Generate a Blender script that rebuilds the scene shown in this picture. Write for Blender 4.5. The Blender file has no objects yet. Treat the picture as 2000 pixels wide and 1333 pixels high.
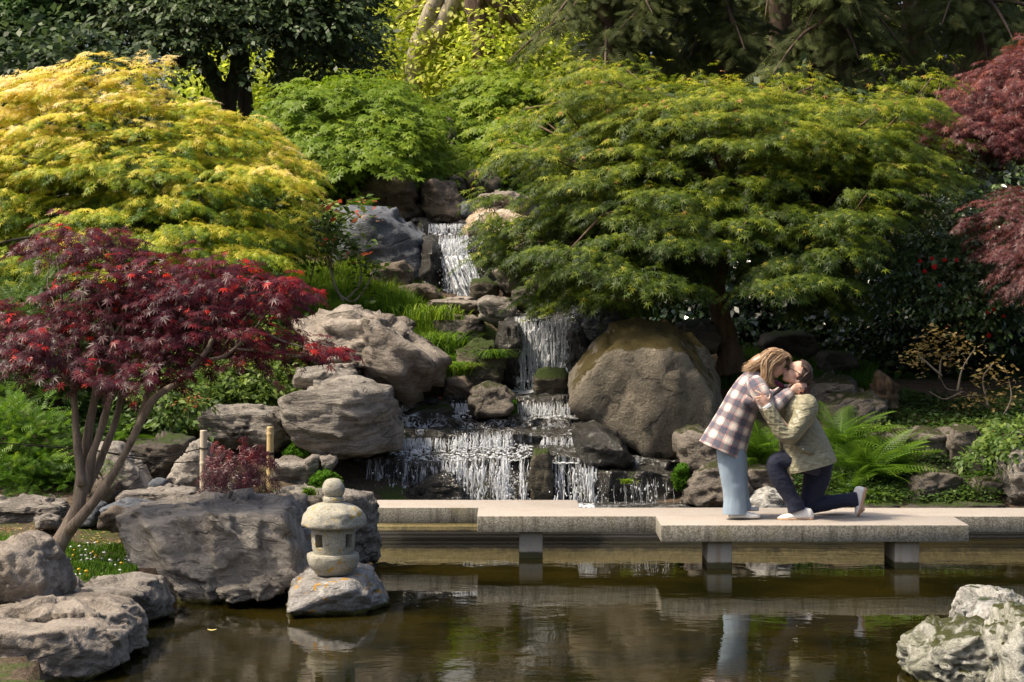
import bpy, bmesh, math, random
import numpy as np
from mathutils import Vector, Matrix, Euler

SC = bpy.context.scene
COL = SC.collection
# ---------------------------------------------------------------- camera, world, sun, exposure
# level camera with a vertical shift; a pixel (px, py) of the 2000 x 1333 photograph at distance D
F, CX, HY, HC = 4050.0, 1000.0, 530.0, 2.54
cam_data = bpy.data.cameras.new('camera'); cam = bpy.data.objects.new('camera', cam_data); COL.objects.link(cam)
cam.location = (0, 0, HC); cam.rotation_euler = (math.radians(90), 0, 0)
cam_data.sensor_width = 36; cam_data.lens = F / 2000 * 36
cam_data.shift_y = -(666.5 - HY) / 2000
cam_data.clip_start = 0.5; cam_data.clip_end = 600
cam_data.dof.use_dof = True; cam_data.dof.focus_distance = 18.2; cam_data.dof.aperture_fstop = 9.0
SC.camera = cam

SUN_DIR = Vector((-0.60, -0.14, 0.86)).normalized()       # towards the sun: high, to the left, slightly behind the garden
world = bpy.data.worlds.new('World'); SC.world = world; world.use_nodes = True
wn = world.node_tree.nodes; wl = world.node_tree.links
bg = wn['Background']; sky = wn.new('ShaderNodeTexSky'); sky.sky_type = 'NISHITA'; sky.sun_disc = False
sky.sun_elevation = math.asin(SUN_DIR.z); sky.sun_rotation = math.atan2(SUN_DIR.x, SUN_DIR.y)
sky.air_density = 1.0; sky.dust_density = 6.0
wl.new(sky.outputs[0], bg.inputs[0]); bg.inputs[1].default_value = 0.112
sd = bpy.data.lights.new('sun', 'SUN'); sun = bpy.data.objects.new('sun', sd); COL.objects.link(sun)
sd.energy = 3.9; sd.angle = math.radians(6); sd.color = (1.0, 0.88, 0.70)
sun.rotation_euler = (-SUN_DIR).to_track_quat('-Z', 'Y').to_euler(); sun.location = (-10, 10, 20)
vs = SC.view_settings
SC.display_settings.display_device = 'sRGB'
vs.view_transform = 'Standard'; vs.look = 'None'; vs.gamma = 1; vs.use_curve_mapping = False; vs.exposure = 0.68
SC.cycles.max_bounces = 6; SC.cycles.diffuse_bounces = 3; SC.cycles.glossy_bounces = 3
SC.cycles.transmission_bounces = 4; SC.cycles.transparent_max_bounces = 6
SC.cycles.use_denoising = True; SC.cycles.caustics_reflective = False; SC.cycles.caustics_refractive = False
SC.cycles.sample_clamp_indirect = 6

rng = np.random.default_rng(7)
random.seed(7)
UP = np.array([0, 0, 1.0])

def P(px, py, D):
    return np.array([(px - CX) * D / F, D, HC - (py - HY) * D / F])
def nrm(a):
    return a / (np.linalg.norm(a, axis=-1, keepdims=True) + 1e-9)

# ---------------------------------------------------------------- noise
def _hash(ix, iy, iz, seed):
    n = (ix * 374761393 + iy * 668265263 + iz * 2147483647 + seed * 1274126177) & 0xffffffff
    n = ((n ^ (n >> 13)) * 1274126177) & 0xffffffff
    n = n ^ (n >> 16)
    return (n & 0xffff) / 32767.5 - 1.0
def vnoise(p, seed=0):
    p = np.asarray(p, float); i = np.floor(p).astype(np.int64); f = p - i; f = f * f * (3 - 2 * f)
    x, y, z = i[..., 0], i[..., 1], i[..., 2]; fx, fy, fz = f[..., 0], f[..., 1], f[..., 2]
    r = 0
    for a in (0, 1):
        for b in (0, 1):
            for c in (0, 1):
                w = (fx if a else 1 - fx) * (fy if b else 1 - fy) * (fz if c else 1 - fz)
                r = r + w * _hash(x + a, y + b, z + c, seed)
    return r
def fbm(p, seed=0, oct=4, gain=.5):
    r = 0; a = 1; p = np.asarray(p, float)
    for o in range(oct):
        r = r + a * vnoise(p, seed + o * 17); p = p * 2.03 + 5.1; a *= gain
    return r

# ---------------------------------------------------------------- mesh helpers
def mesh_np(name, V, faces, mat=None, smooth=False, attr=None, uv=None):
    """faces: (n,3)/(n,4) array or a list of such arrays"""
    me = bpy.data.meshes.new(name)
    fl = faces if isinstance(faces, list) and isinstance(faces[0], np.ndarray) else [faces]
    fl = [np.asarray(f) for f in fl if len(f)]
    V = np.asarray(V, np.float32)
    me.vertices.add(len(V)); me.vertices.foreach_set('co', V.ravel())
    nl = sum(f.size for f in fl); nf = sum(len(f) for f in fl)
    me.loops.add(nl); me.polygons.add(nf)
    li = np.concatenate([f.ravel() for f in fl]).astype(np.int32)
    me.loops.foreach_set('vertex_index', li)
    st = []; o = 0
    for f in fl:
        st.append(o + np.arange(len(f)) * f.shape[1]); o += f.size
    me.polygons.foreach_set('loop_start', np.concatenate(st).astype(np.int32))
    me.update(calc_edges=True)
    if smooth: me.polygons.foreach_set('use_smooth', np.ones(nf, bool))
    if attr is not None:
        for k, (dom, arr) in attr.items():
            a = me.attributes.new(k, 'FLOAT', dom); a.data.foreach_set('value', np.asarray(arr, np.float32))
    if uv is not None:
        u = me.uv_layers.new(name='UVMap'); u.data.foreach_set('uv', np.asarray(uv, np.float32)[li].ravel())
    if mat: me.materials.append(mat)
    return me
def link(name, data, loc=None, parent=None, recenter=True):
    """an object whose origin is loc (world); the mesh is given in world coordinates"""
    o = bpy.data.objects.new(name, data); COL.objects.link(o)
    pl = Vector(parent['_loc']) if parent is not None and '_loc' in parent else Vector((0, 0, 0))
    if loc is None: loc = pl if parent is not None else Vector((0, 0, 0))
    loc = Vector(loc)
    if recenter and data is not None: data.transform(Matrix.Translation(-loc))
    o.location = loc - pl if parent is not None else loc
    o['_loc'] = tuple(loc)
    if parent is not None: o.parent = parent
    return o
def tag(o, label=None, cat=None, group=None, kind=None):
    if label: o['label'] = label
    if cat: o['category'] = cat
    if group: o['group'] = group
    if kind: o['kind'] = kind
    return o
def empty(name, loc, label, cat, group=None):
    o = bpy.data.objects.new(name, None); COL.objects.link(o); o.location = Vector(loc); o['_loc'] = tuple(loc)
    o.empty_display_size = .2
    return tag(o, label, cat, group)

class MB:
    """collects tubes / boxes / lofts into one mesh"""
    def __init__(s): s.V = []; s.F3 = []; s.F4 = []; s.n = 0; s.UV = []
    def add(s, V, F, uv=None):
        F = np.asarray(F) + s.n; (s.F4 if F.shape[1] == 4 else s.F3).append(F)
        V = np.asarray(V, float); s.V.append(V); s.n += len(V)
        s.UV.append(np.zeros((len(V), 2)) if uv is None else uv)
    def build(s, name, mat, smooth=True, loc=None, parent=None):
        fl = []
        if s.F3: fl.append(np.concatenate(s.F3))
        if s.F4: fl.append(np.concatenate(s.F4))
        me = mesh_np(name, np.concatenate(s.V), fl, mat, smooth, uv=np.concatenate(s.UV))
        return link(name, me, loc, parent)
def cat_spline(pts, n):
    pts = np.asarray(pts, float)
    if len(pts) < 3: 
        t = np.linspace(0, 1, n)[:, None]; return pts[0] * (1 - t) + pts[-1] * t
    q = np.vstack([2 * pts[0] - pts[1], pts, 2 * pts[-1] - pts[-2]])
    t = np.linspace(0, len(pts) - 1 - 1e-6, n); i = t.astype(int); f = (t - i)[:, None]
    a, b, c, d = q[i], q[i + 1], q[i + 2], q[i + 3]
    return .5 * ((2 * b) + (-a + c) * f + (2 * a - 5 * b + 4 * c - d) * f ** 2 + (-a + 3 * b - 3 * c + d) * f ** 3)
def loft(pts, rad, n_ring=24, n_len=30, ref=(0, 1, 0), cap=True, sq=2.0, wr=0.0, wf=8.0, seed=1, close_r=None):
    """closed tube along pts; rad: list of (a, b) (b along ref). Returns V, F4, F3, uv"""
    pts = np.asarray(pts, float); rad = np.asarray([(r, r) if np.isscalar(r) else r for r in rad], float)
    C = cat_spline(pts, n_len); R = np.maximum(cat_spline(rad, n_len), 1e-4)
    T = nrm(np.gradient(C, axis=0)); ref = np.asarray(ref, float)
    U = nrm(ref - T * (T @ ref)[:, None]); W = np.cross(T, U)
    th = np.linspace(0, 2 * math.pi, n_ring, endpoint=False)
    c, s_ = np.cos(th), np.sin(th)
    if sq != 2.0:
        c = np.sign(c) * np.abs(c) ** (2 / sq); s_ = np.sign(s_) * np.abs(s_) ** (2 / sq)
    V = C[:, None] + W[:, None] * (R[:, 0:1] * c)[..., None] + U[:, None] * (R[:, 1:2] * s_)[..., None]
    ln = np.concatenate([[0], np.cumsum(np.linalg.norm(np.diff(C, axis=0), axis=1))])
    uv = np.stack([np.broadcast_to(th / (2 * math.pi) * 2 * math.pi * R.mean(), V.shape[:2]),
                   np.broadcast_to(ln[:, None], V.shape[:2])], -1)
    if wr:
        d = nrm(V - C[:, None]); p = V * wf
        V = V + d * (fbm(p, seed, 3) * wr)[..., None]
    V = V.reshape(-1, 3); uv = uv.reshape(-1, 2)
    i = np.arange(n_len - 1)[:, None] * n_ring; j = np.arange(n_ring)[None]; j2 = (j + 1) % n_ring
    F4 = np.stack([i + j, i + j2, i + n_ring + j2, i + n_ring + j], -1).reshape(-1, 4)
    F3 = np.zeros((0, 3), int)
    if cap:
        n0 = len(V); V = np.vstack([V, C[0], C[-1]]); uv = np.vstack([uv, uv[0], uv[-1]])
        j = np.arange(n_ring); j2 = (j + 1) % n_ring
        F3 = np.vstack([np.stack([j2, j, np.full(n_ring, n0)], -1),
                        np.stack([j + (n_len - 1) * n_ring, j2 + (n_len - 1) * n_ring, np.full(n_ring, n0 + 1)], -1)])
    return V, F4, F3, uv
def mb_loft(mb, *a, **k):
    V, F4, F3, uv = loft(*a, **k)
    base = mb.n; mb.add(V, F4, uv)
    if len(F3): mb.F3.append(F3 + base)
def mb_box(mb, c, s, rz=0, bev=0):
    c = np.asarray(c, float); h = np.asarray(s, float) / 2
    v = np.array([[x, y, z] for z in (-1, 1) for y in (-1, 1) for x in (-1, 1)], float) * h
    if rz:
        ca, sa = math.cos(rz), math.sin(rz); v = v @ np.array([[ca, sa, 0], [-sa, ca, 0], [0, 0, 1]])
    mb.add(v + c, [[0, 2, 3, 1], [4, 5, 7, 6], [0, 1, 5, 4], [2, 6, 7, 3], [0, 4, 6, 2], [1, 3, 7, 5]])
_ico = {}
def ico(sub):
    if sub not in _ico:
        bm = bmesh.new(); bmesh.ops.create_icosphere(bm, subdivisions=sub, radius=1)
        bm.verts.ensure_lookup_table()
        _ico[sub] = (np.array([v.co[:] for v in bm.verts]), np.array([[v.index for v in f.verts] for f in bm.faces])); bm.free()
    return _ico[sub]
def mb_ball(mb, c, r, sub=3, R=None):
    V, Fc = ico(sub); V = V * np.asarray(r, float)
    if R is not None: V = V @ np.asarray(R).T
    mb.add(V + np.asarray(c), Fc)
def remesh(me, voxel, smooth_it=4, fac=.5):
    o = bpy.data.objects.new('tmp', me); COL.objects.link(o)
    m = o.modifiers.new('r', 'REMESH'); m.mode = 'VOXEL'; m.voxel_size = voxel; m.use_smooth_shade = True
    if smooth_it:
        s = o.modifiers.new('s', 'SMOOTH'); s.iterations = smooth_it; s.factor = fac
    dg = bpy.context.evaluated_depsgraph_get(); dg.update()
    r = bpy.data.meshes.new_from_object(o.evaluated_get(dg), depsgraph=dg)
    mats = [x for x in me.materials]
    bpy.data.objects.remove(o)
    r.materials.clear()
    for x in mats: r.materials.append(x)
    r.polygons.foreach_set('use_smooth', np.ones(len(r.polygons), bool))
    return r
def bevel_mesh(me, w, seg=2):
    bm = bmesh.new(); bm.from_mesh(me)
    bmesh.ops.bevel(bm, geom=bm.edges[:], offset=w, segments=seg, affect='EDGES', profile=.5)
    bm.to_mesh(me); bm.free()

# ---------------------------------------------------------------- material helpers
class NT:
    def __init__(s, name):
        s.m = bpy.data.materials.new(name); s.m.use_nodes = True
        s.t = s.m.node_tree; s.n = s.t.nodes; s.l = s.t.links
        s.b = s.n['Principled BSDF']; s.out = s.n['Material Output']
    def new(s, typ, **k):
        x = s.n.new('ShaderNode' + typ)
        for a, v in k.items():
            if a.startswith('_'): x.inputs[a[1:].replace('_', ' ')].default_value = v
            else: setattr(x, a, v)
        return x
    def link(s, a, b): s.l.new(a, b)
    def val(s, sock, v):
        if hasattr(v, 'links'): s.l.new(v, sock)
        elif v is not None: sock.default_value = v
    def math(s, op, a, b=0, c=None, clamp=False):
        x = s.n.new('ShaderNodeMath'); x.operation = op; x.use_clamp = clamp
        s.val(x.inputs[0], a); s.val(x.inputs[1], b)
        if c is not None: s.val(x.inputs[2], c)
        return x.outputs[0]
    def mapr(s, v, a, b, c=0., d=1.):
        x = s.n.new('ShaderNodeMapRange'); x.interpolation_type = 'SMOOTHSTEP'
        s.val(x.inputs['Value'], v)
        if not hasattr(a, 'links') and a > b: a, b, c, d = b, a, d, c
        for i, q in zip(('From Min', 'From Max', 'To Min', 'To Max'), (a, b, c, d)): x.inputs[i].default_value = q
        return x.outputs[0]
    def mix(s, f, a, b, mode='MIX'):
        x = s.n.new('ShaderNodeMix'); x.data_type = 'RGBA'; x.blend_type = mode
        s.val(x.inputs[0], f); s.val(x.inputs[6], col(a)); s.val(x.inputs[7], col(b)); return x.outputs[2]
    def noise(s, vec, scale, detail=4, rough=.55, dist=0., typ='FBM'):
        x = s.n.new('ShaderNodeTexNoise'); x.noise_type = typ
        s.val(x.inputs['Vector'], vec); x.inputs['Scale'].default_value = scale; x.inputs['Detail'].default_value = detail
        x.inputs['Roughness'].default_value = rough; x.inputs['Distortion'].default_value = dist
        return x.outputs[0]
    def voro(s, vec, scale, feat='F1', out=0):
        x = s.n.new('ShaderNodeTexVoronoi'); x.feature = feat
        s.val(x.inputs['Vector'], vec); x.inputs['Scale'].default_value = scale; return x.outputs[out]
    def mapping(s, vec, scale=(1, 1, 1), rot=(0, 0, 0), loc=(0, 0, 0)):
        x = s.n.new('ShaderNodeMapping'); s.l.new(vec, x.inputs[0])
        x.inputs[1].default_value = loc; x.inputs[2].default_value = rot; x.inputs[3].default_value = scale; return x.outputs[0]
    def ramp(s, v, stops):
        x = s.n.new('ShaderNodeValToRGB'); s.l.new(v, x.inputs[0]); e = x.color_ramp.elements
        while len(e) < len(stops): e.new(.5)
        for i, (p, c) in enumerate(stops): e[i].position = p; e[i].color = col(c)
        return x.outputs[0]
    def bump(s, h, strength=.5, dist=.02, nrm=None):
        x = s.n.new('ShaderNodeBump'); x.inputs['Strength'].default_value = strength; x.inputs['Distance'].default_value = dist
        s.l.new(h, x.inputs['Height'])
        if nrm is not None: s.l.new(nrm, x.inputs['Normal'])
        return x.outputs[0]
    @property
    def obj(s):
        return s.new('TexCoord').outputs['Object']
    @property
    def pos(s): return s.new('NewGeometry').outputs['Position']
    @property
    def normal(s): return s.new('NewGeometry').outputs['Normal']
    def sep(s, v, i):
        x = s.n.new('ShaderNodeSeparateXYZ'); s.l.new(v, x.inputs[0]); return x.outputs[i]
def col(c):
    if hasattr(c, 'links'): return c
    return (*c[:3], 1.0)
def plain(name, c, rough=.6, spec=.4, var=.0, scale=20, bump=0, bd=.003, metal=0, **k):
    t = NT(name); v = t.obj
    n = t.noise(v, scale, 5)
    t.link(t.mix(n, [x * (1 - var) for x in c], [min(1, x * (1 + var)) for x in c]), t.b.inputs['Base Color'])
    t.b.inputs['Roughness'].default_value = rough; t.b.inputs['Specular IOR Level'].default_value = spec; t.b.inputs['Metallic'].default_value = metal
    if bump: t.link(t.bump(n, bump, bd), t.b.inputs['Normal'])
    return t.m

def rock_mat(name, c1, c2, c3=(.045, .04, .033), strata=(0, 0, 1), sscale=10., moss=0., lichen=.0, wet=0., moss_col=(.05, .075, .01), lich_col=(.55, .55, .50), orange=0.):
    t = NT(name); geo = t.new('NewGeometry'); p = t.new('TexCoord').outputs['Object']; wp = geo.outputs['Position']
    sv = Vector(strata).normalized(); q = sv.to_track_quat('Z', 'Y').to_euler()
    st = t.mapping(p, scale=(1, 1, 1), rot=(-q.x, -q.y, -q.z))
    st2 = t.new('Mapping'); t.link(st, st2.inputs[0]); st2.inputs[3].default_value = (1.2, 1.2, sscale)
    big = t.noise(wp, 2.3, 6, .6); lay = t.noise(st2.outputs[0], 1.6, 7, .65, .6); fine = t.noise(p, 38, 6, .7); grit = t.noise(p, 140, 3, .6)
    base = t.mix(t.mapr(lay, .38, .62), c1, c2)
    base = t.mix(t.mapr(t.noise(st2.outputs[0], 4.5, 8, .7, .3), .56, .64, 0, .6), base, c3)
    base = t.mix(t.mapr(big, .42, .70, 0, .75), base, c3)
    base = t.mix(t.mapr(fine, .45, .75, 0, .5), base, tuple(min(1, x * 1.5) for x in c2))
    base = t.mix(t.mapr(grit, .55, .75, 0, .35), base, (.5, .48, .44))
    crk = t.new('TexVoronoi', feature='DISTANCE_TO_EDGE')
    t.link(t.mix(.45, st2.outputs[0], t.new('TexNoise', _Scale=2.2, _Detail=6.).outputs[1], 'ADD'), crk.inputs['Vector']); crk.inputs['Scale'].default_value = .9
    cm = t.math('MULTIPLY', t.mapr(crk.outputs[0], 0, .03, 1, 0), t.mapr(big, .45, .62))
    base = t.mix(t.math('MULTIPLY', cm, .7), base, (.03, .027, .022))
    if lichen:
        ln = t.noise(wp, 9, 7, .75, .4)
        base = t.mix(t.mapr(ln, .72 - .22 * lichen, .80 - .2 * lichen, 0, .8), base, lich_col)
    if orange:
        ln = t.noise(wp, 11, 3, .6, .8)
        base = t.mix(t.mapr(ln, .70 - .1 * orange, .73 - .1 * orange, 0, .9), base, (.55, .28, .03))
    hgt = t.math('ADD', t.math('MULTIPLY', lay, 1.6), t.math('ADD', t.math('MULTIPLY', fine, .6), t.math('MULTIPLY', grit, .12)))
    hgt = t.math('SUBTRACT', hgt, t.math('MULTIPLY', cm, .25))
    rough = .82
    if moss:
        nz = t.sep(geo.outputs['Normal'], 2)
        mn = t.noise(wp, 5, 6, .7)
        mm = t.mapr(t.math('ADD', t.math('MULTIPLY', nz, .8), mn), 1.15 - .35 * moss, 1.3 - .35 * moss)
        mc = t.mix(t.noise(p, 60, 4), [x * .5 for x in moss_col], [x * 1.6 for x in moss_col])
        base = t.mix(mm, base, mc)
        hgt = t.math('ADD', hgt, t.math('MULTIPLY', mm, t.noise(p, 90, 2)))
    # algae where the rock meets the pond
    z = t.sep(wp, 2); zz = t.math('ADD', z, t.math('MULTIPLY', t.noise(wp, 12, 4), .05))
    base = t.mix(t.mapr(zz, .045, .085, 1, 0), base, (.10, .095, .015))
    base = t.mix(t.mapr(zz, .015, .04, .85, 0), base, (.02, .02, .008))
    if wet:
        base = t.mix(wet, base, (.008, .008, .007)); rough = .22
    t.link(base, t.b.inputs['Base Color']); t.b.inputs['Roughness'].default_value = rough
    t.b.inputs['Specular IOR Level'].default_value = .35 if not wet else .6
    t.link(t.bump(hgt, 1.0, .05), t.b.inputs['Normal'])
    return t.m

def leaf_mat(name, stops, trans=.4, rough=.45, spec=.35, tint=1.4):
    t = NT(name); a = t.new('Attribute', attribute_name='leafcol').outputs['Fac']
    c = t.ramp(a, stops)
    t.link(c, t.b.inputs['Base Color']); t.b.inputs['Roughness'].default_value = rough; t.b.inputs['Specular IOR Level'].default_value = spec
    tr = t.new('BsdfTranslucent'); t.link(t.mix(1., c, (tint, tint, tint * .8), 'MULTIPLY'), tr.inputs[0])
    mx = t.new('MixShader'); mx.inputs[0].default_value = trans
    t.link(t.b.outputs[0], mx.inputs[1]); t.link(tr.outputs[0], mx.inputs[2]); t.link(mx.outputs[0], t.out.inputs[0])
    return t.m
def bark_mat(name, c1, c2, sc=1.):
    t = NT(name); p = t.obj
    m = t.mapping(p, (9 * sc, 9 * sc, 1.6 * sc)); n = t.noise(m, 2.2, 7, .68, .5); n2 = t.noise(p, 5, 4)
    n3 = t.noise(p, 60, 4, .7)
    c = t.mix(t.mapr(n, .35, .65), c1, c2); c = t.mix(t.mapr(n2, .5, .75, 0, .5), c, (.10, .12, .06))
    c = t.mix(t.mapr(n3, .5, .8, 0, .4), c, tuple(x * 1.6 for x in c2))
    t.link(c, t.b.inputs['Base Color']); t.b.inputs['Roughness'].default_value = .9
    t.link(t.bump(t.math('ADD', n, t.math('MULTIPLY', n3, .25)), .8, .02), t.b.inputs['Normal']); return t.m

# ---------------------------------------------------------------- rocks
def hull_planes(pts):
    bm = bmesh.new()
    for p in pts: bm.verts.new(p)
    bm.verts.ensure_lookup_table(); bmesh.ops.convex_hull(bm, input=bm.verts[:])
    bm.normal_update(); pl = []
    for f in bm.faces: pl.append((*f.normal, f.normal.dot(f.calc_center_median())))
    bm.free(); return np.array(pl)
def rock_mesh(pts, sub=5, seed=0, k=170, chips=9, rough=.03, strata=(0, 0, 1), st_amp=.02, st_f=7., chipd=.06):
    pts = np.asarray(pts, float); r = np.random.default_rng(seed)
    c = pts.mean(0); q = pts - c; pl = hull_planes(q)
    if (pl[:, 3] < 0).mean() > .5: pl = -pl
    N = pl[:, :3]; O = np.maximum(pl[:, 3], .01)
    cn = nrm(r.normal(size=(chips, 3)) + np.array([0, -.7, .1])); sup = (q @ cn.T).max(0); co = sup * (1 - chipd * r.uniform(.3, 2.6, chips))
    N = np.vstack([N, cn]); O = np.concatenate([O, np.maximum(co, .01)])
    V, Fc = ico(sub); ext = np.abs(q).max(0); d = nrm(V * ext)
    g = np.maximum(d @ N.T / O, 0); m = g.max(1, keepdims=True); R = 1 / (m[:, 0] * (((g / m) ** k).sum(1)) ** (1 / k))
    X = d * R[:, None]
    sz = float(np.median(ext)); s = nrm(np.asarray(strata, float))
    w = X / sz
    big = fbm(w * 1.7 + seed, seed, 4) 
    rid = 1 - np.abs(fbm(w * 3.1 + 9, seed + 3, 4))
    h = (X @ s) * st_f + .6 * fbm(w * 1.3, seed + 5, 3)
    saw = (h - np.floor(h)); saw = np.where(saw > .8, (1 - saw) * 5, saw / .8)
    # broken faces: each cell of the stone gets its own tilt and step, flattened along the grain
    for ncell, tilt, step, sd_ in ((16, .15, .040, 1), (70, .18, .016, 2), (260, .2, .008, 3)):
        rc = np.random.default_rng(seed * 3 + sd_); cc = d[rc.integers(0, len(d), ncell)] * ext * 1.0
        Xw = X + sz * .06 * np.stack([fbm(w * 1.9 + o_, seed + o_, 3) for o_ in (1, 2, 3)], 1)
        aniso = lambda a: a + (a @ s)[:, None] * s * 1.2
        A = aniso(Xw); B = aniso(cc); dist = ((A[:, None] - B[None]) ** 2).sum(-1); i1 = dist.argmin(1)
        tl = rc.normal(0, tilt * rough / .03, (ncell, 3)); of = rc.normal(0, step * rough / .03 * sz, ncell)
        X = X + d * np.clip(((X - cc[i1]) * tl[i1]).sum(1) * .55 + of[i1] * .5, -.14 * sz, .10 * sz)[:, None]
    X = X + d * (rough * sz * (big * .3 + rid * .25) + .010 * (1 - np.abs(fbm(X * 5.5, seed + 31, 4))) + st_amp * saw * (0.6 + .6 * vnoise(w * 2, seed + 2)))[:, None]
    fn = fbm(X * 14, seed + 21, 3)
    X = X + d * (fn * .008)[:, None]
    return X + c, Fc
ROCKM = {}
def rock(label, outline, D, depth, mat='grey', sub=5, seed=None, front=.92, drop=.0, top=.84, lip=None, face=None, cat='boulder', name='boulder', group=None, bury=.0, **k):
    """outline: silhouette in photo pixels, read at distance D (metres); the stone gets its own depth"""
    global _rs
    if seed is None: _rs = globals().get('_rs', 100) + 7; seed = _rs
    wpx = max(np.ptp([q[0] for q in outline]), np.ptp([q[1] for q in outline])); sub = min(sub, 4 if wpx < 95 else 5 if wpx < 240 or D > 17 else 6)
    if wpx < 45: sub = 3
    o = np.array([P(x, y, D) for x, y in outline]); c = o.mean(0)
    rj = np.random.default_rng(seed + 5); f = c + (o - c) * front; f[:, 1] = D - depth * rj.uniform(.22, .62, len(o)); f[:, 2] -= drop
    if face is not None: f = np.array([P(*q) for q in face])
    mid = o.copy(); mid[:, 1] = D
    b = c + (o - c) * top; b[:, 1] = D + depth * .55
    if bury:
        low = o[o[:, 2] < np.median(o[:, 2])].copy(); low = c + (low - c) * .9; low[:, 2] -= bury; low[:, 1] = D
        b = np.vstack([b, low])
    pts = np.vstack([f, mid, b])
    if lip is not None:
        pts = np.vstack([pts, [P(x, y, dd) for x, y, dd in lip]])
    V, Fc = rock_mesh(pts, sub, seed, **k)
    base = Vector((V[:, 0].mean(), V[:, 1].mean(), V[:, 2].min()))
    me = mesh_np(name, V, Fc, ROCKM[mat], smooth=True)
    ob = link(name, me, base); tag(ob, label, cat, group); return ob

# ---------------------------------------------------------------- leaves
def tmpl_maple(lobes=5, wid=.16, droop=.12):
    A = {7: [0, 38, -38, 78, -78, 122, -122], 5: [0, 42, -42, 92, -92], 3: [0, 48, -48]}[lobes]
    L = {7: [1, .92, .92, .72, .72, .42, .42], 5: [1, .85, .85, .55, .55], 3: [1, .75, .75]}[lobes]
    V = []; Fc = []
    for a, l in zip(A, L):
        a = math.radians(a); d = np.array([math.cos(a), math.sin(a)]); p = np.array([-d[1], d[0]]); n = len(V)
        for t_, w in ((0, 0), (.42 * l, wid), (l, 0), (.42 * l, -wid)):
            q = d * t_ + p * w; V.append((q[0], q[1], -droop * (t_ ** 2)))
        Fc.append((n, n + 1, n + 2, n + 3))
    return np.array(V), np.array(Fc)
def tmpl_maple_light(wid=.15, droop=.2):
    V = [(0, 0, 0)]; Fc = []
    for a, l in ((0, 1), (40, .86), (-40, .86), (88, .58), (-88, .58)):
        a0 = math.radians(a); d = np.array([math.cos(a0), math.sin(a0)]); p = np.array([-d[1], d[0]]); n = len(V); q = d * .16 * l
        V += [(*(q + p * wid), -.02), (*(q - p * wid), -.02), (*(d * l), -droop * l)]; Fc.append((n + 2, n, n + 1))
    return np.array(V, float), np.array(Fc)
def tmpl_maple3(wid=.22, droop=.2):
    V = []; Fc = []
    for a, l in ((0, 1), (50, .8), (-50, .8)):
        a0 = math.radians(a); d = np.array([math.cos(a0), math.sin(a0)]); p = np.array([-d[1], d[0]]); n = len(V); q = d * .12
        V += [(*(q + p * wid), -.02), (*(q - p * wid), -.02), (*(d * l), -droop * l)]; Fc.append((n + 2, n, n + 1))
    return np.array(V, float), np.array(Fc)
def tmpl_oval(w=.28, fold=.08, droop=.1):
    V = [(0, 0, 0), (.45, w, fold), (1, 0, -droop), (.45, -w, fold), (.5, 0, 0)]
    return np.array(V, float), np.array([(0, 4, 1), (4, 2, 1), (0, 3, 4), (4, 3, 2)])
def tmpl_quad(w=.3):
    return np.array([(0, 0, 0), (.5, w, .06), (1, 0, -.08), (.5, -w, .06)], float), np.array([(0, 3, 2, 1)])
def tmpl_spray(n=5):
    """flat scale-leaf conifer spray: a rachis with paired slender branchlets"""
    V = []; Fc = []
    for i in range(n):
        t = .08 + .84 * i / n
        for s in (1, -1):
            k = len(V); l = .42 * (1 - t * .75)
            a = np.array([t, 0, 0]); b = np.array([t + l * .75, s * l, -.25 * l]); V += [a + (0, 0, 0), a + (.10, 0, 0), b]
            Fc.append((k, k + 1, k + 2) if s > 0 else (k, k + 2, k + 1))
    k = len(V); V += [np.array([0, .015, 0]), np.array([0, -.015, 0]), np.array([1.1, 0, -.1])]; Fc.append((k, k + 1, k + 2))
    return np.array(V), np.array(Fc)
def place(tm, pos, d, up, size, rnd=None):
    """template at pos, x along d, z along up"""
    V, Fc = tm; X = nrm(d); Y = nrm(np.cross(up, X)); Z = np.cross(X, Y)
    s = np.asarray(size)[:, None, None] if np.ndim(size) else size
    W = pos[:, None] + s * (V[None, :, 0:1] * X[:, None] + V[None, :, 1:2] * Y[:, None] + V[None, :, 2:3] * Z[:, None])
    n = len(pos); FF = Fc[None] + (np.arange(n) * len(V))[:, None, None]
    return W.reshape(-1, 3), FF.reshape(-1, Fc.shape[1]), len(Fc)
def leaves_mesh(name, tm, pos, d, up, size, colv, mat):
    V, Fc, k = place(tm, pos, d, up, size)
    return mesh_np(name, V, Fc, mat, attr={'leafcol': ('FACE', np.repeat(np.clip(colv, 0, 1), k))})
def in_poly(px, py, poly):
    ins = np.zeros(np.shape(px), bool); n = len(poly)
    for i in range(n):
        x1, y1 = poly[i]; x2, y2 = poly[(i + 1) % n]
        if y1 == y2: continue
        c = ((y1 > py) != (y2 > py)) & (px < (x2 - x1) * (py - y1) / (y2 - y1) + x1); ins ^= c
    return ins
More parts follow.
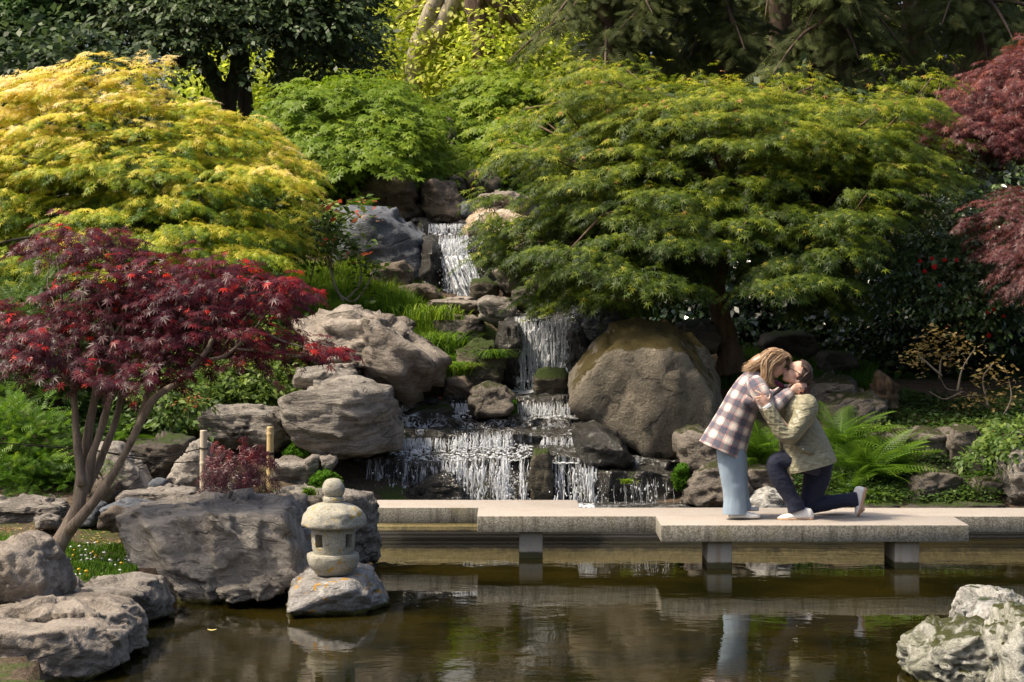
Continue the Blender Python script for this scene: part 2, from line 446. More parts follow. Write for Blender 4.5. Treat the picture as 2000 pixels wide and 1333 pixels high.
def pads_in(poly, D, dd, n, rad, flat=.3, seed=0, mind=.75, front=.5, vs_=.5):
    """flattened clouds of foliage that fill a crown; returns centre + radii"""
    r = np.random.default_rng(seed); poly = np.array(poly, float); lo, hi = poly.min(0), poly.max(0); out = []
    for it in range(n * 60):
        if len(out) >= n: break
        x, y = r.uniform(lo, hi); a = r.uniform(*rad); pr = a * F / D; ph = a * flat * F / D
        if not in_poly(np.array([x, x - pr * .8, x + pr * .8, x, x]), np.array([y, y, y, y - ph * .9, y + ph * .6]), poly).all(): continue
        v = (y - lo[1]) / (hi[1] - lo[1]); dep = D + dd * (front - 1.15 * v) + r.uniform(-.45, .45) * dd
        q = P(x, y, dep)
        if any(np.linalg.norm((q - o[0]) / np.array([1, 1.3, vs_])) < mind * (a + o[1][0]) * .5 for o in out): continue
        out.append((q, (a, a * r.uniform(.8, 1.1), a * flat * r.uniform(.8, 1.2))))
    return out
def sprays(pads, per_m2, K, L, droop, seed=0, shell=.35, out=1.0, centre=None, curl=.0):
    """twigs on the upper shell of each pad with K leaf nodes; returns pos, dir, up, tipness, rad"""
    r = np.random.default_rng(seed); res = []
    for c, (a, b, h) in pads:
        n = max(8, int(per_m2 * math.pi * a * b)); th = r.uniform(0, 2 * math.pi, n); rr = np.sqrt(r.uniform(0, 1, n))
        wob = 1 + .22 * np.sin(th * 3 + c[0] * 7) + .13 * np.sin(th * 7 + c[2] * 9)
        x = rr * np.cos(th) * a * wob; y = rr * np.sin(th) * b * wob
        z = h * (1 - rr ** 2 * 1.6) + r.normal(0, h * shell, n)
        S = c + np.stack([x, y, z], 1)
        D_ = np.stack([np.cos(th), np.sin(th), .15 - .5 * rr + r.normal(0, .18, n)], 1) + r.normal(0, .45, (n, 3)) * (1, 1, .3)
        if centre is not None:
            D_ += out * .8 * nrm((S - centre) * (1, 1, .2))
        D_ = nrm(D_); perp = nrm(np.cross(UP, D_)); l = r.uniform(.6, 1.2, n) * L
        for k in range(K):
            t = (k + .5) / K; sd_ = 1 if k % 2 else -1
            pos = S + D_ * (l * t)[:, None] - UP * (droop * l * t * t)[:, None] + perp * (sd_ * .22 * L * (1 - .7 * t) * r.uniform(.4, 1.2, n))[:, None]
            d = nrm(D_ * (.5 + .5 * t) + perp * sd_ * (.75 - .5 * t) - UP * (.32 + droop * .9 * t + curl) + r.normal(0, .20, (n, 3)))
            up = nrm(UP * .9 + D_ * .35 * t + np.array([0, -.3, 0]) + r.normal(0, .24, (n, 3)))
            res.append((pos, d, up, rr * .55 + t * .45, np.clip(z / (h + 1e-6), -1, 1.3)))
    return [np.concatenate([q[i] for q in res]) for i in range(5)]
def limb(mb, pts, r0, r1, n=10, nl=16, wob=.0, seed=0):
    pts = np.asarray(pts, float)
    if wob and len(pts) == 2:
        r = np.random.default_rng(seed); m = pts[0] * .5 + pts[1] * .5; L = np.linalg.norm(pts[1] - pts[0])
        pts = np.array([pts[0], pts[0] * .66 + pts[1] * .34 + r.normal(0, wob * L, 3), pts[0] * .33 + pts[1] * .67 + r.normal(0, wob * L, 3), pts[1]])
    rad = np.linspace(r0, r1, len(pts)) if np.isscalar(r0) else r0
    mb_loft(mb, pts, [(x, x) for x in rad], n_ring=n, n_len=nl, ref=(.2, 1, .1), cap=True, wr=.12 * (r0 if np.isscalar(r0) else max(r0)), wf=9, seed=seed)
def branch(root, pts, r0, r1, mat, n=7, nl=10, wob=.06, seed=0, name='branch'):
    mb = MB(); limb(mb, pts, r0, r1, n, nl, wob, seed); return mb.build(name, mat, parent=root)
def crown(root, name, tm, data, size, szv, colf, mat, seed=0, pick=0):
    """one leaf mass; the `pick` leaves nearest the camera become leaf parts of their own"""
    pos, d, up, tip, hz = data; r = np.random.default_rng(seed); n = len(pos)
    sz = size * r.uniform(1 - szv, 1 + szv, n); cv = colf(pos, tip, hz, r.uniform(0, 1, n))
    keep = np.ones(n, bool)
    if pick:
        score = pos[:, 1] - sz * 8 - .35 * hz + r.uniform(0, .5, n)
        vis = (np.abs(pos[:, 0] / pos[:, 1]) < .245)
        idx = np.argsort(np.where(vis, score, 1e9))[:pick * 3]; idx = r.permutation(idx)[:pick]; keep[idx] = False
        L0 = Vector(root['_loc']); shades = []
        for s in range(5):
            me = mesh_np('leaf', tm[0], tm[1], mat, attr={'leafcol': ('FACE', np.full(len(tm[1]), .1 + .2 * s))}); shades.append(me)
        for i in idx:
            X = nrm(d[i]); Y = nrm(np.cross(up[i], X)); Z = np.cross(X, Y)
            o = bpy.data.objects.new('leaf', shades[int(np.clip(cv[i], 0, .999) * 5)]); COL.objects.link(o); o.parent = root
            M = Matrix(((*(X * sz[i]),), (*(Y * sz[i]),), (*(Z * sz[i]),))).transposed().to_4x4()
            M.translation = Vector(pos[i]) - L0; o.matrix_basis = M
    me = leaves_mesh(name, tm, pos[keep], d[keep], up[keep], sz[keep], cv[keep], mat)
    o = link(name, me, parent=root); o['kind'] = 'stuff'
    return o
# ================================================================ SETTING: ground, pond, basin
_Dk = np.array([-40, 2.0, 12, 16, 18, 19.5, 20.5, 21.5, 22.5, 24, 26, 28, 30, 35, 45, 80, 300.])
_T = {  # ground height by world x
    -9: [.9, .9, .2, .35, .42, .55, .9, 1.2, 1.45, 1.9, 2.4, 2.8, 3.1, 3.6, 4.3, 6, 9],
    -4: [.9, .9, .15, .33, .40, .5, .75, 1.05, 1.35, 1.85, 2.3, 2.7, 3.1, 3.8, 4.6, 6, 9],
    -2: [.9, .9, .15, .2, .25, .3, .55, .85, 1.2, 1.85, 2.3, 2.85, 3.5, 4.2, 4.8, 6, 9],
    -1.2: [.9, .9, .1, .1, .1, .1, .3, .6, .95, 1.65, 2.2, 2.8, 3.5, 4.3, 4.8, 6, 9],
    0.2: [.9, .9, .0, .0, .0, -.2, .0, .25, .5, 1.0, 1.9, 2.6, 3.4, 4.2, 4.8, 6, 9],
    1.6: [.9, .9, .0, .0, .0, .0, .15, .4, .75, 1.3, 1.9, 2.5, 3.0, 3.7, 4.5, 6, 9],
    3: [.9, .9, .1, .1, .1, .15, .35, .78, 1.02, 1.3, 1.6, 2.0, 2.4, 3.2, 4.2, 6, 9],
    9: [.9, .9, .2, .2, .2, .25, .45, .85, 1.0, 1.2, 1.5, 1.9, 2.3, 3.1, 4.1, 6, 9]}
_xk = np.array(sorted(_T)); _tab = np.array([_T[x] for x in _xk])
def ground_h(x, y):
    x = np.asarray(x, float); y = np.asarray(y, float)
    cols = np.stack([np.interp(y, _Dk, _tab[i]) for i in range(len(_xk))], 0)
    xi = np.clip(np.interp(x, _xk, np.arange(len(_xk))), 0, len(_xk) - 1.0001); i = xi.astype(int); f = xi - i
    h = np.take_along_axis(cols, i[None], 0)[0] * (1 - f) + np.take_along_axis(cols, i[None] + 1, 0)[0] * f
    p = np.stack([x, y, x * 0], -1)
    h = h + .05 * fbm(p * .9, 3, 3) + .02 * fbm(p * 4, 5, 2)
    sh = np.interp(y, [0, 12, 13, 14, 15, 16, 17, 18, 19, 19.7], [-2.4, -2.7, -3.0, -3.3, -3.25, -2.6, -2.1, -1.7, -1.6, -1.6])
    w = np.clip((x - sh) / .3, 0, 1) * np.clip((19.72 - y) / .05, 0, 1) * np.clip((y - 3) / .5, 0, 1)
    rs = np.interp(y, [0, 13.6, 14.6], [3.6, 3.9, 60]); w = w * np.clip((rs - x) / .3, 0, 1)
    return h * (1 - w) + (-.75) * w
xs = np.concatenate([np.linspace(-150, -12, 24)[:-1], np.linspace(-12, -6, 40)[:-1], np.linspace(-6, 6, 96)[:-1], np.linspace(6, 12, 40)[:-1], np.linspace(12, 150, 24)])
ys = np.concatenate([np.linspace(-40, 10, 30)[:-1], np.linspace(10, 19.6, 48)[:-1], np.linspace(19.6, 19.8, 8)[:-1], np.linspace(19.8, 32, 90)[:-1], np.linspace(32, 60, 50)[:-1], np.linspace(60, 300, 20)])
GX, GY = np.meshgrid(xs, ys); GZ = ground_h(GX, GY)
V = np.stack([GX, GY, GZ], -1).reshape(-1, 3); nx = len(xs)
i = (np.arange(len(ys) - 1)[:, None] * nx + np.arange(nx - 1)[None]).ravel()
t = NT('soil'); wp = t.pos
n1 = t.noise(wp, 1.1, 6, .6); n2 = t.noise(wp, 22, 5, .7); n3 = t.noise(wp, 90, 3)
c = t.mix(t.mapr(n2, .35, .7), (.06, .042, .028), (.15, .11, .078))
c = t.mix(t.mapr(n1, .50, .60), c, t.mix(n2, (.03, .05, .012), (.07, .10, .02)))
c = t.mix(t.mapr(n3, .6, .75, 0, .5), c, (.32, .26, .2))
t.link(c, t.b.inputs['Base Color']); t.b.inputs['Roughness'].default_value = .95; t.b.inputs['Specular IOR Level'].default_value = .15
t.link(t.bump(t.math('ADD', n2, t.math('MULTIPLY', n3, .4)), .8, .03), t.b.inputs['Normal'])
tag(link('ground', mesh_np('ground', V, np.stack([i, i + 1, i + nx + 1, i + nx], -1), t.m, True)), kind='structure')

t = NT('pond_water'); wp = t.pos
m1 = t.mapping(wp, (1.0, 1.3, 1)); w1 = t.noise(m1, 2.2, 3, .5, .6); m2 = t.mapping(wp, (3.0, 4.4, 1)); w2 = t.noise(m2, 3.0, 3, .5)
w3 = t.noise(t.mapping(wp, (.3, .5, 1)), 1.0, 2)
h = t.math('ADD', t.math('MULTIPLY', w1, 1.0), t.math('MULTIPLY', t.math('MULTIPLY', w2, t.mapr(w3, .35, .65)), .35))
mud = t.mix(t.mapr(t.noise(wp, .9, 5, .65), .35, .7), (.007, .007, .0015), (.024, .018, .003))
mud = t.mix(t.mapr(t.noise(wp, 7, 6, .75), .55, .75, 0, .6), mud, (.035, .022, .006))
t.link(mud, t.b.inputs['Base Color']); t.b.inputs['Roughness'].default_value = .025; t.b.inputs['IOR'].default_value = 1.36
t.link(t.bump(h, .15, .018), t.b.inputs['Normal'])
Vw = [(-40, -20, 0), (40, -20, 0), (40, 19.68, 0), (-40, 19.68, 0)]
tag(link('pond_water', mesh_np('pond_water', Vw, [(0, 1, 2, 3)], t.m)), kind='structure')

# white water, wet stone
t = NT('white_water'); n = t.noise(t.mapping(t.pos, (30, 30, 9)), 1, 4)
t.link(t.mix(n, (.75, .79, .84), (.93, .95, .97)), t.b.inputs['Base Color']); t.b.inputs['Roughness'].default_value = .12
t.b.inputs['Subsurface Weight'].default_value = .0
tp = t.new('BsdfTransparent'); mx = t.new('MixShader'); mx.inputs[0].default_value = .38; t.link(t.b.outputs[0], mx.inputs[1]); t.link(tp.outputs[0], mx.inputs[2]); t.link(mx.outputs[0], t.out.inputs[0])
WHITE = t.m
def wet_mat(name, foam, fl=(1, 1, .12), lo=.58):
    """dark wet stone under a running film of water with white foam and painted sparkle"""
    t = NT(name); wp = t.pos; m = t.mapping(wp, tuple(22 * x for x in fl))
    a = t.noise(m, 1.0, 5, .7, .8); b = t.noise(wp, 3.5, 4, .6); c_ = t.noise(wp, 55, 3, .7)
    f = t.math('MULTIPLY', t.mapr(a, lo - .06, lo + .07), t.mapr(b, .62 - .35 * foam, .80 - .35 * foam))
    f = t.math('MAXIMUM', f, t.math('MULTIPLY', t.mapr(c_, .66, .72), foam))  # white specks paint sparkle as well as foam into the colour
    st = t.mix(t.noise(wp, 14, 5), (.006, .006, .005), (.032, .027, .016))
    st = t.mix(t.mapr(t.noise(wp, 5, 5), .6, .7, 0, .8), st, (.035, .045, .006))
    t.link(t.mix(f, st, (.72, .75, .8)), t.b.inputs['Base Color'])
    t.b.inputs['Roughness'].default_value = .16; t.b.inputs['Specular IOR Level'].default_value = .7
    t.link(t.bump(t.math('ADD', t.math('ADD', a, t.math('MULTIPLY', c_, .6)), t.noise(wp, 16, 4)), 1.0, .035), t.b.inputs['Normal'])
    return t.m
WETWALL = wet_mat('wet_stone_wall', .5); WETBED = wet_mat('running_water_bed', .75, (1, .35, 1), .52); WETDARK = wet_mat('wet_dark_stone', .05)
FILM = wet_mat('basin_water_surface', .45, (1, 2, 1), .55)

# ================================================================ ROCK MATERIALS
G1, G2, G3 = (.185, .163, .14), (.35, .315, .275), (.105, .09, .075)
ROCKM['grey'] = rock_mat('grey_gneiss', G1, G2, G3, (.6, .2, .8), 9, lichen=.25)
ROCKM['greydiag'] = rock_mat('grey_gneiss_sloping_grain', (.28, .25, .215), (.46, .415, .36), (.165, .143, .12), (.75, .1, .65), 9, lichen=.2)
ROCKM['greyflat'] = rock_mat('grey_gneiss_level_grain', (.15, .133, .112), (.34, .305, .26), G3, (.12, .1, 1), 11, lichen=.15)
ROCKM['pink'] = rock_mat('pinkish_gneiss', (.215, .18, .145), (.39, .335, .28), (.11, .09, .072), (.35, .3, .9), 5, lichen=.5)
ROCKM['brown'] = rock_mat('brown_stone', (.11, .085, .062), (.21, .165, .12), (.06, .05, .038), (.3, .3, .9), 4, lichen=.05)
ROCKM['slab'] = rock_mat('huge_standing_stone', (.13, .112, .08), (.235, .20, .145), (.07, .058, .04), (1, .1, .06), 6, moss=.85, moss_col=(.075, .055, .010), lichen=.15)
ROCKM['blue'] = rock_mat('blue_grey_slate', (.085, .095, .115), (.17, .185, .21), (.05, .055, .065), (.3, .2, .9), 3)
ROCKM['cream'] = rock_mat('cream_orange_quartzite', (.42, .30, .18), (.62, .52, .42), (.22, .13, .07), (.9, .3, .2), 3)
ROCKM['mossy'] = rock_mat('mossy_stone', (.07, .06, .04), (.14, .12, .08), (.04, .035, .025), (0, 0, 1), 4, moss=1.1)
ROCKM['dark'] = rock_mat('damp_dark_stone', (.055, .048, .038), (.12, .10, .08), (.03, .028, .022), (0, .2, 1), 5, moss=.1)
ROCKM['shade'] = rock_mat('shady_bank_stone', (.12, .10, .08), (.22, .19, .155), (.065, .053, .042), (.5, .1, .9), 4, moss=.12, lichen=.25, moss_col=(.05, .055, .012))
ROCKM['lichen'] = rock_mat('pale_lichen_stone', (.25, .23, .21), (.42, .40, .38), (.14, .13, .11), (.1, .2, 1), 3, lichen=.8, orange=.9)
ROCKM['white'] = rock_mat('white_marbled_stone', (.30, .29, .26), (.60, .58, .54), (.10, .105, .10), (.6, .2, .6), 5, moss=-.25, lichen=.6)
ROCKM['whitemoss'] = rock_mat('marbled_stone_with_algae', (.23, .23, .17), (.50, .49, .44), (.10, .105, .05), (.6, .2, .6), 4, moss=.12, moss_col=(.07, .075, .015), lichen=.4)
ROCKM['wet'] = WETDARK

# ================================================================ ROCKS
S5 = dict(sub=5); 
rock('low flat-topped grey boulder at the pond edge, filling the lower left corner', [(-70, 1205), (40, 1190), (150, 1189), (225, 1200), (253, 1228), (252, 1275), (170, 1322), (60, 1345), (-70, 1350)], 13.5, 1.5, 'pink', sub=6, strata=(.2, .3, .9), front=.93, top=.9, st_f=6, rough=.028)
rock('peaked grey boulder with brown moss patches above the lower left boulder', [(-60, 1090), (0, 1066), (48, 1050), (85, 1068), (112, 1112), (128, 1150), (122, 1200), (-60, 1205)], 14.3, .9, 'pink', sub=6, strata=(.8, .2, .4))
rock('small low boulder with pale lichen spots at the water, below the lawn', [(152, 1150), (190, 1134), (255, 1128), (308, 1138), (330, 1172), (326, 1200), (240, 1212), (160, 1200)], 15.2, .8, 'grey', strata=(.2, .2, 1))
rock('small broken stone wedged behind the low boulder at the water', [(105, 1140), (150, 1138), (180, 1170), (165, 1195), (110, 1190)], 15.0, .5, 'grey', sub=4)
rock('largest foreground boulder with a flat top and slanting grain, left of the stone lantern', [(226, 1010), (310, 986), (430, 981), (545, 984), (566, 1010), (584, 1105), (572, 1150), (470, 1178), (330, 1188), (256, 1095)], 16.5, 1.3, 'greydiag', sub=6, top=.9,
     strata=(.80, .1, .58), st_f=3.4, st_amp=.045, rough=.028, chips=4, face=[(232, 1018, 16.0), (320, 1012, 15.8), (440, 1004, 15.8), (556, 1004, 15.85), (583, 1108, 15.85), (570, 1148, 15.8), (460, 1172, 15.8), (330, 1180, 15.9), (258, 1098, 15.95)], lip=[(300, 986, 17.1), (548, 985, 17.1), (420, 984, 17.2)])
rock('narrow footing stone at the waterline under the largest foreground boulder', [(425, 1150), (470, 1142), (500, 1146), (505, 1166), (440, 1172)], 15.75, .3, 'greyflat', sub=4)
rock('wedge-shaped footing stone at the waterline nearest the lantern', [(488, 1140), (515, 1130), (545, 1142), (548, 1158), (520, 1168), (490, 1164)], 15.75, .35, 'grey', sub=4)
rock('angular grey boulder between the largest boulder and the stone lantern', [(530, 985), (565, 972), (592, 975), (600, 1040), (575, 1070), (548, 1050)], 17.3, .6, 'grey')
rock('flat-topped grey block behind the stone lantern finial', [(536, 965), (560, 955), (640, 956), (655, 975), (650, 1040), (560, 1040)], 18.2, .7, 'greyflat')
rock('tall squared grey block meeting the left end of the bridge', [(640, 965), (700, 961), (726, 968), (738, 1040), (742, 1092), (690, 1096), (650, 1075)], 17.9, .7, 'grey', strata=(.1, .1, 1), rough=.03)
rock('small pale stone in the gap left of the lantern light box', [(588, 1040), (605, 1030), (618, 1040), (617, 1085), (590, 1090)], 16.7, .3, 'lichen', sub=4)
rock('dark gap stone beside the lantern bowl', [(570, 1075), (600, 1070), (612, 1100), (600, 1130), (568, 1120)], 16.5, .4, 'dark', sub=4)
LR = rock('low rounded base boulder with white and orange lichen under the stone lantern', [(566, 1150), (572, 1132), (600, 1116), (700, 1112), (722, 1118), (745, 1150), (759, 1180), (700, 1198), (620, 1200), (568, 1182)], 15.75, 1.0, 'lichen', sub=6, front=.86, top=.86, rough=.025, st_amp=.008)
# left bank
rock('long flat bedded stone on the path at the left edge', [(0, 985), (50, 979), (118, 985), (126, 1000), (120, 1020), (8, 1020)], 18.3, .7, 'greyflat', strata=(0, 0, 1), st_f=14)
rock('small flat stone at the far left edge of the path', [(-40, 980), (10, 976), (22, 988), (10, 998), (-40, 998)], 18.6, .4, 'greyflat', sub=4)
rock('thin flat stone behind the red maple trunk', [(70, 975), (130, 972), (150, 982), (120, 992), (72, 988)], 18.9, .5, 'greyflat', sub=4)
rock('blue-grey rounded stone beside the red maple trunk', [(152, 990), (178, 981), (203, 985), (206, 1010), (190, 1025), (150, 1022)], 17.9, .45, 'blue', sub=4)
rock('flat bluish stone behind the largest foreground boulder', [(205, 990), (240, 980), (290, 983), (300, 1000), (215, 1010)], 17.6, .6, 'blue', sub=4)
rock('small pale broken stone on the path left of the red maple trunk', [(74, 1012), (90, 1006), (112, 1012), (120, 1028), (80, 1030)], 17.4, .3, 'grey', sub=4)
rock('brown flat-topped stone tucked at the left of the largest boulder', [(200, 1004), (225, 995), (250, 1000), (245, 1035), (200, 1030)], 17.0, .5, 'brown', sub=4)
rock('rounded brown-grey stone right of the red maple stems', [(176, 938), (205, 932), (228, 945), (232, 972), (205, 982), (176, 975)], 18.8, .5, 'brown', sub=4)
rock('long slanting grey stone leaning down to the right behind the red maple', [(190, 868), (235, 866), (262, 900), (305, 958), (270, 968), (225, 950), (195, 905)], 19.3, .5, 'greydiag', strata=(.7, 0, .7))
rock('dark overhanging boulder in the bank between the red maple and the bamboo post', [(246, 862), (300, 856), (372, 858), (376, 880), (352, 935), (300, 940), (252, 905)], 19.9, .8, 'dark', sub=5)
rock('tall triangular stone just left of the pale bamboo post', [(368, 868), (388, 858), (408, 866), (412, 960), (350, 962), (322, 950)], 19.5, .6, 'greydiag')
rock('small blue-grey stone below the dark overhanging boulder', [(293, 942), (305, 935), (322, 940), (324, 958), (296, 960)], 19.0, .3, 'blue', sub=4)
rock('low jagged grey ledge in front of the triangular stone', [(236, 968), (250, 960), (300, 962), (350, 953), (382, 958), (384, 985), (240, 985)], 18.7, .5, 'grey', strata=(.2, 0, 1))
rock('low jagged ledge between the bamboo posts behind the dwarf maple', [(385, 960), (430, 950), (470, 958), (520, 975), (520, 990), (388, 990)], 18.8, .5, 'grey', sub=4)
rock('flat-topped oblong boulder on the bank above the dwarf red maple', [(392, 812), (425, 802), (480, 797), (535, 800), (560, 818), (564, 862), (540, 888), (430, 880), (398, 865)], 21.0, 1.1, 'greyflat', sub=6, front=.93, top=.9, strata=(0, 0, 1), st_f=5, rough=.02)
rock('large blocky boulder with wavy level grain at the left side of the cascade', [(548, 772), (575, 760), (690, 748), (758, 756), (772, 800), (777, 878), (720, 885), (640, 892), (590, 865), (560, 815)], 20.9, 1.4, 'greyflat', sub=6, front=.92, top=.88, strata=(.1, 0, 1), st_f=7, st_amp=.022, rough=.022)
rock('thin flat rock lying on top of the blocky boulder', [(575, 735), (588, 722), (640, 717), (690, 727), (702, 745), (660, 756), (580, 756)], 21.5, .9, 'greyflat', strata=(0, 0, 1))
rock('small pale rock peeping up behind the thin flat rock', [(640, 722), (655, 710), (690, 708), (702, 725), (695, 740), (650, 740)], 22.0, .5, 'pink', sub=4)
rock('big sunlit pink-grey boulder on the grassy slope left of the waterfall', [(586, 632), (620, 614), (680, 607), (745, 614), (790, 640), (835, 670), (866, 712), (846, 748), (775, 773), (700, 752), (640, 712), (600, 690)], 22.7, 1.7, 'pink', sub=6, front=.8, strata=(.4, .3, .8), rough=.045, st_amp=.02, chips=20)
rock('grey stone low in the bank right of the yellow bamboo post', [(537, 900), (560, 890), (610, 895), (628, 930), (620, 965), (540, 965)], 20.4, .6, 'grey')
rock('tiny angular stone set above the moss cushion', [(598, 900), (612, 890), (626, 893), (622, 925), (604, 928)], 20.15, .25, 'grey', sub=4)
rock('tiny heart-shaped stone right of the moss patch', [(626, 893), (655, 893), (657, 905), (643, 918), (632, 912)], 20.15, .25, 'grey', sub=4)
# head of the fall
rock('rounded brown boulder at the top left of the upper fall', [(702, 375), (720, 345), (755, 332), (800, 340), (822, 375), (828, 425), (800, 440), (740, 420), (700, 395)], 29.6, 1.8, 'brown', sub=5)
rock('upright brown boulder at the head of the fall', [(822, 365), (850, 350), (885, 362), (905, 390), (918, 425), (905, 442), (850, 440), (828, 420)], 29.4, 1.4, 'brown', sub=5)
rock('squat brown boulder behind the head of the fall', [(900, 345), (925, 335), (960, 338), (978, 352), (975, 385), (910, 392)], 31.2, 1.4, 'brown', sub=5)
rock('small brown rock behind the upright boulder', [(872, 350), (890, 343), (908, 352), (912, 375), (880, 375)], 30.6, .7, 'brown', sub=4)
rock('small grey stone between the brown boulders and the cream rock', [(898, 398), (920, 392), (930, 408), (925, 428), (902, 425)], 29.0, .5, 'blue', sub=4)
rock('pale cream boulder above the orange-streaked rock', [(922, 400), (945, 382), (1000, 378), (1050, 395), (1055, 430), (930, 430)], 29.0, 1.2, 'pink', sub=5)
rock('cream and orange streaked rock at the right side of the upper fall', [(912, 445), (935, 420), (980, 415), (1040, 425), (1045, 480), (1000, 515), (950, 512), (918, 490)], 27.7, 1.2, 'cream', sub=5)
rock('large sloping blue-grey boulder left of the upper fall', [(640, 440), (655, 405), (720, 404), (760, 412), (800, 440), (846, 470), (838, 545), (800, 570), (720, 555), (655, 520)], 27.4, 1.6, 'blue', sub=6, front=.8, rough=.02, chips=8)
rock('dark wet rock between the blue-grey boulder and the upper fall', [(826, 465), (848, 462), (862, 500), (862, 590), (840, 590), (818, 555)], 26.9, .8, 'wet', sub=4)
rock('wedge-shaped brown rock at the foot of the blue-grey boulder', [(722, 540), (745, 520), (790, 510), (805, 530), (802, 560), (740, 562)], 26.4, .9, 'brown', strata=(.5, 0, 1))
rock('low flat brown rock at the left foot of the upper fall', [(780, 562), (810, 555), (850, 562), (862, 580), (850, 592), (790, 588)], 26.0, .7, 'brown', sub=4)
rock('small upright mossy rock in the foot of the upper fall', [(918, 560), (928, 548), (950, 545), (970, 555), (972, 582), (950, 592), (922, 590)], 26.1, .45, 'mossy', sub=4)
rock('flat pinkish slab above the reedy bank', [(838, 600), (850, 588), (905, 585), (935, 592), (940, 612), (850, 616)], 25.2, .9, 'pink', strata=(0, 0, 1))
rock('lower pinkish slab above the reedy bank', [(845, 622), (870, 612), (925, 615), (945, 625), (940, 662), (890, 668), (852, 650)], 24.9, .8, 'pink', strata=(0, 0, 1))
rock('blocky pale grey rock left of the main fall lip', [(932, 592), (950, 578), (985, 583), (1008, 600), (1005, 622), (970, 636), (938, 622)], 24.7, .6, 'grey', sub=5)
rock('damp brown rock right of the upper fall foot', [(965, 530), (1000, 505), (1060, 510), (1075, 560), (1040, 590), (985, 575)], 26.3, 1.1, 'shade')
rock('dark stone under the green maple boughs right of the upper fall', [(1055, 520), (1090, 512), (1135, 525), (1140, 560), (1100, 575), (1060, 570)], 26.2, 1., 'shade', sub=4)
rock('small dark stone behind the lip of the main fall', [(1000, 570), (1030, 562), (1055, 580), (1050, 600), (1005, 598)], 25.3, .5, 'dark', sub=4)
rock('smooth grey-blue boulder right of the main fall under the maple', [(1122, 600), (1150, 575), (1200, 565), (1232, 580), (1238, 650), (1210, 690), (1140, 690), (1125, 650)], 24.5, 1.1, 'blue', sub=5)
rock('dark wet boulder at the left side of the main fall', [(975, 640), (990, 622), (1012, 625), (1018, 700), (1012, 765), (985, 765), (972, 720)], 24.0, .7, 'wet', sub=5)
rock('dark wet boulder at the right side of the main fall', [(1112, 640), (1130, 630), (1150, 680), (1150, 760), (1118, 770), (1110, 700)], 23.9, .8, 'wet', sub=5)
rock('mossy brown rock under the overhanging grass left of the main fall', [(898, 690), (925, 665), (965, 668), (978, 700), (975, 750), (930, 760), (902, 740)], 23.7, .8, 'mossy', sub=5)
rock('black moss-capped block standing in the foot of the main fall', [(1043, 735), (1052, 722), (1100, 720), (1112, 735), (1112, 775), (1045, 775)], 23.3, .55, 'mossy', sub=5, rough=.015)
rock('small brown rock on the ledge below the grass', [(864, 755), (875, 742), (905, 738), (920, 750), (918, 778), (868, 778)], 23.0, .5, 'brown', sub=4)
rock('dark rounded rock on the ledge in mid-cascade', [(916, 785), (925, 758), (955, 746), (985, 756), (1002, 775), (1000, 805), (970, 816), (925, 812)], 22.5, .7, 'shade', sub=5)
BIG = rock('huge moss-topped standing boulder behind the kissing couple', [(1109, 790), (1114, 740), (1135, 690), (1165, 655), (1215, 630), (1243, 618), (1300, 630), (1335, 652), (1380, 698), (1405, 745), (1412, 800), (1400, 860), (1372, 895), (1340, 899), (1262, 895), (1225, 872), (1180, 850), (1125, 818)], 21.9, 1.9, 'slab', sub=6, top=.8, strata=(1, 0, .12), st_f=5, st_amp=.012, rough=.016, chips=3, face=[(1118, 795, 21.2), (1122, 745, 21.25), (1178, 688, 21.15), (1240, 672, 21.1), (1335, 690, 21.1), (1392, 770, 21.2), (1392, 860, 21.2), (1340, 896, 21.2), (1262, 893, 21.1), (1180, 848, 21.2)])
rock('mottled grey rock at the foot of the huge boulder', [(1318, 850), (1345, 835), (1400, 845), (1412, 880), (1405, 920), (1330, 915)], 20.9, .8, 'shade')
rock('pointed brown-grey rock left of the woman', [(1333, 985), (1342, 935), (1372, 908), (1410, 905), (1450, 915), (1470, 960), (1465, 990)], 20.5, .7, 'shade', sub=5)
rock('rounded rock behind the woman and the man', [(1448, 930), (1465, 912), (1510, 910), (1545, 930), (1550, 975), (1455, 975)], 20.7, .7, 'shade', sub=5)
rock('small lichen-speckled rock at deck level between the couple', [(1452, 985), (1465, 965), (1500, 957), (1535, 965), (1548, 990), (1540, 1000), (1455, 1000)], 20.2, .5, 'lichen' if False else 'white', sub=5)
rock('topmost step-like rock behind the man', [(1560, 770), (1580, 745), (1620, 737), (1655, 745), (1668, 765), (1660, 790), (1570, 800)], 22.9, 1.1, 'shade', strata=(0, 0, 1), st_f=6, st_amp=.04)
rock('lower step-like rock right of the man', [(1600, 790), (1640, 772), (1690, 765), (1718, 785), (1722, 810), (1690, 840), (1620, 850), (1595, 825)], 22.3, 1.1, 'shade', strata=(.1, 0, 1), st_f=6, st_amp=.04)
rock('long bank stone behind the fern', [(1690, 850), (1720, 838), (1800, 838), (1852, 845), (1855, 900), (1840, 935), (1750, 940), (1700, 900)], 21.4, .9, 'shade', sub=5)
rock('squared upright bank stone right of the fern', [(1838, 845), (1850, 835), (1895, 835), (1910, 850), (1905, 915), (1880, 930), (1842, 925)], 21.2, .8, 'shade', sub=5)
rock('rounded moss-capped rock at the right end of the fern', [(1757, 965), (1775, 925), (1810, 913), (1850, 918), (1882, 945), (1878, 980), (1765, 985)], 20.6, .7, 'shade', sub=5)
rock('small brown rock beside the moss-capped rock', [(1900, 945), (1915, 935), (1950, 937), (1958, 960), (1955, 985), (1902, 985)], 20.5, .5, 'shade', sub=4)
rock('smooth grey rock at the right edge behind the bridge', [(1955, 910), (1975, 888), (2020, 880), (2060, 890), (2060, 995), (1965, 995)], 20.3, .8, 'grey', sub=5)
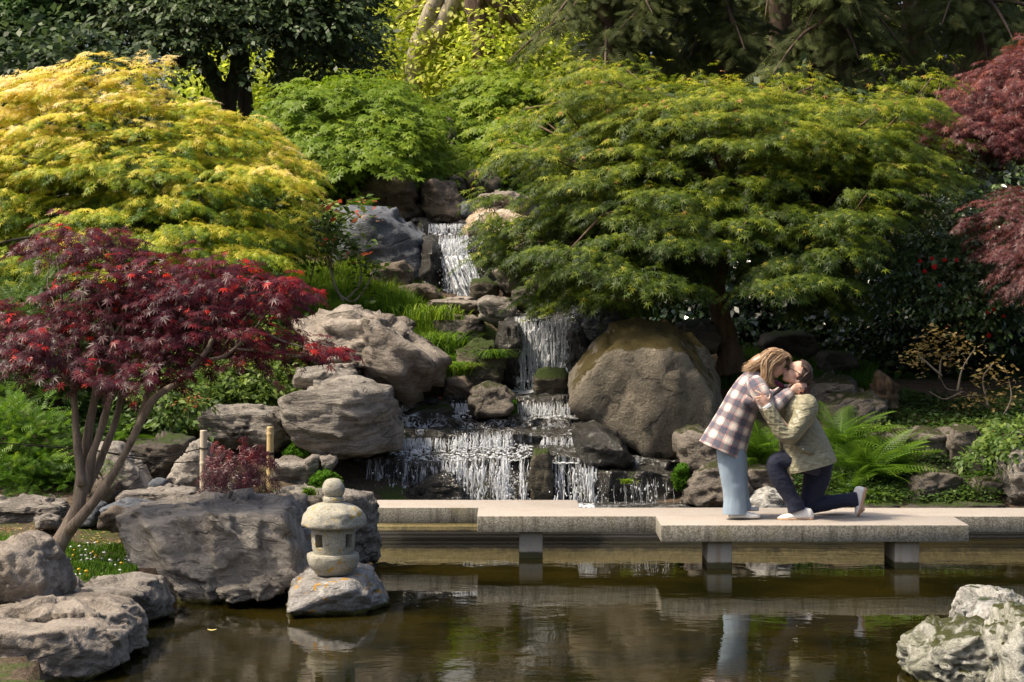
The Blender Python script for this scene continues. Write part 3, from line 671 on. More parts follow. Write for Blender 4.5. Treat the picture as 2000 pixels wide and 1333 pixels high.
rock('dark flat rock in the shade behind the woman', [(1482, 672), (1500, 655), (1560, 650), (1592, 660), (1590, 700), (1500, 705)], 24.8, 1., 'dark', sub=4)
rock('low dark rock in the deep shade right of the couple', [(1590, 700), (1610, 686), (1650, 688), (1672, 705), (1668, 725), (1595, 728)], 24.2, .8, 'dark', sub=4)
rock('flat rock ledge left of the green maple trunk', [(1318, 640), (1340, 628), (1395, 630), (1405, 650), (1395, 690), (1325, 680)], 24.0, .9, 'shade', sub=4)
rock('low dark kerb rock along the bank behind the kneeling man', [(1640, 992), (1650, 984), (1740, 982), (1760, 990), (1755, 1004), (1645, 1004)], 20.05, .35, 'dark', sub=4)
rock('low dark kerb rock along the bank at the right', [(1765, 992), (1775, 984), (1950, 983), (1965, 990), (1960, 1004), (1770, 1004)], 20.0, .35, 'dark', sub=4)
# lower right
rock('grey pointed boulder standing in the water near the right edge', [(1864, 1250), (1872, 1205), (1900, 1165), (1940, 1160), (2010, 1172), (2060, 1200), (2060, 1265)], 13.8, .9, 'white', sub=5, top=.8)
rock('white marbled rock with green algae in the lower right of the pond', [(1762, 1290), (1775, 1262), (1830, 1230), (1870, 1222), (1950, 1228), (1960, 1330), (1900, 1350), (1790, 1340)], 12.95, .8, 'whitemoss', sub=6, rough=.04, chips=12)
rock('tall algae-green rock cut by the lower right corner', [(1938, 1300), (1945, 1250), (1962, 1200), (1985, 1193), (2060, 1205), (2070, 1370), (1950, 1370)], 12.4, .8, 'whitemoss', sub=6, rough=.035)
for k_, (x_, y_, D_) in enumerate([(210, 870, 19.6), (140, 880, 19.9)]): pass

# ================================================================ CASCADE: ledges and water
def slab(name, x0, x1, ytop, ybot, D, depth, mat, seed, yback=None):
    """a wet stone ledge: px span, top edge and bottom edge in the photograph at distance D"""
    a = P(x0, ytop, D); b = P(x1, ybot, D); nx_, nz_ = int((b[0] - a[0]) / .03) + 2, int((a[2] - b[2]) / .03) + 2; ny_ = int(depth / .04) + 2
    zt = a[2]; zb = b[2]; rise = 0 if yback is None else (P(x0, yback, D + depth)[2] - zt)
    X = np.linspace(a[0], b[0], nx_); U = np.concatenate([np.linspace(0, 1, nz_), 1 + np.linspace(0, 1, ny_)[1:]])
    xx, uu = np.meshgrid(X, U); y = np.where(uu <= 1, D - .04 * (1 - uu), D + (uu - 1) * depth); z = np.where(uu <= 1, zb + (zt - zb) * uu, zt + rise * (uu - 1))
    e = np.minimum((xx - a[0]), (b[0] - xx)); edge = np.clip(e / .15, 0, 1)
    p = np.stack([xx, y, z], -1)
    n = fbm(p * 3.5 + seed, seed, 4)
    y = y + np.where(uu <= 1, n * .07 + .12 * (1 - edge), 0); z = z + np.where(uu > .93, fbm(p * 5 + seed, seed + 4, 4) * .035, 0)
    z = z + .05 * vnoise(np.stack([xx * 2.2, y * 0, y * 0], -1), seed) * (uu > .8)
    Vv = np.stack([xx, y, z], -1).reshape(-1, 3); ii = (np.arange(len(U) - 1)[:, None] * nx_ + np.arange(nx_ - 1)[None]).ravel()
    o = link(name, mesh_np(name, Vv, np.stack([ii, ii + 1, ii + nx_ + 1, ii + nx_], -1), mat, True)); tag(o, kind='structure'); return o
slab('cascade_ledge', 690, 1330, 900, 1010, 21.0, .9, WETWALL, 1, 868)
slab('cascade_ledge', 760, 1180, 852, 905, 21.75, .5, WETWALL, 2, 836)
slab('cascade_bed', 768, 1140, 822, 860, 22.2, .6, WETBED, 3, 806)
slab('cascade_ledge', 760, 1130, 782, 830, 22.75, 1.3, WETWALL, 4, 768)
slab('waterfall_face', 985, 1150, 620, 790, 24.15, 1.2, WETWALL, 5, 600)
slab('waterfall_face', 838, 975, 470, 610, 27.0, 1.2, WETWALL, 6, 455)
slab('waterfall_face', 800, 935, 438, 480, 28.3, 1.2, WETWALL, 7, 425)
slab('cascade_ledge', 1160, 1335, 930, 1010, 20.75, .4, WETDARK, 8, 915)
rock('black wet stone shelf under the huge standing boulder', [(1120, 830), (1160, 820), (1200, 850), (1235, 890), (1230, 912), (1130, 905)], 21.2, .8, 'wet', sub=4)
rock('wet sparkling cone of rock under the lowest fall', [(775, 985), (800, 955), (850, 930), (885, 928), (905, 960), (915, 985)], 20.72, .5, 'wet', sub=5)
rock('mossy brown upright stone splitting the lowest fall', [(1035, 905), (1045, 882), (1068, 880), (1078, 900), (1080, 985), (1038, 985)], 20.85, .3, 'mossy', sub=4)
rock('flat wet stone where the moorhen stands', [(795, 808), (815, 795), (870, 793), (892, 806), (880, 820), (800, 820)], 22.55, .4, 'dark', sub=4)
rock('small wet stone on the upper ledge under the moorhen', [(815, 792), (828, 783), (868, 782), (880, 792), (872, 800), (818, 800)], 22.75, .3, 'dark', sub=4)
# basin water between bridge wall and the lowest fall
Vb = np.array([P(660, 0, 20.3), P(1340, 0, 20.3), P(1340, 0, 20.3), P(660, 0, 20.3)]); 
tag(link('basin_water', mesh_np('basin_water', [(-1.9, 19.76, .235), (1.75, 19.76, .235), (1.75, 21.3, .235), (-1.9, 21.3, .235)], [(0, 1, 2, 3)], FILM)), kind='structure')
# other rock in the basin banks keeps soil away
def fall(name, x0, x1, yt, yb, D, n, w=(.006, .02), seed=0, spread=.12, drops=200, cluster=None, lean=0, prob=1., tail=.6):
    r = np.random.default_rng(seed); mb = MB(); K = 14
    a, b = P(x0, yt, D), P(x1, yt, D); zb = P(x0, yb, D)[2]; H = a[2] - zb
    X = r.uniform(0, 1, n)
    if cluster:
        cc = np.array([c[0] for c in cluster]); pw = np.array([c[2] for c in cluster], float); ch = r.choice(len(cc), n, p=pw / pw.sum()); sg = np.array([c[1] for c in cluster])
        X = np.clip(cc[ch] + r.normal(0, 1, n) * sg[ch], 0, 1)
    for q_ in range(int(n * 2.2)):
        x = X[r.integers(n)] + r.normal(0, .012); long_ = q_ % 3 == 0
        if long_: s = r.uniform(0, .25) if r.random() < .6 else 0; e = min(1, s + r.uniform(.3, 1.)); wx = r.uniform(*w) * .32; K = 9
        else: ls = r.uniform(.03, .16) / H; s = r.uniform(0, max(.02, 1 - ls)) ** .9; e = min(1, s + ls); wx = r.uniform(*w) * .95; K = 5
        t = np.linspace(s, e, K); fl = r.uniform(.4, 1.3) * spread; ph = r.uniform(0, 6)
        px = a[0] + (b[0] - a[0]) * x + .006 * np.sin(t * H * r.uniform(6, 20) + ph) + lean * t + r.normal(0, .004, K)
        py = D - .06 - fl * np.sqrt(t) + r.normal(0, .008, K); pz = a[2] + .02 - H * t
        C = np.stack([px, py, pz], 1); u_ = (t - s) / (e - s + 1e-6); ww = wx * np.sin(np.pi * np.clip(u_ * .92 + .06, 0, 1)) ** .6 * r.uniform(.6, 1.25, K)
        Vt = np.concatenate([C + np.stack([ww, ww * 0 + .002, 0 * ww], 1), C + np.stack([-ww, ww * 0 + .002, 0 * ww], 1), C - np.stack([0 * ww, ww * .8, 0 * ww], 1)])
        i = np.arange(K - 1); Fq = np.concatenate([np.stack([i + p * K, i + q * K, i + 1 + q * K, i + 1 + p * K], 1) for p, q in ((0, 1), (1, 2), (2, 0))])
        mb.add(Vt, Fq)
    for _ in range(drops):
        x = X[r.integers(len(X))] if len(X) else r.random(); q = np.array([a[0] + (b[0] - a[0]) * x + r.normal(0, .05), D - .08 - r.uniform(0, .25), zb + H * r.uniform(0, .9) ** 1.3])
        q[0] = min(max(q[0], a[0] - .04), b[0] + .04); sr = r.uniform(.003, .011)
        mb_ball(mb, q, (sr * .8, sr * .8, sr * r.uniform(1, 2)), 1)
    for _ in range(int(drops * tail)):
        x = X[r.integers(len(X))]; mb_ball(mb, (a[0] + (b[0] - a[0]) * x + r.normal(0, .04) + lean, D - .12 - r.uniform(0, .18), zb + abs(r.normal(0, .03))), np.array([1, 1, .7]) * r.uniform(.008, .028), 1)
    return tag(mb.build(name, WHITE), kind='structure')
fall('falling_water', 862, 912, 470, 590, 26.85, 170, (.006, .022), 1, .22, 160, lean=.06)
fall('falling_water', 866, 918, 500, 590, 26.75, 150, (.007, .024), 31, .30, 240, lean=.24)
fall('falling_water', 858, 915, 462, 505, 26.95, 90, (.005, .013), 2, .06, 60)
fall('falling_water', 838, 915, 440, 462, 28.2, 80, (.004, .012), 3, .04, 30)
fall('falling_water', 1008, 1122, 622, 772, 23.98, 420, (.007, .021), 4, .16, 420, [(.1, .06, 3), (.28, .05, 1.5), (.5, .1, 2), (.7, .1, 2), (.88, .07, 3)])
fall('falling_water', 775, 830, 790, 812, 22.7, 45, (.003, .010), 5, .05, 20)
fall('falling_water', 880, 915, 790, 812, 22.7, 35, (.003, .010), 6, .05, 20)
fall('falling_water', 1005, 1110, 788, 825, 22.7, 90, (.003, .009), 7, .06, 60)
fall('falling_water', 775, 905, 858, 885, 21.7, 90, (.003, .010), 8, .06, 80)
fall('falling_water', 890, 1000, 845, 900, 21.65, 110, (.003, .010), 9, .10, 200)
fall('falling_water', 1050, 1130, 855, 895, 21.7, 55, (.003, .010), 10, .06, 60)
fall('falling_water', 715, 880, 903, 990, 20.92, 50, (.002, .005), 11, .10, 140)
fall('falling_water', 860, 1030, 895, 990, 20.88, 170, (.003, .011), 12, .16, 380, [(.15, .06, 3), (.3, .05, 2), (.45, .05, 1.5), (.65, .04, 1.5), (.75, .04, 2), (.95, .03, 1)])
fall('falling_water', 1080, 1165, 908, 1000, 20.9, 90, (.003, .010), 13, .12, 160, [(.15, .1, 1), (.5, .12, 1), (.85, .09, 2)])
fall('falling_water', 1165, 1320, 935, 1000, 20.68, 26, (.0015, .003), 14, .05, 50)
def foam(x0, x1, y0, y1, D0, D1, n, seed, r0=.006, r1=.022):
    r = np.random.default_rng(seed); mb = MB()
    for _ in range(n):
        u, v = r.random(2); x = x0 + (x1 - x0) * u; D = D0 + (D1 - D0) * v; q = P(x, y0 + (y1 - y0) * (1 - v), D); s = r.uniform(r0, r1)
        mb_ball(mb, q, (s * r.uniform(.8, 2.4), s * 1.2, s * .55), 1)
    return tag(mb.build('water_foam', WHITE), kind='structure')
foam(1000, 1050, 764, 776, 23.4, 23.8, 380, 21, .01, .04)
foam(780, 1120, 815, 862, 22.1, 22.7, 900, 22, .003, .008)
foam(760, 900, 880, 900, 21.05, 21.6, 330, 23, .004, .010)
foam(880, 1040, 868, 900, 21.05, 21.6, 520, 24, .004, .012)
foam(1080, 1170, 893, 906, 21.0, 21.3, 220, 25)
foam(1120, 1160, 984, 992, 20.2, 20.6, 120, 26, .006, .015)
foam(775, 1110, 776, 784, 22.7, 23.3, 200, 27, .004, .012)

# ================================================================ BRIDGE
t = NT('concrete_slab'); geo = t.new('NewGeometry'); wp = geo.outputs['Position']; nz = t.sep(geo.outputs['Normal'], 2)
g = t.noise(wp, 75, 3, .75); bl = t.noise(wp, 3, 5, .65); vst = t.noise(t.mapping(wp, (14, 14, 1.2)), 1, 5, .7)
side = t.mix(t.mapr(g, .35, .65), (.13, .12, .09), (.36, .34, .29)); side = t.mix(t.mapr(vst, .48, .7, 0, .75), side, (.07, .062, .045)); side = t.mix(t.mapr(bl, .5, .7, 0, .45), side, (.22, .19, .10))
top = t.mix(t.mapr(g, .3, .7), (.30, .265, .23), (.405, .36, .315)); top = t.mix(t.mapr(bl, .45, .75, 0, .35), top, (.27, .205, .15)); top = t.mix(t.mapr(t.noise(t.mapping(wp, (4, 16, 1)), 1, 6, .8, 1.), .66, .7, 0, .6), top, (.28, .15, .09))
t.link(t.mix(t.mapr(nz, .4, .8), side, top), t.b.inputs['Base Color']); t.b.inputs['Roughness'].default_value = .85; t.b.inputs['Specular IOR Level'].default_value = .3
t.link(t.bump(g, .55, .006), t.b.inputs['Normal']); CONC = t.m
t = NT('board_marked_concrete_algae'); wp = t.pos
g = t.noise(wp, 40, 5, .75); ln = t.new('TexWave', wave_type='BANDS', bands_direction='Z'); t.link(wp, ln.inputs[0]); ln.inputs['Scale'].default_value = 9; ln.inputs['Distortion'].default_value = .6; ln.inputs['Detail'].default_value = 3
c = t.mix(t.mapr(g, .3, .75), (.09, .072, .02), (.27, .215, .08)); c = t.mix(t.math('MULTIPLY', ln.outputs['Fac'], .35), c, (.36, .31, .17))
z = t.math('ADD', t.sep(wp, 2), t.math('MULTIPLY', t.noise(wp, 9, 5), .09))
c = t.mix(t.mapr(z, .11, .18, 1, 0), c, (.007, .006, .004))
t.link(c, t.b.inputs['Base Color']); t.b.inputs['Roughness'].default_value = .7; t.link(t.bump(t.math('ADD', g, t.math('MULTIPLY', ln.outputs['Fac'], .4)), .5, .01), t.b.inputs['Normal']); ALG = t.m
br = empty('footbridge', (1.2, 18.6, 0), 'zigzag footbridge of pale concrete slabs on square posts above the pond', 'footbridge')
ZT = .38
def plank(x0, x1, D0, D1, z=ZT):
    mb = MB(); mb_box(mb, ((x0 + x1) / 2, (D0 + D1) / 2, z - .0725), (x1 - x0, D1 - D0, .145))
    me = mesh_np('slab', mb.V[0], np.concatenate(mb.F4), CONC); bevel_mesh(me, .006, 2); return link('slab', me, parent=br)
def X_(px, D): return (px - CX) * D / F
plank(X_(728, 18.95), X_(1128, 19.5), 18.945, 19.58)
plank(X_(932, 18.29), X_(1560, 18.3), 18.285, 18.94, ZT)
plank(X_(1563, 18.3), X_(2260, 18.3), 18.285, 18.94, ZT - .002)
plank(X_(1291, 17.62), X_(1893, 17.62), 17.62, 18.28, ZT + .002)
t = NT('post_concrete'); wp = t.pos; g = t.noise(wp, 60, 4, .75); s_ = t.noise(t.mapping(wp, (12, 12, 1.5)), 1, 5)
c = t.mix(g, (.30, .27, .22), (.52, .47, .40)); c = t.mix(t.mapr(s_, .5, .7, 0, .6), c, (.30, .19, .10)); z = t.math('ADD', t.sep(wp, 2), t.math('MULTIPLY', t.noise(wp, 25, 4), .02))
c = t.mix(t.mapr(z, .055, .075, 1, 0), c, (.06, .055, .02)); t.link(c, t.b.inputs['Base Color']); t.b.inputs['Roughness'].default_value = .85; t.link(t.bump(g, .5, .006), t.b.inputs['Normal']); POST = t.m
for x0, x1, D0, D1 in [(1014, 1060, 18.36, 18.9), (1382, 1430, 17.70, 18.22), (1748, 1796, 17.70, 18.22)]:
    mb = MB(); a, b = X_(x0, D0), X_(x1, D0); mb_box(mb, ((a + b) / 2, (D0 + D1) / 2, -.22), (b - a, D1 - D0, .908))
    me = mesh_np('post', mb.V[0], np.concatenate(mb.F4), POST); bevel_mesh(me, .008, 2); link('post', me, parent=br)
mb = MB(); mb_box(mb, (3.2, 19.70, -.25), (9.1, .12, .955)); me = mesh_np('retaining_wall', mb.V[0], np.concatenate(mb.F4), ALG); bevel_mesh(me, .01, 1)
w = link('retaining_wall', me, (3.2, 19.7, -.7)); tag(w, 'low algae-stained concrete wall holding the cascade basin behind the footbridge', 'wall')

# ================================================================ STONE LANTERN
t = NT('lantern_granite'); wp = t.pos; g = t.noise(wp, 120, 3, .8); bl = t.noise(wp, 9, 5, .7); dk = t.noise(wp, 26, 4, .7); nz = t.sep(t.normal, 2)
c = t.mix(t.mapr(g, .3, .7), (.22, .205, .16), (.52, .495, .41)); c = t.mix(t.mapr(bl, .5, .7, 0, .5), c, (.20, .185, .12))
c = t.mix(t.math('MULTIPLY', t.mapr(dk, .60, .66), .7), c, (.08, .07, .03)); c = t.mix(t.math('MULTIPLY', t.mapr(t.noise(wp, 13, 4, .6, .6), .60, .64), .85), c, (.42, .27, .03))
t.link(c, t.b.inputs['Base Color']); t.b.inputs['Roughness'].default_value = .9; t.link(t.bump(t.math('ADD', g, t.math('MULTIPLY', dk, .5)), .7, .006), t.b.inputs['Normal']); GRAN = t.m
LD = 15.6
def lathe(prof, cx, D, mat, name, parent, n=40, amp=.004, lobes=0, lob=.0, seed=0, sq=1.0):
    """prof: list of (half-width px, py)"""
    pr = cat_spline([(h * D / F, P(0, y, D)[2], 0) for h, y in prof], len(prof) * 5)[:, :2]; pr[:, 0] = np.maximum(pr[:, 0], .0005)
    th = np.linspace(0, 2 * math.pi, n, endpoint=False); x0 = X_(cx, D)
    m = 1 + (lob * np.cos(th * lobes + .5) if lobes else 0)
    Vv = np.stack([x0 + pr[:, 0:1] * np.cos(th) * m, D + pr[:, 0:1] * np.sin(th) * m, np.broadcast_to(pr[:, 1:2], (len(pr), n))], -1)
    d = nrm(np.stack([np.cos(th), np.sin(th), th * 0], -1))[None]; Vv = Vv + d * (fbm(Vv * 12, seed, 3) * amp)[..., None]
    i = np.arange(len(pr) - 1)[:, None] * n; j = np.arange(n)[None]; j2 = (j + 1) % n
    me = mesh_np(name, Vv.reshape(-1, 3), np.stack([i + j, i + n + j, i + n + j2, i + j2], -1).reshape(-1, 4), mat, True)
    bm = bmesh.new(); bm.from_mesh(me); bmesh.ops.holes_fill(bm, edges=bm.edges[:], sides=0); bmesh.ops.recalc_face_normals(bm, faces=bm.faces[:]); bm.to_mesh(me); bm.free()
    return me
lan = empty('stone_lantern', P(650, 1122, LD), 'pale granite Japanese lantern with round finial and domed roof on its boulder in the pond', 'lantern')
def lp(name, prof, **k): 
    me = lathe(prof, 651, LD, GRAN, name, lan, **k); return me
link('finial', lp('finial', [(1, 934), (13, 937), (20, 947), (21.5, 957), (18, 968), (12, 971), (1, 971)], seed=1, amp=.008), parent=lan)
link('collar', lp('collar', [(1, 969), (16, 969.5), (20, 973), (20, 979), (17, 982), (1, 983)], seed=2), parent=lan)
link('roof', lp('roof', [(1, 980), (18, 981), (34, 985), (48, 994), (57, 1006), (60, 1018), (60, 1026), (54, 1029), (40, 1028.5), (1, 1028)], seed=3, amp=.016, lobes=6, lob=.03, n=60), parent=lan)
me = lp('light_box', [(1, 1027), (38, 1027), (41, 1032), (42.5, 1045), (41.5, 1065), (38, 1079), (32, 1085), (1, 1085)], seed=4, amp=.003, n=56)
ob = link('light_box', me, parent=lan)
cx_ = X_(651, LD)
def cutter(ang, w, h, d0, zc, tap):
    bm = bmesh.new(); 
    vs_ = []
    for rr, s in ((.06, 1.0), (.30, tap)):
        for a_, b_ in ((-1, -1), (1, -1), (1, 1), (-1, 1)):
            x = rr; y = a_ * w / 2 * s; z = b_ * h / 2 * s
            vs_.append(bm.verts.new((x * math.cos(ang) - y * math.sin(ang), x * math.sin(ang) + y * math.cos(ang), z)))
    bm.faces.new(vs_[3::-1]); bm.faces.new(vs_[4:8])
    for q in range(4): bm.faces.new((vs_[q], vs_[(q + 1) % 4], vs_[4 + (q + 1) % 4], vs_[4 + q]))
    bmesh.ops.recalc_face_normals(bm, faces=bm.faces[:])
    m_ = bpy.data.meshes.new('c'); bm.to_mesh(m_); bm.free(); o_ = bpy.data.objects.new('c', m_); COL.objects.link(o_); o_.location = (cx_, LD, zc); return o_
zc = P(0, 1054, LD)[2]; cuts = [cutter(math.radians(a), .062, .088, 0, zc, 1.45) for a in (-128, -38, 52, 142)]
for c_o in cuts:
    md = ob.modifiers.new('b', 'BOOLEAN'); md.object = c_o; md.operation = 'DIFFERENCE'; md.solver = 'EXACT'
dg = bpy.context.evaluated_depsgraph_get(); dg.update(); nm = bpy.data.meshes.new_from_object(ob.evaluated_get(dg), depsgraph=dg)
ob.modifiers.clear(); ob.data = nm; nm.name = 'light_box'
for c_o in cuts: bpy.data.objects.remove(c_o)
nm.materials.clear(); nm.materials.append(GRAN); nm.polygons.foreach_set('use_smooth', np.zeros(len(nm.polygons), bool)); nm.set_sharp_from_angle(angle=.6)
nm.polygons.foreach_set('use_smooth', np.ones(len(nm.polygons), bool))
link('bowl', lp('bowl', [(1, 1082), (44, 1080.5), (50.5, 1083), (51, 1092), (47, 1104), (38, 1115), (30, 1122), (1, 1126)], seed=5, amp=.005, n=48), parent=lan)

# ================================================================ BAMBOO POSTS, ROPES
t = NT('bamboo'); wp = t.pos; c = t.mix(t.noise(t.mapping(wp, (40, 40, 3)), 1, 4), (.42, .29, .12), (.62, .47, .24)); t.link(c, t.b.inputs['Base Color']); t.b.inputs['Roughness'].default_value = .45; BAM = t.m
BAM2 = plain('weathered_bamboo', (.50, .43, .33), .7, .3, .25, 60); ROPE = plain('black_twine', (.012, .011, .010), .8)
def post(x, yt, yb, D, mat, nodes, hw, label):
    root = empty('bamboo_post', P(x, yb, D), label, 'post'); mb = MB(); z1 = P(x, yt, D)[2]; z0 = P(x, yb, D)[2] - .05; xx = X_(x, D); r = hw * D / F
    zs = []; rr = []; nz_ = [P(0, q, D)[2] for q in nodes]
    for z in np.linspace(z0, z1, 60): zs.append((xx + .006 * (z - z0), D, z)); rr.append(r * (1 + .10 * sum(math.exp(-((z - q) / .012) ** 2) for q in nz_) - .05 * sum(math.exp(-((z - q - .02) / .008) ** 2) for q in nz_)))
    mb_loft(mb, zs, [(q, q) for q in rr], n_ring=14, n_len=90); mb.build('cane', mat, parent=root)
    return root
p1 = post(397, 841, 982, 18.75, BAM2, [905, 960], 7.2, 'pale weathered bamboo post left of the dwarf red maple')
p2 = post(527, 834, 975, 18.75, BAM, [848, 893, 936], 6.8, 'yellow bamboo post right of the dwarf red maple')
for rt, x, ys in ((p1, 397.5, (876,)), (p2, 527.5, (884, 886.5))):
    for y in ys:
        mb = MB(); c0 = P(x, y, 18.75); th = np.linspace(0, 2 * math.pi, 15)
        mb_loft(mb, np.stack([c0[0] + .037 * np.cos(th), c0[1] + .037 * np.sin(th), c0[2] + .005 * np.sin(th * 2)], 1), [(.006, .006)] * 15, n_ring=6, n_len=30, ref=(0, 0, 1), cap=False)
        mb.build('twine_tie', ROPE, parent=rt)
for pts, lab in (([(-60, 862, 17.2), (140, 876, 17.6), (300, 893, 18.2), (388, 878, 18.7)], 'upper black rope strung from the left edge to the pale bamboo post'),
                 ([(145, 870, 17.2), (250, 893, 17.8), (330, 903, 18.3), (388, 902, 18.7)], 'lower black rope running behind the red maple stems to the pale post')):
    mb = MB(); mb_loft(mb, [P(*q) for q in pts], [(.005, .005)] * 4, n_ring=6, n_len=50); o = mb.build('rope', ROPE, loc=P(*pts[0])); tag(o, lab, 'rope')
# ================================================================ VEGETATION
M7, M5, M3 = tmpl_maple(7, .085, .22), tmpl_maple_light(.085, .25), tmpl_maple3()
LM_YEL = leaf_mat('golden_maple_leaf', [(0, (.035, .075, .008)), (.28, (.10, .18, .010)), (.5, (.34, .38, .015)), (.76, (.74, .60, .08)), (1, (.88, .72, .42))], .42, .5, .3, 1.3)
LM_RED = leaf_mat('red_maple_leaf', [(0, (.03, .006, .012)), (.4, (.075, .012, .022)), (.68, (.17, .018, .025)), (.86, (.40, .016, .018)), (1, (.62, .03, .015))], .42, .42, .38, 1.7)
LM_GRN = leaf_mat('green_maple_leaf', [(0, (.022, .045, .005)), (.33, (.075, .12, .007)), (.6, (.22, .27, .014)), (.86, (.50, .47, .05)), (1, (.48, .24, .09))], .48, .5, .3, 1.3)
LM_BRT = leaf_mat('fresh_green_maple_leaf', [(0, (.07, .13, .010)), (.5, (.17, .26, .015)), (1, (.32, .38, .03))], .45, .5, .3, 1.4)
LM_LIME = leaf_mat('backlit_lime_leaf', [(0, (.09, .15, .01)), (.45, (.26, .33, .025)), (.8, (.55, .56, .09)), (1, (.78, .76, .34))], .55, .5, .3, 1.7)  # pale end of the ramp paints white highlights into the leaf colour
LM_OAK = leaf_mat('dark_evergreen_leaf', [(0, (.022, .04, .016)), (.55, (.06, .095, .038)), (1, (.17, .23, .08))], .28, .5, .35)
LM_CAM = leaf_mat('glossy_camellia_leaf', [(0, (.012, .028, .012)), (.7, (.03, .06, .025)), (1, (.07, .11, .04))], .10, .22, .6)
LM_CAM2 = leaf_mat('camellia_leaf_painted_highlights', [(0, (.025, .05, .015)), (.6, (.08, .14, .04)), (1, (.28, .34, .15))], .2, .24, .9)  # brighter copy of the camellia leaf, pale highlights painted into its colour
LM_CON = leaf_mat('conifer_spray', [(0, (.03, .042, .012)), (.6, (.075, .095, .026)), (1, (.18, .19, .055))], .3, .6, .2)
LM_PUR = leaf_mat('bronze_maple_leaf', [(0, (.05, .018, .02)), (.5, (.12, .035, .035)), (.85, (.25, .07, .045)), (1, (.42, .10, .03))], .35, .45, .35, 1.5)
LM_DWF = leaf_mat('dwarf_laceleaf_maple', [(0, (.025, .009, .014)), (.5, (.055, .015, .024)), (.85, (.095, .018, .026)), (1, (.24, .025, .025))], .3, .4, .4, 1.4)
LM_GRS = leaf_mat('grass_blade', [(0, (.03, .075, .008)), (.5, (.09, .19, .012)), (1, (.28, .38, .03))], .4, .5, .3, 1.4)
LM_WEED = leaf_mat('weed_leaf', [(0, (.03, .06, .012)), (.5, (.07, .13, .02)), (1, (.20, .27, .045))], .3, .5, .3, 1.3)
LM_FERN = leaf_mat('fern_leaflet', [(0, (.03, .075, .008)), (.5, (.075, .16, .014)), (1, (.16, .26, .03))], .4, .5, .25, 1.3)
LM_STRAW = leaf_mat('straw_brown_leaf', [(0, (.14, .09, .04)), (.5, (.34, .24, .09)), (1, (.52, .42, .18))], .3, .5, .3)
LM_MOSS = leaf_mat('moss_tuft', [(0, (.03, .07, .006)), (.5, (.07, .15, .010)), (1, (.14, .26, .02))], .2, .8, .1)
LM_FLW = leaf_mat('red_petal', [(0, (.45, .004, .008)), (1, (.75, .02, .02))], .25, .5, .3)
LM_PINK = leaf_mat('coral_young_leaf', [(0, (.35, .06, .04)), (.5, (.6, .10, .05)), (1, (.62, .40, .22))], .35, .5, .3)
BK_MAP = bark_mat('maple_bark', (.13, .10, .075), (.27, .215, .165)); BK_DRK = bark_mat('dark_bark', (.045, .034, .026), (.10, .078, .058), .7)
BK_GRN = bark_mat('brown_maple_bark', (.075, .045, .028), (.17, .105, .065)); BK_CON = bark_mat('conifer_bark', (.07, .045, .032), (.15, .10, .07), .6)
BK_PALE = bark_mat('pale_bark', (.20, .17, .12), (.38, .33, .25))

def tree_root(name, px, py, D, label, cat='tree', group=None): 
    return empty(name, P(px, py, D), label, cat, group)
def trunkpx(root, pts, r0, mat, name='trunk', n=12, nl=24, seed=0):
    """pts: (px, py, D); r0: list of radii or (start, end)"""
    mb = MB(); q = [P(*p) for p in pts]; rad = np.interp(np.linspace(0, 1, len(q)), np.linspace(0, 1, len(r0)), r0)
    limb(mb, q, list(rad), 0, n, nl, 0, seed); return mb.build(name, mat, parent=root)

def thin(dat, y, f=.22):
    k = (dat[0][:, 1] < y) | (np.random.default_rng(3).random(len(dat[0])) < f); return [q[k] for q in dat]
# ---- golden maple, left
r = tree_root('golden_maple', 330, 560, 24.5, 'golden yellow Japanese maple with a broad feathery crown behind the dark red maple')
trunkpx(r, [(340, 640, 24.5), (335, 520, 24.6), (320, 420, 24.6), (318, 340, 24.7)], [.11, .09, .06, .03], BK_DRK)
poly = [(-140, 180), (0, 180), (60, 160), (140, 150), (180, 175), (260, 180), (330, 185), (400, 215), (480, 240), (530, 280), (565, 320), (590, 345), (555, 400), (560, 470), (545, 520), (490, 545), (300, 550), (100, 560), (-20, 600), (-140, 600)]
pads = pads_in(poly, 24.4, 2.0, 190, (.24, .48), .17, 11, .68, vs_=.56)
for (x, y, a) in [(185, 120, .26), (165, 150, .25), (205, 165, .3), (270, 145, .28), (300, 130, .2), (120, 150, .22), (100, 140, .16), (240, 165, .25), (575, 340, .24), (540, 315, .28), (30, 180, .3), (585, 505, .28), (560, 470, .3), (380, 215, .2), (470, 250, .3)]:
    pads.append((P(x, y, 24.9), (a, a, a * .45)))
def sprigs(outline, D, n, seed, amp=22):
    rg = np.random.default_rng(seed); o = np.array(outline, float); out = []
    for _ in range(n):
        i = rg.integers(len(o) - 1); f = rg.random(); x, y = o[i] * (1 - f) + o[i + 1] * f; a = rg.uniform(.08, .16); out.append((P(x + rg.normal(0, 8), y - rg.uniform(-14, amp), D + rg.uniform(-.5, .5)), (a, a, a * .5)))
    return out
pads += sprigs([(-20, 195), (60, 170), (140, 160), (240, 185), (330, 200), (400, 225), (480, 250), (540, 290), (595, 335)], 24.9, 46, 14)
pads += sprigs([(595, 345), (570, 400), (570, 460), (560, 520)], 24.3, 14, 15, 10)
ctr = P(300, 430, 24.6)
dat = sprays(pads, 112, 9, .22, .36, 12, .38, 1.0, ctr); dat = thin(dat, ctr[1] + .7)
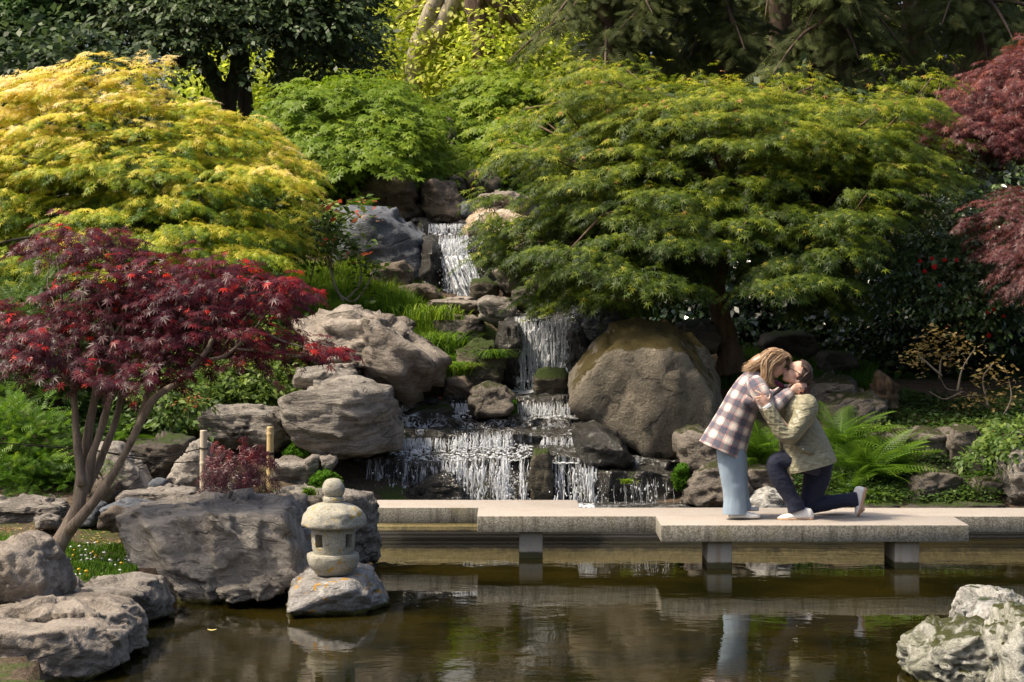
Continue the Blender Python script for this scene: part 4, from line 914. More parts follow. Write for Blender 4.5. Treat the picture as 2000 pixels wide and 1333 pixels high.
def cf(pos, tip, hz, rn):
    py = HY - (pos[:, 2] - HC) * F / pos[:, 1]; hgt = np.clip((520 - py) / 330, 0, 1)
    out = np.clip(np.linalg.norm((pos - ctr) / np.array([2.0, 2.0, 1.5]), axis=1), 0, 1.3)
    return np.clip(.0 + .27 * tip + .30 * hz + .33 * out * (.35 + .65 * hgt) + .22 * (rn - .5) + .12 * hgt + .1 * np.clip((pos[:, 0] + 2.9) / .6, 0, 1), 0, 1)  # outer leaves truly yellower; pad tops also coloured lighter as if lit
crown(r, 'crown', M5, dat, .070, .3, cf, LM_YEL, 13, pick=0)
for i, (c, rad) in enumerate(pads[:40]): branch(r, [P(325, 470 - 20 * (i % 5), 24.6), c - UP * rad[2] * .4], .028, .008, BK_DRK, seed=i)

# ---- dark red maple, front left, multi-stemmed
RB = tree_root('red_maple', 112, 1082, 16.1, 'dark red Japanese maple with several bare stems rising from the lawn at the left')
St = lambda pts, r0, s: trunkpx(RB, pts, [q * .78 for q in r0], BK_MAP, 'trunk' if s == 0 else 'stem', seed=s)
St([(100, 1095, 16.1), (118, 1060, 16.1), (150, 1000, 16.1), (168, 930, 16.1), (190, 860, 16.1), (215, 780, 16.1), (235, 720, 16.1), (240, 640, 16.2)], [.095, .085, .075, .055, .045, .038, .03, .02], 0)
St([(150, 1000, 16.15), (158, 930, 16.2), (172, 850, 16.2), (188, 760, 16.2), (205, 680, 16.3), (215, 600, 16.3)], [.06, .05, .045, .04, .032, .02], 1)
St([(160, 950, 16.05), (150, 860, 16.1), (145, 780, 16.15), (138, 700, 16.2), (110, 600, 16.3)], [.045, .04, .034, .028, .018], 2)
St([(135, 1035, 16.05), (180, 985, 15.95), (225, 920, 15.9), (262, 850, 15.85), (300, 780, 15.8), (350, 745, 15.8), (400, 690, 15.9), (430, 640, 16), (480, 600, 16.1)], [.06, .05, .042, .036, .036, .032, .027, .02, .012], 3)
St([(262, 850, 15.85), (285, 780, 15.95), (305, 720, 16.), (330, 650, 16.1), (345, 590, 16.2)], [.032, .028, .024, .02, .012], 4)
St([(168, 960, 16.2), (200, 890, 16.3), (232, 800, 16.35), (245, 700, 16.4), (270, 600, 16.4)], [.045, .04, .033, .026, .016], 5)
St([(390, 705, 15.9), (440, 695, 15.9), (500, 650, 15.9), (560, 670, 16.), (600, 680, 16.)], [.02, .016, .013, .01, .006], 6)
St([(118, 650, 16.25), (120, 560, 16.3), (110, 500, 16.3)], [.018, .014, .008], 7)
RP = [(150, 470, 105, 28), (100, 482, 60, 18), (215, 490, 75, 26), (190, 530, 70, 30), (160, 565, 70, 26), (250, 575, 90, 28), (340, 530, 110, 26), (430, 540, 110, 26), (520, 560, 85, 22), (300, 560, 120, 30), (230, 610, 130, 32), (380, 590, 120, 30), (470, 590, 100, 24),
      (555, 575, 55, 14), (60, 625, 90, 30), (10, 640, 80, 30), (120, 650, 100, 32), (210, 660, 120, 34), (320, 650, 110, 32), (40, 680, 90, 28), (0, 700, 60, 22), (160, 700, 80, 26), (260, 705, 90, 26), (400, 650, 90, 26), (490, 640, 70, 20), (560, 660, 70, 16), (620, 678, 48, 12), (590, 690, 50, 12), (440, 690, 70, 16),
      (280, 728, 60, 18), (300, 752, 45, 14), (190, 730, 55, 18), (500, 690, 50, 14), (350, 700, 70, 22), (80, 705, 60, 20), (-60, 650, 70, 30)]
pads = []
rr_ = np.random.default_rng(5)
for (x, y, w, h) in RP:
    D = 16.1 + (660 - y) / 300 * .9 + rr_.uniform(-.35, .35); pads.append((P(x, y + 4, D), (w * D / F, w * D / F * .95, h * D / F)))
dat = sprays(pads, 112, 6, .19, .22, 15, .42, .5, P(240, 700, 16.1))
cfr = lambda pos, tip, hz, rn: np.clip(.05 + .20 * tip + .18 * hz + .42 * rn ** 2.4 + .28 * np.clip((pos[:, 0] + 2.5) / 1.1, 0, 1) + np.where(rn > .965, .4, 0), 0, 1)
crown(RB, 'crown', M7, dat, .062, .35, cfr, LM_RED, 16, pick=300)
for i, (c, rad) in enumerate(pads): 
    j = [(215, 640), (330, 650), (150, 700), (430, 640)][int(np.argmin([abs(c[0] - P(q, 0, 16)[0]) for q in (215, 330, 120, 460)]))]
    branch(RB, [P(j[0], j[1] + 60, 16.15), c - UP * rad[2] * .3], .013, .004, BK_MAP, n=5, nl=8, seed=i)

# ---- dwarf laceleaf maple
r = tree_root('dwarf_maple', 465, 985, 18.2, 'small mound-shaped purple-red laceleaf maple between the two bamboo posts', 'shrub')
trunkpx(r, [(468, 995, 18.2), (470, 960, 18.2), (465, 920, 18.25)], [.03, .025, .015], BK_MAP, nl=8)
pads = [(P(x, y, 18.1 + dy), (w * 18.1 / F, w * 18.1 / F, h * 18.1 / F)) for x, y, w, h, dy in [(462, 884, 40, 16, .05), (438, 898, 38, 16, .0), (494, 898, 36, 16, 0), (415, 915, 22, 12, 0), (516, 915, 16, 12, 0), (425, 925, 26, 12, -.05), (465, 925, 42, 16, -.15), (505, 930, 26, 14, -.05), (418, 950, 22, 12, 0), (450, 955, 36, 14, -.12), (495, 955, 36, 14, -.1), (412, 968, 16, 8, 0), (514, 968, 16, 10, 0), (460, 972, 40, 8, -.05)]]
pos, d, up, tip, hz = sprays(pads, 260, 6, .11, .9, 17, .5, 1.4, P(463, 940, 18.2)); d = nrm(d - UP * .55)
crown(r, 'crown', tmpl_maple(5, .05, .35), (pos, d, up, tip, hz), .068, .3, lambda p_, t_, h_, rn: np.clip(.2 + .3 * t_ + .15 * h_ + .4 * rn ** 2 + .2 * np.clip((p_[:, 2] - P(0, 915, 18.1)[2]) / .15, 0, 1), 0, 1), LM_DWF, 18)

# ---- big green maple over the right half
r = tree_root('green_maple', 1425, 712, 23.8, 'wide spreading green Japanese maple with a curved brown trunk behind the kissing couple')
trunkpx(r, [(1432, 730, 23.8), (1425, 690, 23.8), (1412, 630, 23.85), (1398, 570, 23.9), (1405, 520, 23.9), (1425, 470, 23.9), (1450, 420, 24)], [.19, .15, .125, .12, .12, .10, .07], BK_GRN, n=16, nl=40)
trunkpx(r, [(1400, 575, 23.85), (1378, 540, 23.8), (1355, 490, 23.7), (1300, 430, 23.6)], [.05, .045, .035, .02], BK_GRN, 'limb', seed=3)
trunkpx(r, [(1425, 490, 23.9), (1500, 430, 24), (1570, 400, 24), (1610, 355, 24), (1600, 320, 24)], [.07, .06, .055, .045, .03], BK_GRN, 'limb', seed=4)
trunkpx(r, [(1610, 350, 24), (1650, 330, 24.1), (1700, 300, 24.2)], [.04, .03, .015], BK_GRN, 'limb', seed=5)
poly = [(960, 300), (1015, 230), (1070, 195), (1095, 150), (1180, 135), (1270, 130), (1300, 165), (1420, 175), (1540, 170), (1640, 195), (1740, 195), (1800, 150), (1850, 180), (1830, 260), (1870, 340), (1830, 400), (1740, 450), (1690, 520), (1650, 600), (1500, 560), (1380, 570), (1240, 570), (1180, 610), (1100, 590), (1050, 550), (975, 495), (975, 440), (1035, 380), (955, 345)]
pads = pads_in(poly, 23.6, 2.2, 250, (.26, .52), .13, 21, .70, .45, vs_=.56)
for (x, y, a, D) in [(1020, 240, .3, 24.5), (960, 320, .3, 24), (1130, 160, .35, 25), (1210, 150, .35, 25), (1560, 150, .25, 25), (1590, 165, .25, 25), (1780, 130, .25, 25.2), (1740, 160, .25, 25), (1820, 150, .25, 25), (1720, 110, .12, 25), (1845, 110, .14, 25.2), (1700, 200, .3, 25), (950, 385, .16, 23.2), (900, 388, .10, 23), (1060, 420, .25, 22.8), (1130, 400, .28, 22.6), (1170, 365, .25, 22.7), (990, 470, .3, 23), (960, 490, .2, 23), (1060, 590, .18, 22.8), (1100, 575, .25, 22.8), (1040, 605, .12, 22.8), (1150, 560, .3, 22.8), (1620, 590, .3, 23), (1570, 560, .3, 23), (1280, 370, .3, 22.6), (1220, 410, .4, 22.4), (1320, 425, .4, 22.3), (1380, 390, .3, 22.6), (1600, 545, .35, 22.6), (1500, 520, .35, 22.7),
                       (1090, 480, .35, 23.6), (1160, 480, .4, 23.6), (1250, 500, .4, 23.4), (1120, 530, .35, 23.4), (1210, 545, .35, 23.3), (1020, 520, .3, 23.5), (1330, 520, .35, 23.2), (1290, 560, .3, 23.2), (1400, 480, .4, 23.1), (1470, 500, .35, 23.2), (1050, 450, .35, 23.8), (1120, 440, .4, 23.8), (1000, 300, .35, 24.2), (1050, 340, .4, 24), (1120, 330, .4, 24), (1650, 480, .35, 23.6), (1690, 430, .35, 23.8), (1740, 390, .35, 24)]:
    pads.append((P(x + (38 if x < 1130 else 0), y, D), (a, a, a * .15)))
for (x, y, a, D) in [(1640, 600, .22, 23), (1600, 575, .3, 23.1), (1660, 560, .25, 23.3), (1560, 600, .2, 23), (1640, 520, .35, 23.3), (1850, 350, .22, 24.4), (1840, 280, .3, 24.5), (1800, 230, .3, 24.8), (1000, 580, .15, 22.9), (940, 470, .18, 23)]: pads.append((P(x + (38 if x < 1130 else 0), y, D), (a, a, a * .15)))
pads += sprigs([(960, 320), (1010, 240), (1060, 200), (1100, 150), (1180, 138), (1270, 135), (1300, 165), (1420, 172), (1540, 165), (1640, 190), (1740, 190), (1800, 150), (1850, 175)], 25.2, 80, 24)
pads += sprigs([(945, 345), (965, 440), (965, 490), (1030, 550), (1090, 590)], 23.2, 14, 25, 8)
def _clear(c):
    px, py = CX + c[0] * F / c[1], HY - (c[2] - HC) * F / c[1]
    return (1355 < px < 1475 and py > 490) or (1375 < px < 1465 and py > 455 and c[1] < 23.8) or (1560 < px < 1640 and 310 < py < 400 and c[1] < 24)
pads = [q for q in pads if not _clear(q[0])]
ctr = P(1420, 450, 23.9)
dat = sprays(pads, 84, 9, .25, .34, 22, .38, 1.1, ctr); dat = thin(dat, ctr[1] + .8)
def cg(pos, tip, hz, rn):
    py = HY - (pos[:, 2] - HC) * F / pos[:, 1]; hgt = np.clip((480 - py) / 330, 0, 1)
    return np.clip(-.02 + .26 * tip + .26 * hz + .30 * hgt + .30 * (rn - .35) + np.where(rn > .975, .3, 0), 0, 1)  # sprays atop pads coloured as if lit, lower ones as shaded; tips new growth
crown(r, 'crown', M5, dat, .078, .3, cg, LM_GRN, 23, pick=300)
for i, (c, rad) in enumerate(pads[::3]): branch(r, [P(1425 + (c[0] * 30), 460 - 10 * (i % 6), 23.9), c - UP * rad[2] * .5], .03, .007, BK_GRN, seed=i, n=6)

# ---- green maples in the middle distance
def mid_maple(name, label, px, py, D, poly, n, rad, seed, mat, per=60, leaf=.10, tm=M3, lo=.1, cat='tree', bark=BK_DRK, mind=.6, flat=.3, dd=1.6, L=.3, trunk=None, K=7):
    r = tree_root(name, px, py, D, label, cat); pads = pads_in(poly, D, dd, n, rad, flat, seed, mind)
    cen = np.mean([q[0] for q in pads], 0)
    tp = trunk or [(px, py + 20, D), (px + 8, py - 60, D), (px - 5, py - 140, D)]
    trunkpx(r, tp, [.14 * rad[1] * 2.2, .1 * rad[1] * 2, .05 * rad[1] * 2], bark, seed=seed)
    dat = sprays(pads, per, K, L, .3, seed + 1, .4, 1.0, cen)
    crown(r, 'crown', tm, dat, leaf, .3, lambda p_, t_, h_, rn: np.clip(lo + .35 * t_ + .2 * h_ + .35 * rn, 0, 1), mat, seed)
    e = P(*tp[-1])
    for i, (c, rd) in enumerate(pads[:14]): branch(r, [e, c], .04, .012, bark, seed=i)
    return r
mid_maple('green_maple', 'fine-leaved green maple between the golden maple and the top of the fall', 660, 400, 30.0, [(505, 230), (530, 190), (600, 160), (700, 150), (800, 175), (850, 230), (845, 300), (820, 350), (740, 335), (680, 345), (640, 385), (570, 390), (510, 330)], 60, (.4, .85), 31, LM_BRT, 60, .10, M3, .0, trunk=[(640, 400, 30), (660, 340, 30), (690, 270, 30)])
mid_maple('green_maple', 'bright green maple standing above the brown boulders at the head of the fall', 930, 370, 33.0, [(850, 340), (860, 230), (880, 180), (960, 140), (1060, 150), (1100, 200), (1060, 290), (980, 330), (900, 370)], 45, (.4, .8), 33, LM_BRT, 55, .11, M3, .15)
mid_maple('green_shrub', 'low bushy green shrub growing behind the brown boulders at the head of the fall', 880, 372, 31.8, [(790, 380), (800, 310), (860, 260), (930, 280), (960, 330), (900, 350), (860, 375)], 22, (.3, .55), 35, LM_BRT, 60, .10, M3, .1, 'shrub')
# ---- bronze maples at the right edge
mid_maple('bronze_maple', 'bronze-red weeping maple with a rounded crown at the upper right edge', 1930, 330, 26.0, [(1770, 290), (1800, 240), (1850, 190), (1900, 150), (1960, 105), (2010, 80), (2120, 70), (2150, 320), (2010, 300), (1900, 290), (1800, 310)], 60, (.3, .62), 41, LM_PUR, 85, .08, M5, .05, bark=BK_DRK, flat=.4, L=.22)
mid_maple('purple_maple', 'dull purple maple boughs hanging at the right edge beneath the bronze maple', 1990, 620, 22.6, [(1890, 480), (1900, 410), (1960, 370), (2050, 350), (2150, 380), (2150, 600), (2000, 570), (1930, 570), (1925, 500)], 26, (.25, .5), 43, LM_PUR, 90, .07, M5, -.05, flat=.35, L=.22, trunk=[(2120, 640, 22.6), (2110, 540, 22.6), (2080, 470, 22.6)])

# ---- camellia, holm oak etc: round leafy bushes
OV = tmpl_oval(.26, .07, .1); QD = tmpl_quad(.28)
def blobs(poly, D, dd, n, rad, seed, flat=.75, mind=.7): return pads_in(poly, D, dd, n, rad, flat, seed, mind)
def bush(name, label, px, py, D, poly, n, rad, seed, mat, per, leaf, tm=OV, lo=.1, cat='shrub', bark=BK_DRK, dd=1.2, flat=.8, L=.18, K=5, trunks=None, shell=.35, droop=.25, nb=10, tr=(.08, .04), mind=.7, kind='crown'):
    r = tree_root(name, px, py, D, label, cat); pads = blobs(poly, D, dd, n, rad, seed, flat, mind); cen = np.mean([q[0] for q in pads], 0)
    cpx = (CX + cen[0] * F / cen[1], HY - (cen[2] - HC) * F / cen[1]); trunks = trunks or [[(px, py + 10, D), ((px + cpx[0]) / 2 + 6, (py + cpx[1]) / 2, D), (cpx[0], cpx[1], D)]]
    for k, tp in enumerate(trunks): trunkpx(r, tp, [tr[0], (tr[0] + tr[1]) / 2, tr[1]], bark, 'trunk', seed=seed + k)
    pos = []
    dat = sprays(pads, per, K, L, droop, seed + 1, shell, 1.0, cen)
    rn0 = np.random.default_rng(seed + 9); d = nrm(dat[1] + UP * rn0.normal(.15, .4, (len(dat[1]), 1))); up = nrm(dat[2] + rn0.normal(0, .35, dat[2].shape))
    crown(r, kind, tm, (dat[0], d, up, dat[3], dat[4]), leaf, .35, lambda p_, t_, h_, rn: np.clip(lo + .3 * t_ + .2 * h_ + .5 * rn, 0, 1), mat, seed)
    e = P(*trunks[0][-1])
    for i, (c, rd) in enumerate(pads[:nb]): branch(r, [e, c], tr[1] * .8, .01, bark, seed=i)
    return r, pads
cam_r, cam_p = bush('camellia', 'dark glossy camellia bush dotted with red flowers at the right', 1840, 740, 24.6, [(1640, 540), (1650, 470), (1700, 420), (1790, 410), (1880, 360), (1960, 330), (2060, 330), (2080, 660), (1960, 660), (1880, 640), (1780, 640), (1700, 600)], 60, (.3, .6), 51, LM_CAM2, 110, .085, OV, .05, L=.2, dd=1.4)
bush('camellia', 'low dark evergreen bush in the shade under the camellia', 1760, 730, 25.4, [(1600, 700), (1600, 600), (1660, 560), (1760, 560), (2080, 560), (2080, 760), (1800, 740)], 34, (.35, .6), 52, LM_CAM, 62, .095, QD, -.15, L=.2)
bush('laurel', 'dark leafy laurel in the deep shade behind the green maple trunk', 1560, 660, 26.6, [(1140, 640), (1160, 560), (1300, 500), (1500, 470), (1700, 470), (1740, 640), (1560, 680), (1300, 650)], 46, (.4, .7), 53, LM_CAM, 52, .11, QD, -.1, L=.2)
bush('grey_leaved_shrub', 'silvery blue-green leaved shrub below the bronze maple at the right', 1950, 420, 25.4, [(1820, 470), (1850, 400), (1880, 350), (1960, 320), (2060, 320), (2060, 440), (1960, 460)], 20, (.25, .42), 54, leaf_mat('silver_leaf', [(0, (.10, .15, .11)), (1, (.34, .42, .36))], .2, .45, .4), 90, .10, OV, .1)
rn = np.random.default_rng(77)
def flower(parent_label, p, s, mat, i):
    mb = MB(); 
    for k in range(9):
        a = k * 2.4; rad = .35 + .65 * (k / 9); mb_ball(mb, np.array(p) + s * .55 * rad * np.array([math.cos(a), -.35, math.sin(a)]), (s * .45, s * .22, s * .4), 1)
    return mb
fl_spots = [(1825, 522, 7), (1797, 510, 5), (1820, 505, 5), (1845, 508, 5), (1806, 530, 5), (1835, 558, 4), (1868, 508, 5), (1890, 582, 4), (1930, 610, 5), (1940, 605, 5), (1931, 655, 6), (1960, 618, 4), (1908, 500, 4), (1915, 445, 3), (1850, 640, 3)]
ffirst = None
for i, (x, y, s) in enumerate(fl_spots):
    q = P(x, y, 23.25); sc_ = s * 1.1 * 23.25 / F
    if ffirst is None:
        V0 = []; 
        mb = flower('', (0, 0, 0), 1.0, LM_FLW, 0); ffirst = mesh_np('flower', np.concatenate(mb.V), np.concatenate(mb.F3), LM_FLW, True, attr={'leafcol': ('FACE', np.full(sum(len(f) for f in mb.F3), .5))})
    o = bpy.data.objects.new('flower', ffirst); COL.objects.link(o); o.parent = cam_r; o.location = Vector(q) - Vector(cam_r['_loc']); o.scale = (sc_, sc_, sc_); o.rotation_euler = (rn.uniform(-.4, .4), rn.uniform(0, 6), 0)

# holm oaks upper left
bush('holm_oak', 'dark evergreen oak with forked trunks behind the golden maple', 450, 250, 34.5, [(120, -120), (130, 50), (210, 85), (300, 105), (400, 100), (480, 85), (560, 100), (660, 70), (720, 45), (740, -20), (740, -200), (120, -200)], 70, (.7, 1.2), 61, LM_OAK, 52, .12, QD, .1, 'tree', L=.32, dd=2.5, K=7, mind=.78,
     trunks=[[(452, 300, 34.5), (448, 200, 34.5), (462, 130, 34.5), (470, 40, 34.5)], [(450, 205, 34.5), (425, 170, 34.5), (395, 115, 34.5), (330, 128, 34.3)], [(492, 290, 34.8), (478, 180, 34.8), (470, 60, 34.8)]], tr=(.15, .10), nb=20)
bush('holm_oak', 'second evergreen oak trunk and crown right of the forked oak', 545, 260, 36.5, [(540, 150), (560, 60), (640, 20), (760, 0), (740, 130), (640, 190), (560, 200)], 26, (.6, 1.0), 62, LM_OAK, 55, .115, QD, .1, 'tree', L=.3, trunks=[[(545, 270, 36.5), (542, 180, 36.5), (560, 120, 36.5), (590, 40, 36.5)]], tr=(.13, .08))
bush('green_oak', 'mid-green leafy oak at the upper left corner', 60, 260, 33, [(-150, -150), (130, -150), (140, -20), (150, 60), (110, 130), (40, 170), (-150, 180)], 36, (.6, 1.0), 63, leaf_mat('oak_leaf', [(0, (.02, .05, .010)), (1, (.07, .14, .02))], .3, .5, .3), 50, .11, M3, .1, 'tree', L=.35, trunks=[[(100, 300, 33.5), (102, 100, 33.5), (96, -40, 33.5)]], tr=(.3, .2))
bush('evergreen_thicket', 'dark shaded thicket behind the golden maple at the far left', 60, 330, 31, [(-150, 60), (150, 60), (260, 160), (400, 250), (420, 300), (100, 330), (-150, 330)], 40, (.6, 1.0), 64, LM_OAK, 30, .15, QD, -.1, 'shrub', L=.35)
bush('evergreen_thicket', 'dark thicket filling the gap under the oaks beside the fine-leaved maple', 520, 340, 34, [(380, 330), (420, 300), (520, 300), (640, 300), (760, 300), (960, 320), (900, 380), (620, 420), (460, 380)], 34, (.45, .8), 65, LM_OAK, 30, .15, QD, -.05, 'shrub', L=.3)
# lime trees, backlit, centre top
bush('lime_tree', 'sunlit yellow-green tree with a leaning limb at the top centre', 860, 230, 42, [(620, -160), (640, 60), (680, 130), (700, 200), (800, 235), (900, 230), (1000, 200), (1040, 120), (1100, 60), (1100, -160)], 56, (.7, 1.3), 71, LM_LIME, 46, .13, QD, .1, 'tree', L=.5, dd=4, mind=.82,
     trunks=[[(800, 330, 39), (810, 130, 39), (835, 40, 39), (880, -60, 39)], [(810, 100, 39), (850, 70, 39), (880, 10, 39), (900, -60, 39)]], tr=(.22, .13), bark=BK_PALE, nb=12)
bush('lime_tree', 'second sunlit tree with a straight reddish trunk right of the leaning limb', 945, 200, 38, [(880, 160), (900, 60), (940, 10), (1060, 0), (1100, 60), (1120, 130), (1060, 170), (960, 190)], 16, (.5, .9), 72, LM_LIME, 46, .12, QD, .0, 'tree', L=.4, trunks=[[(948, 300, 38), (945, 100, 38), (925, 0, 38), (915, -80, 38)]], tr=(.24, .16), bark=BK_CON, nb=6)
bush('lime_tree', 'far sunlit tree glimpsed between the oaks and the green maple', 700, 230, 50, [(300, 120), (520, 60), (700, 100), (820, 180), (1000, 140), (1200, 120), (1200, 340), (300, 340)], 40, (.9, 1.5), 73, LM_LIME, 26, .18, QD, .0, 'tree', L=.6, dd=3)
# conifers top right
CS = tmpl_spray(6)
def conifer(label, px, D, x0, x1, yb, seed, per=15, leaf=.24, tr=.24, ytop=-500, nbr=34, lo=.1):
    r = tree_root('conifer', px, yb, D, label, 'tree'); trunkpx(r, [(px, yb + 60, D), (px + 5, yb - 200, D), (px - 4, ytop, D)], [tr, tr * .85, tr * .6], BK_CON, n=12, nl=30, seed=seed)
    rg = np.random.default_rng(seed); S = []; Dv = []; Uv = []; tt = []
    for b in range(nbr):
        y = rg.uniform(ytop, yb - 30); side = rg.uniform(x0, x1); dep = rg.uniform(-2.2, 1.2); a = P(px, y - 25, D); e = P(side, y + rg.uniform(10, 50), D + dep); dr = e - a
        pts = cat_spline([a, a + dr * .35 + UP * .15, a + dr * .7 + UP * .02, e - UP * .25], 16); mb = MB(); limb(mb, pts[::3], .045, .01, 6, 12, 0, b); mb.build('branch', BK_CON, parent=r)
        m = int(np.linalg.norm(dr) * 62); u = rg.uniform(.12, 1, m); c = pts[(u * 15).astype(int)]; pr = nrm(np.cross(UP, dr)); sd_ = rg.choice([-1, 1], m)[:, None]
        off = rg.uniform(0, .5, m)[:, None] * (1.15 - u[:, None] * .6)
        S.append(c + pr * sd_ * off - UP * (off * rg.uniform(.1, .8, (m, 1))) + rg.normal(0, .05, (m, 3))); Dv.append(nrm(pr * sd_ * .8 + nrm(dr) * .7 - UP * rg.uniform(.2, 1.0, (m, 1)) + rg.normal(0, .25, (m, 3))))
        Uv.append(nrm(UP + np.array([0, -.6, 0]) + rg.normal(0, .45, (m, 3)))); tt.append(u)
    S = np.concatenate(S); Dv = np.concatenate(Dv); Uv = np.concatenate(Uv); tt = np.concatenate(tt)
    crown(r, 'crown', CS, (S, Dv, Uv, tt, tt * 0), leaf, .35, lambda p_, t_, h_, rn: np.clip(lo + .3 * t_ + .5 * rn ** 1.5, 0, 1), LM_CON, seed)
conifer('dark conifer with drooping sprays at the top, left of the middle conifer', 1185, 33, 960, 1420, 150, 81, nbr=46)
conifer('dark conifer with a forked reddish trunk above the green maple', 1400, 33.5, 1190, 1640, 190, 82, nbr=50, tr=.27)
conifer('dark conifer with a thick leaning trunk, middle of the upper right', 1625, 32, 1420, 1830, 230, 83, nbr=52, tr=.3)
conifer('dark conifer standing behind the bronze maple at the upper right', 1905, 33, 1730, 2150, 150, 84, nbr=44, tr=.36)
conifer('far dark conifer between the reddish trunk and the thick leaning trunk', 1520, 38, 1300, 1760, 200, 85, nbr=40, tr=.25, lo=0.)
conifer('far dark conifer behind the upper right trees', 1780, 38.5, 1560, 2050, 200, 86, nbr=40, tr=.25, lo=0.)
trunkless = None
bush('evergreen_thicket', 'dark thicket between the conifers and the green maple', 1500, 330, 30, [(1080, 250), (1200, 180), (1500, 200), (1800, 200), (1980, 200), (1980, 420), (1500, 420), (1080, 380)], 44, (.5, .9), 87, LM_OAK, 28, .15, QD, -.15, 'shrub', L=.3)

bush('evergreen_thicket', 'tall far hedge of dull green trees closing the view at the upper right', 1600, 250, 44, [(1060, -180), (2200, -180), (2200, 330), (1060, 300)], 60, (1.0, 1.6), 88, LM_CON, 14, .32, QD, .1, 'tree', L=.5, dd=2, mind=.6, bark=BK_CON, tr=(.3, .2))
# far woodland that closes the view
rg = np.random.default_rng(90); n = 18000
th = rg.uniform(-.36, .36, n); dist = rg.uniform(54, 66, n); zz = rg.uniform(0, 1, n) ** .8 * 20 + 2
w_ = fbm(np.stack([th * 60, zz * .35, dist * .2], 1), 91, 3); keep = w_ > -.9
pos = np.stack([np.tan(th) * dist, dist, zz], 1)[keep]; m = len(pos)
me = leaves_mesh('distant_woodland', QD, pos, nrm(rg.normal(0, 1, (m, 3)) - UP * .3), nrm(rg.normal(0, 1, (m, 3)) + np.array([0, -1, 1])), rg.uniform(.25, .5, m), rg.uniform(0, 1, m) * .8, LM_LIME)
tag(link('distant_woodland', me), kind='stuff')

# ---- ground cover and grass, weeds
def scatter_region(poly, Dr, n, seed):
    """random points of the terrain inside a polygon of photo pixels"""
    rg = np.random.default_rng(seed); D = rg.uniform(Dr[0], Dr[1], n * 3); x0 = min(p[0] for p in poly); x1 = max(p[0] for p in poly)
    px = rg.uniform(x0, x1, n * 3); x = (px - CX) * D / F; z = ground_h(x, D); py = HY - (z - HC) * F / D
    k = in_poly(px, py, poly); k[np.cumsum(k) > n] = False
    return np.stack([x, D, z], 1)[k]
def blades(name, polyD, n, hgt, wid, seed, mat=LM_GRS, lo=.0, lean=.35, clump=None, amp=.4):
    P0 = np.concatenate([scatter_region(p, Dr, int(n * f), seed + i) for i, (p, Dr, f) in enumerate(polyD)]); rg = np.random.default_rng(seed); m = len(P0)
    h = rg.uniform(*hgt, m) * (1 + amp * fbm(P0 * 3, seed, 2)); a = rg.uniform(0, 2 * math.pi, m); dv = np.stack([np.cos(a), np.sin(a), a * 0], 1); pr = np.stack([-np.sin(a), np.cos(a), a * 0], 1)
    w = wid * rg.uniform(.6, 1.3, m)[:, None]; l = (rg.uniform(.1, 1, m) * lean)[:, None] * h[:, None]
    b = P0 - UP * .01; md = b + UP * (h * .6)[:, None] + dv * l * .4; tp = b + UP * (h * rg.uniform(.75, 1, m))[:, None] + dv * l * 1.3
    V = np.stack([b - pr * w, b + pr * w, md + pr * w * .8, md - pr * w * .8, tp], 1).reshape(-1, 3); i = np.arange(m)[:, None] * 5
    cv = np.clip(lo + rg.uniform(0, .7, m) + .3 * fbm(P0 * 1.6, seed + 2, 2), 0, 1)
    me = mesh_np(name, V, [i + np.array([3, 2, 4]), i + np.array([0, 1, 2, 3])], mat, attr={'leafcol': ('FACE', np.concatenate([cv, cv]))})
    return tag(link(name, me), kind='stuff')
blades('meadow_grass', [([(540, 600), (560, 540), (700, 540), (800, 560), (860, 600), (900, 640), (870, 700), (780, 640), (700, 610), (560, 640)], (22.6, 27), 1)], 26000, (.10, .30), .006, 101, lo=.38)
blades('lawn_grass', [([(100, 1145), (130, 1060), (250, 1050), (270, 1120), (230, 1150), (120, 1150)], (14.6, 17), 1), ([(0, 1100), (0, 1040), (60, 1050), (90, 1090)], (14.6, 17), .3), ([(-20, 1200), (0, 1150), (60, 1180), (40, 1200)], (13.5, 15), .15)], 11000, (.02, .07), .004, 102, lo=.05)
blades('shade_grass', [([(1220, 640), (1240, 560), (1340, 560), (1400, 620), (1340, 650)], (23, 27), .6), ([(1410, 760), (1430, 690), (1620, 700), (1710, 720), (1720, 780), (1600, 770)], (22.3, 25), 1.)], 14000, (.10, .26), .006, 103, lo=-.1)
blades('bank_grass', [([(150, 860), (160, 640), (300, 620), (560, 620), (600, 700), (560, 800), (400, 800), (380, 850), (200, 860)], (20.2, 25), 1)], 11000, (.08, .26), .007, 104, lo=-.05)
def cover(name, polyD, n, size, hgt, seed, mat=LM_WEED, tm=QD, lo=0., lump=1.):
    P0 = np.concatenate([scatter_region(p, Dr, int(n * f), seed + i) for i, (p, Dr, f) in enumerate(polyD)]); rg = np.random.default_rng(seed); m = len(P0)
    cl = np.clip(.5 + fbm(P0 * 2.1, seed, 3) * .7, 0, 1.3); P0 = P0 + UP * (rg.uniform(0, 1, m) ** .6 * hgt * cl * lump)[:, None]
    me = leaves_mesh(name, tm, P0, nrm(rg.normal(0, 1, (m, 3)) * (1, 1, .35)), nrm(UP + rg.normal(0, .35, (m, 3)) + np.array([0, -.25, 0])), size * rg.uniform(.5, 1.4, m), np.clip(lo + rg.uniform(0, .6, m) + .35 * fbm(P0 * 1.2, seed + 1, 2), 0, 1), mat)
    return tag(link(name, me), kind='stuff')
cover('bank_undergrowth', [([(130, 880), (140, 640), (300, 600), (560, 600), (620, 700), (580, 820), (400, 810), (390, 860), (200, 870)], (19.6, 25), 1)], 20000, .08, .38, 111, lo=.1)
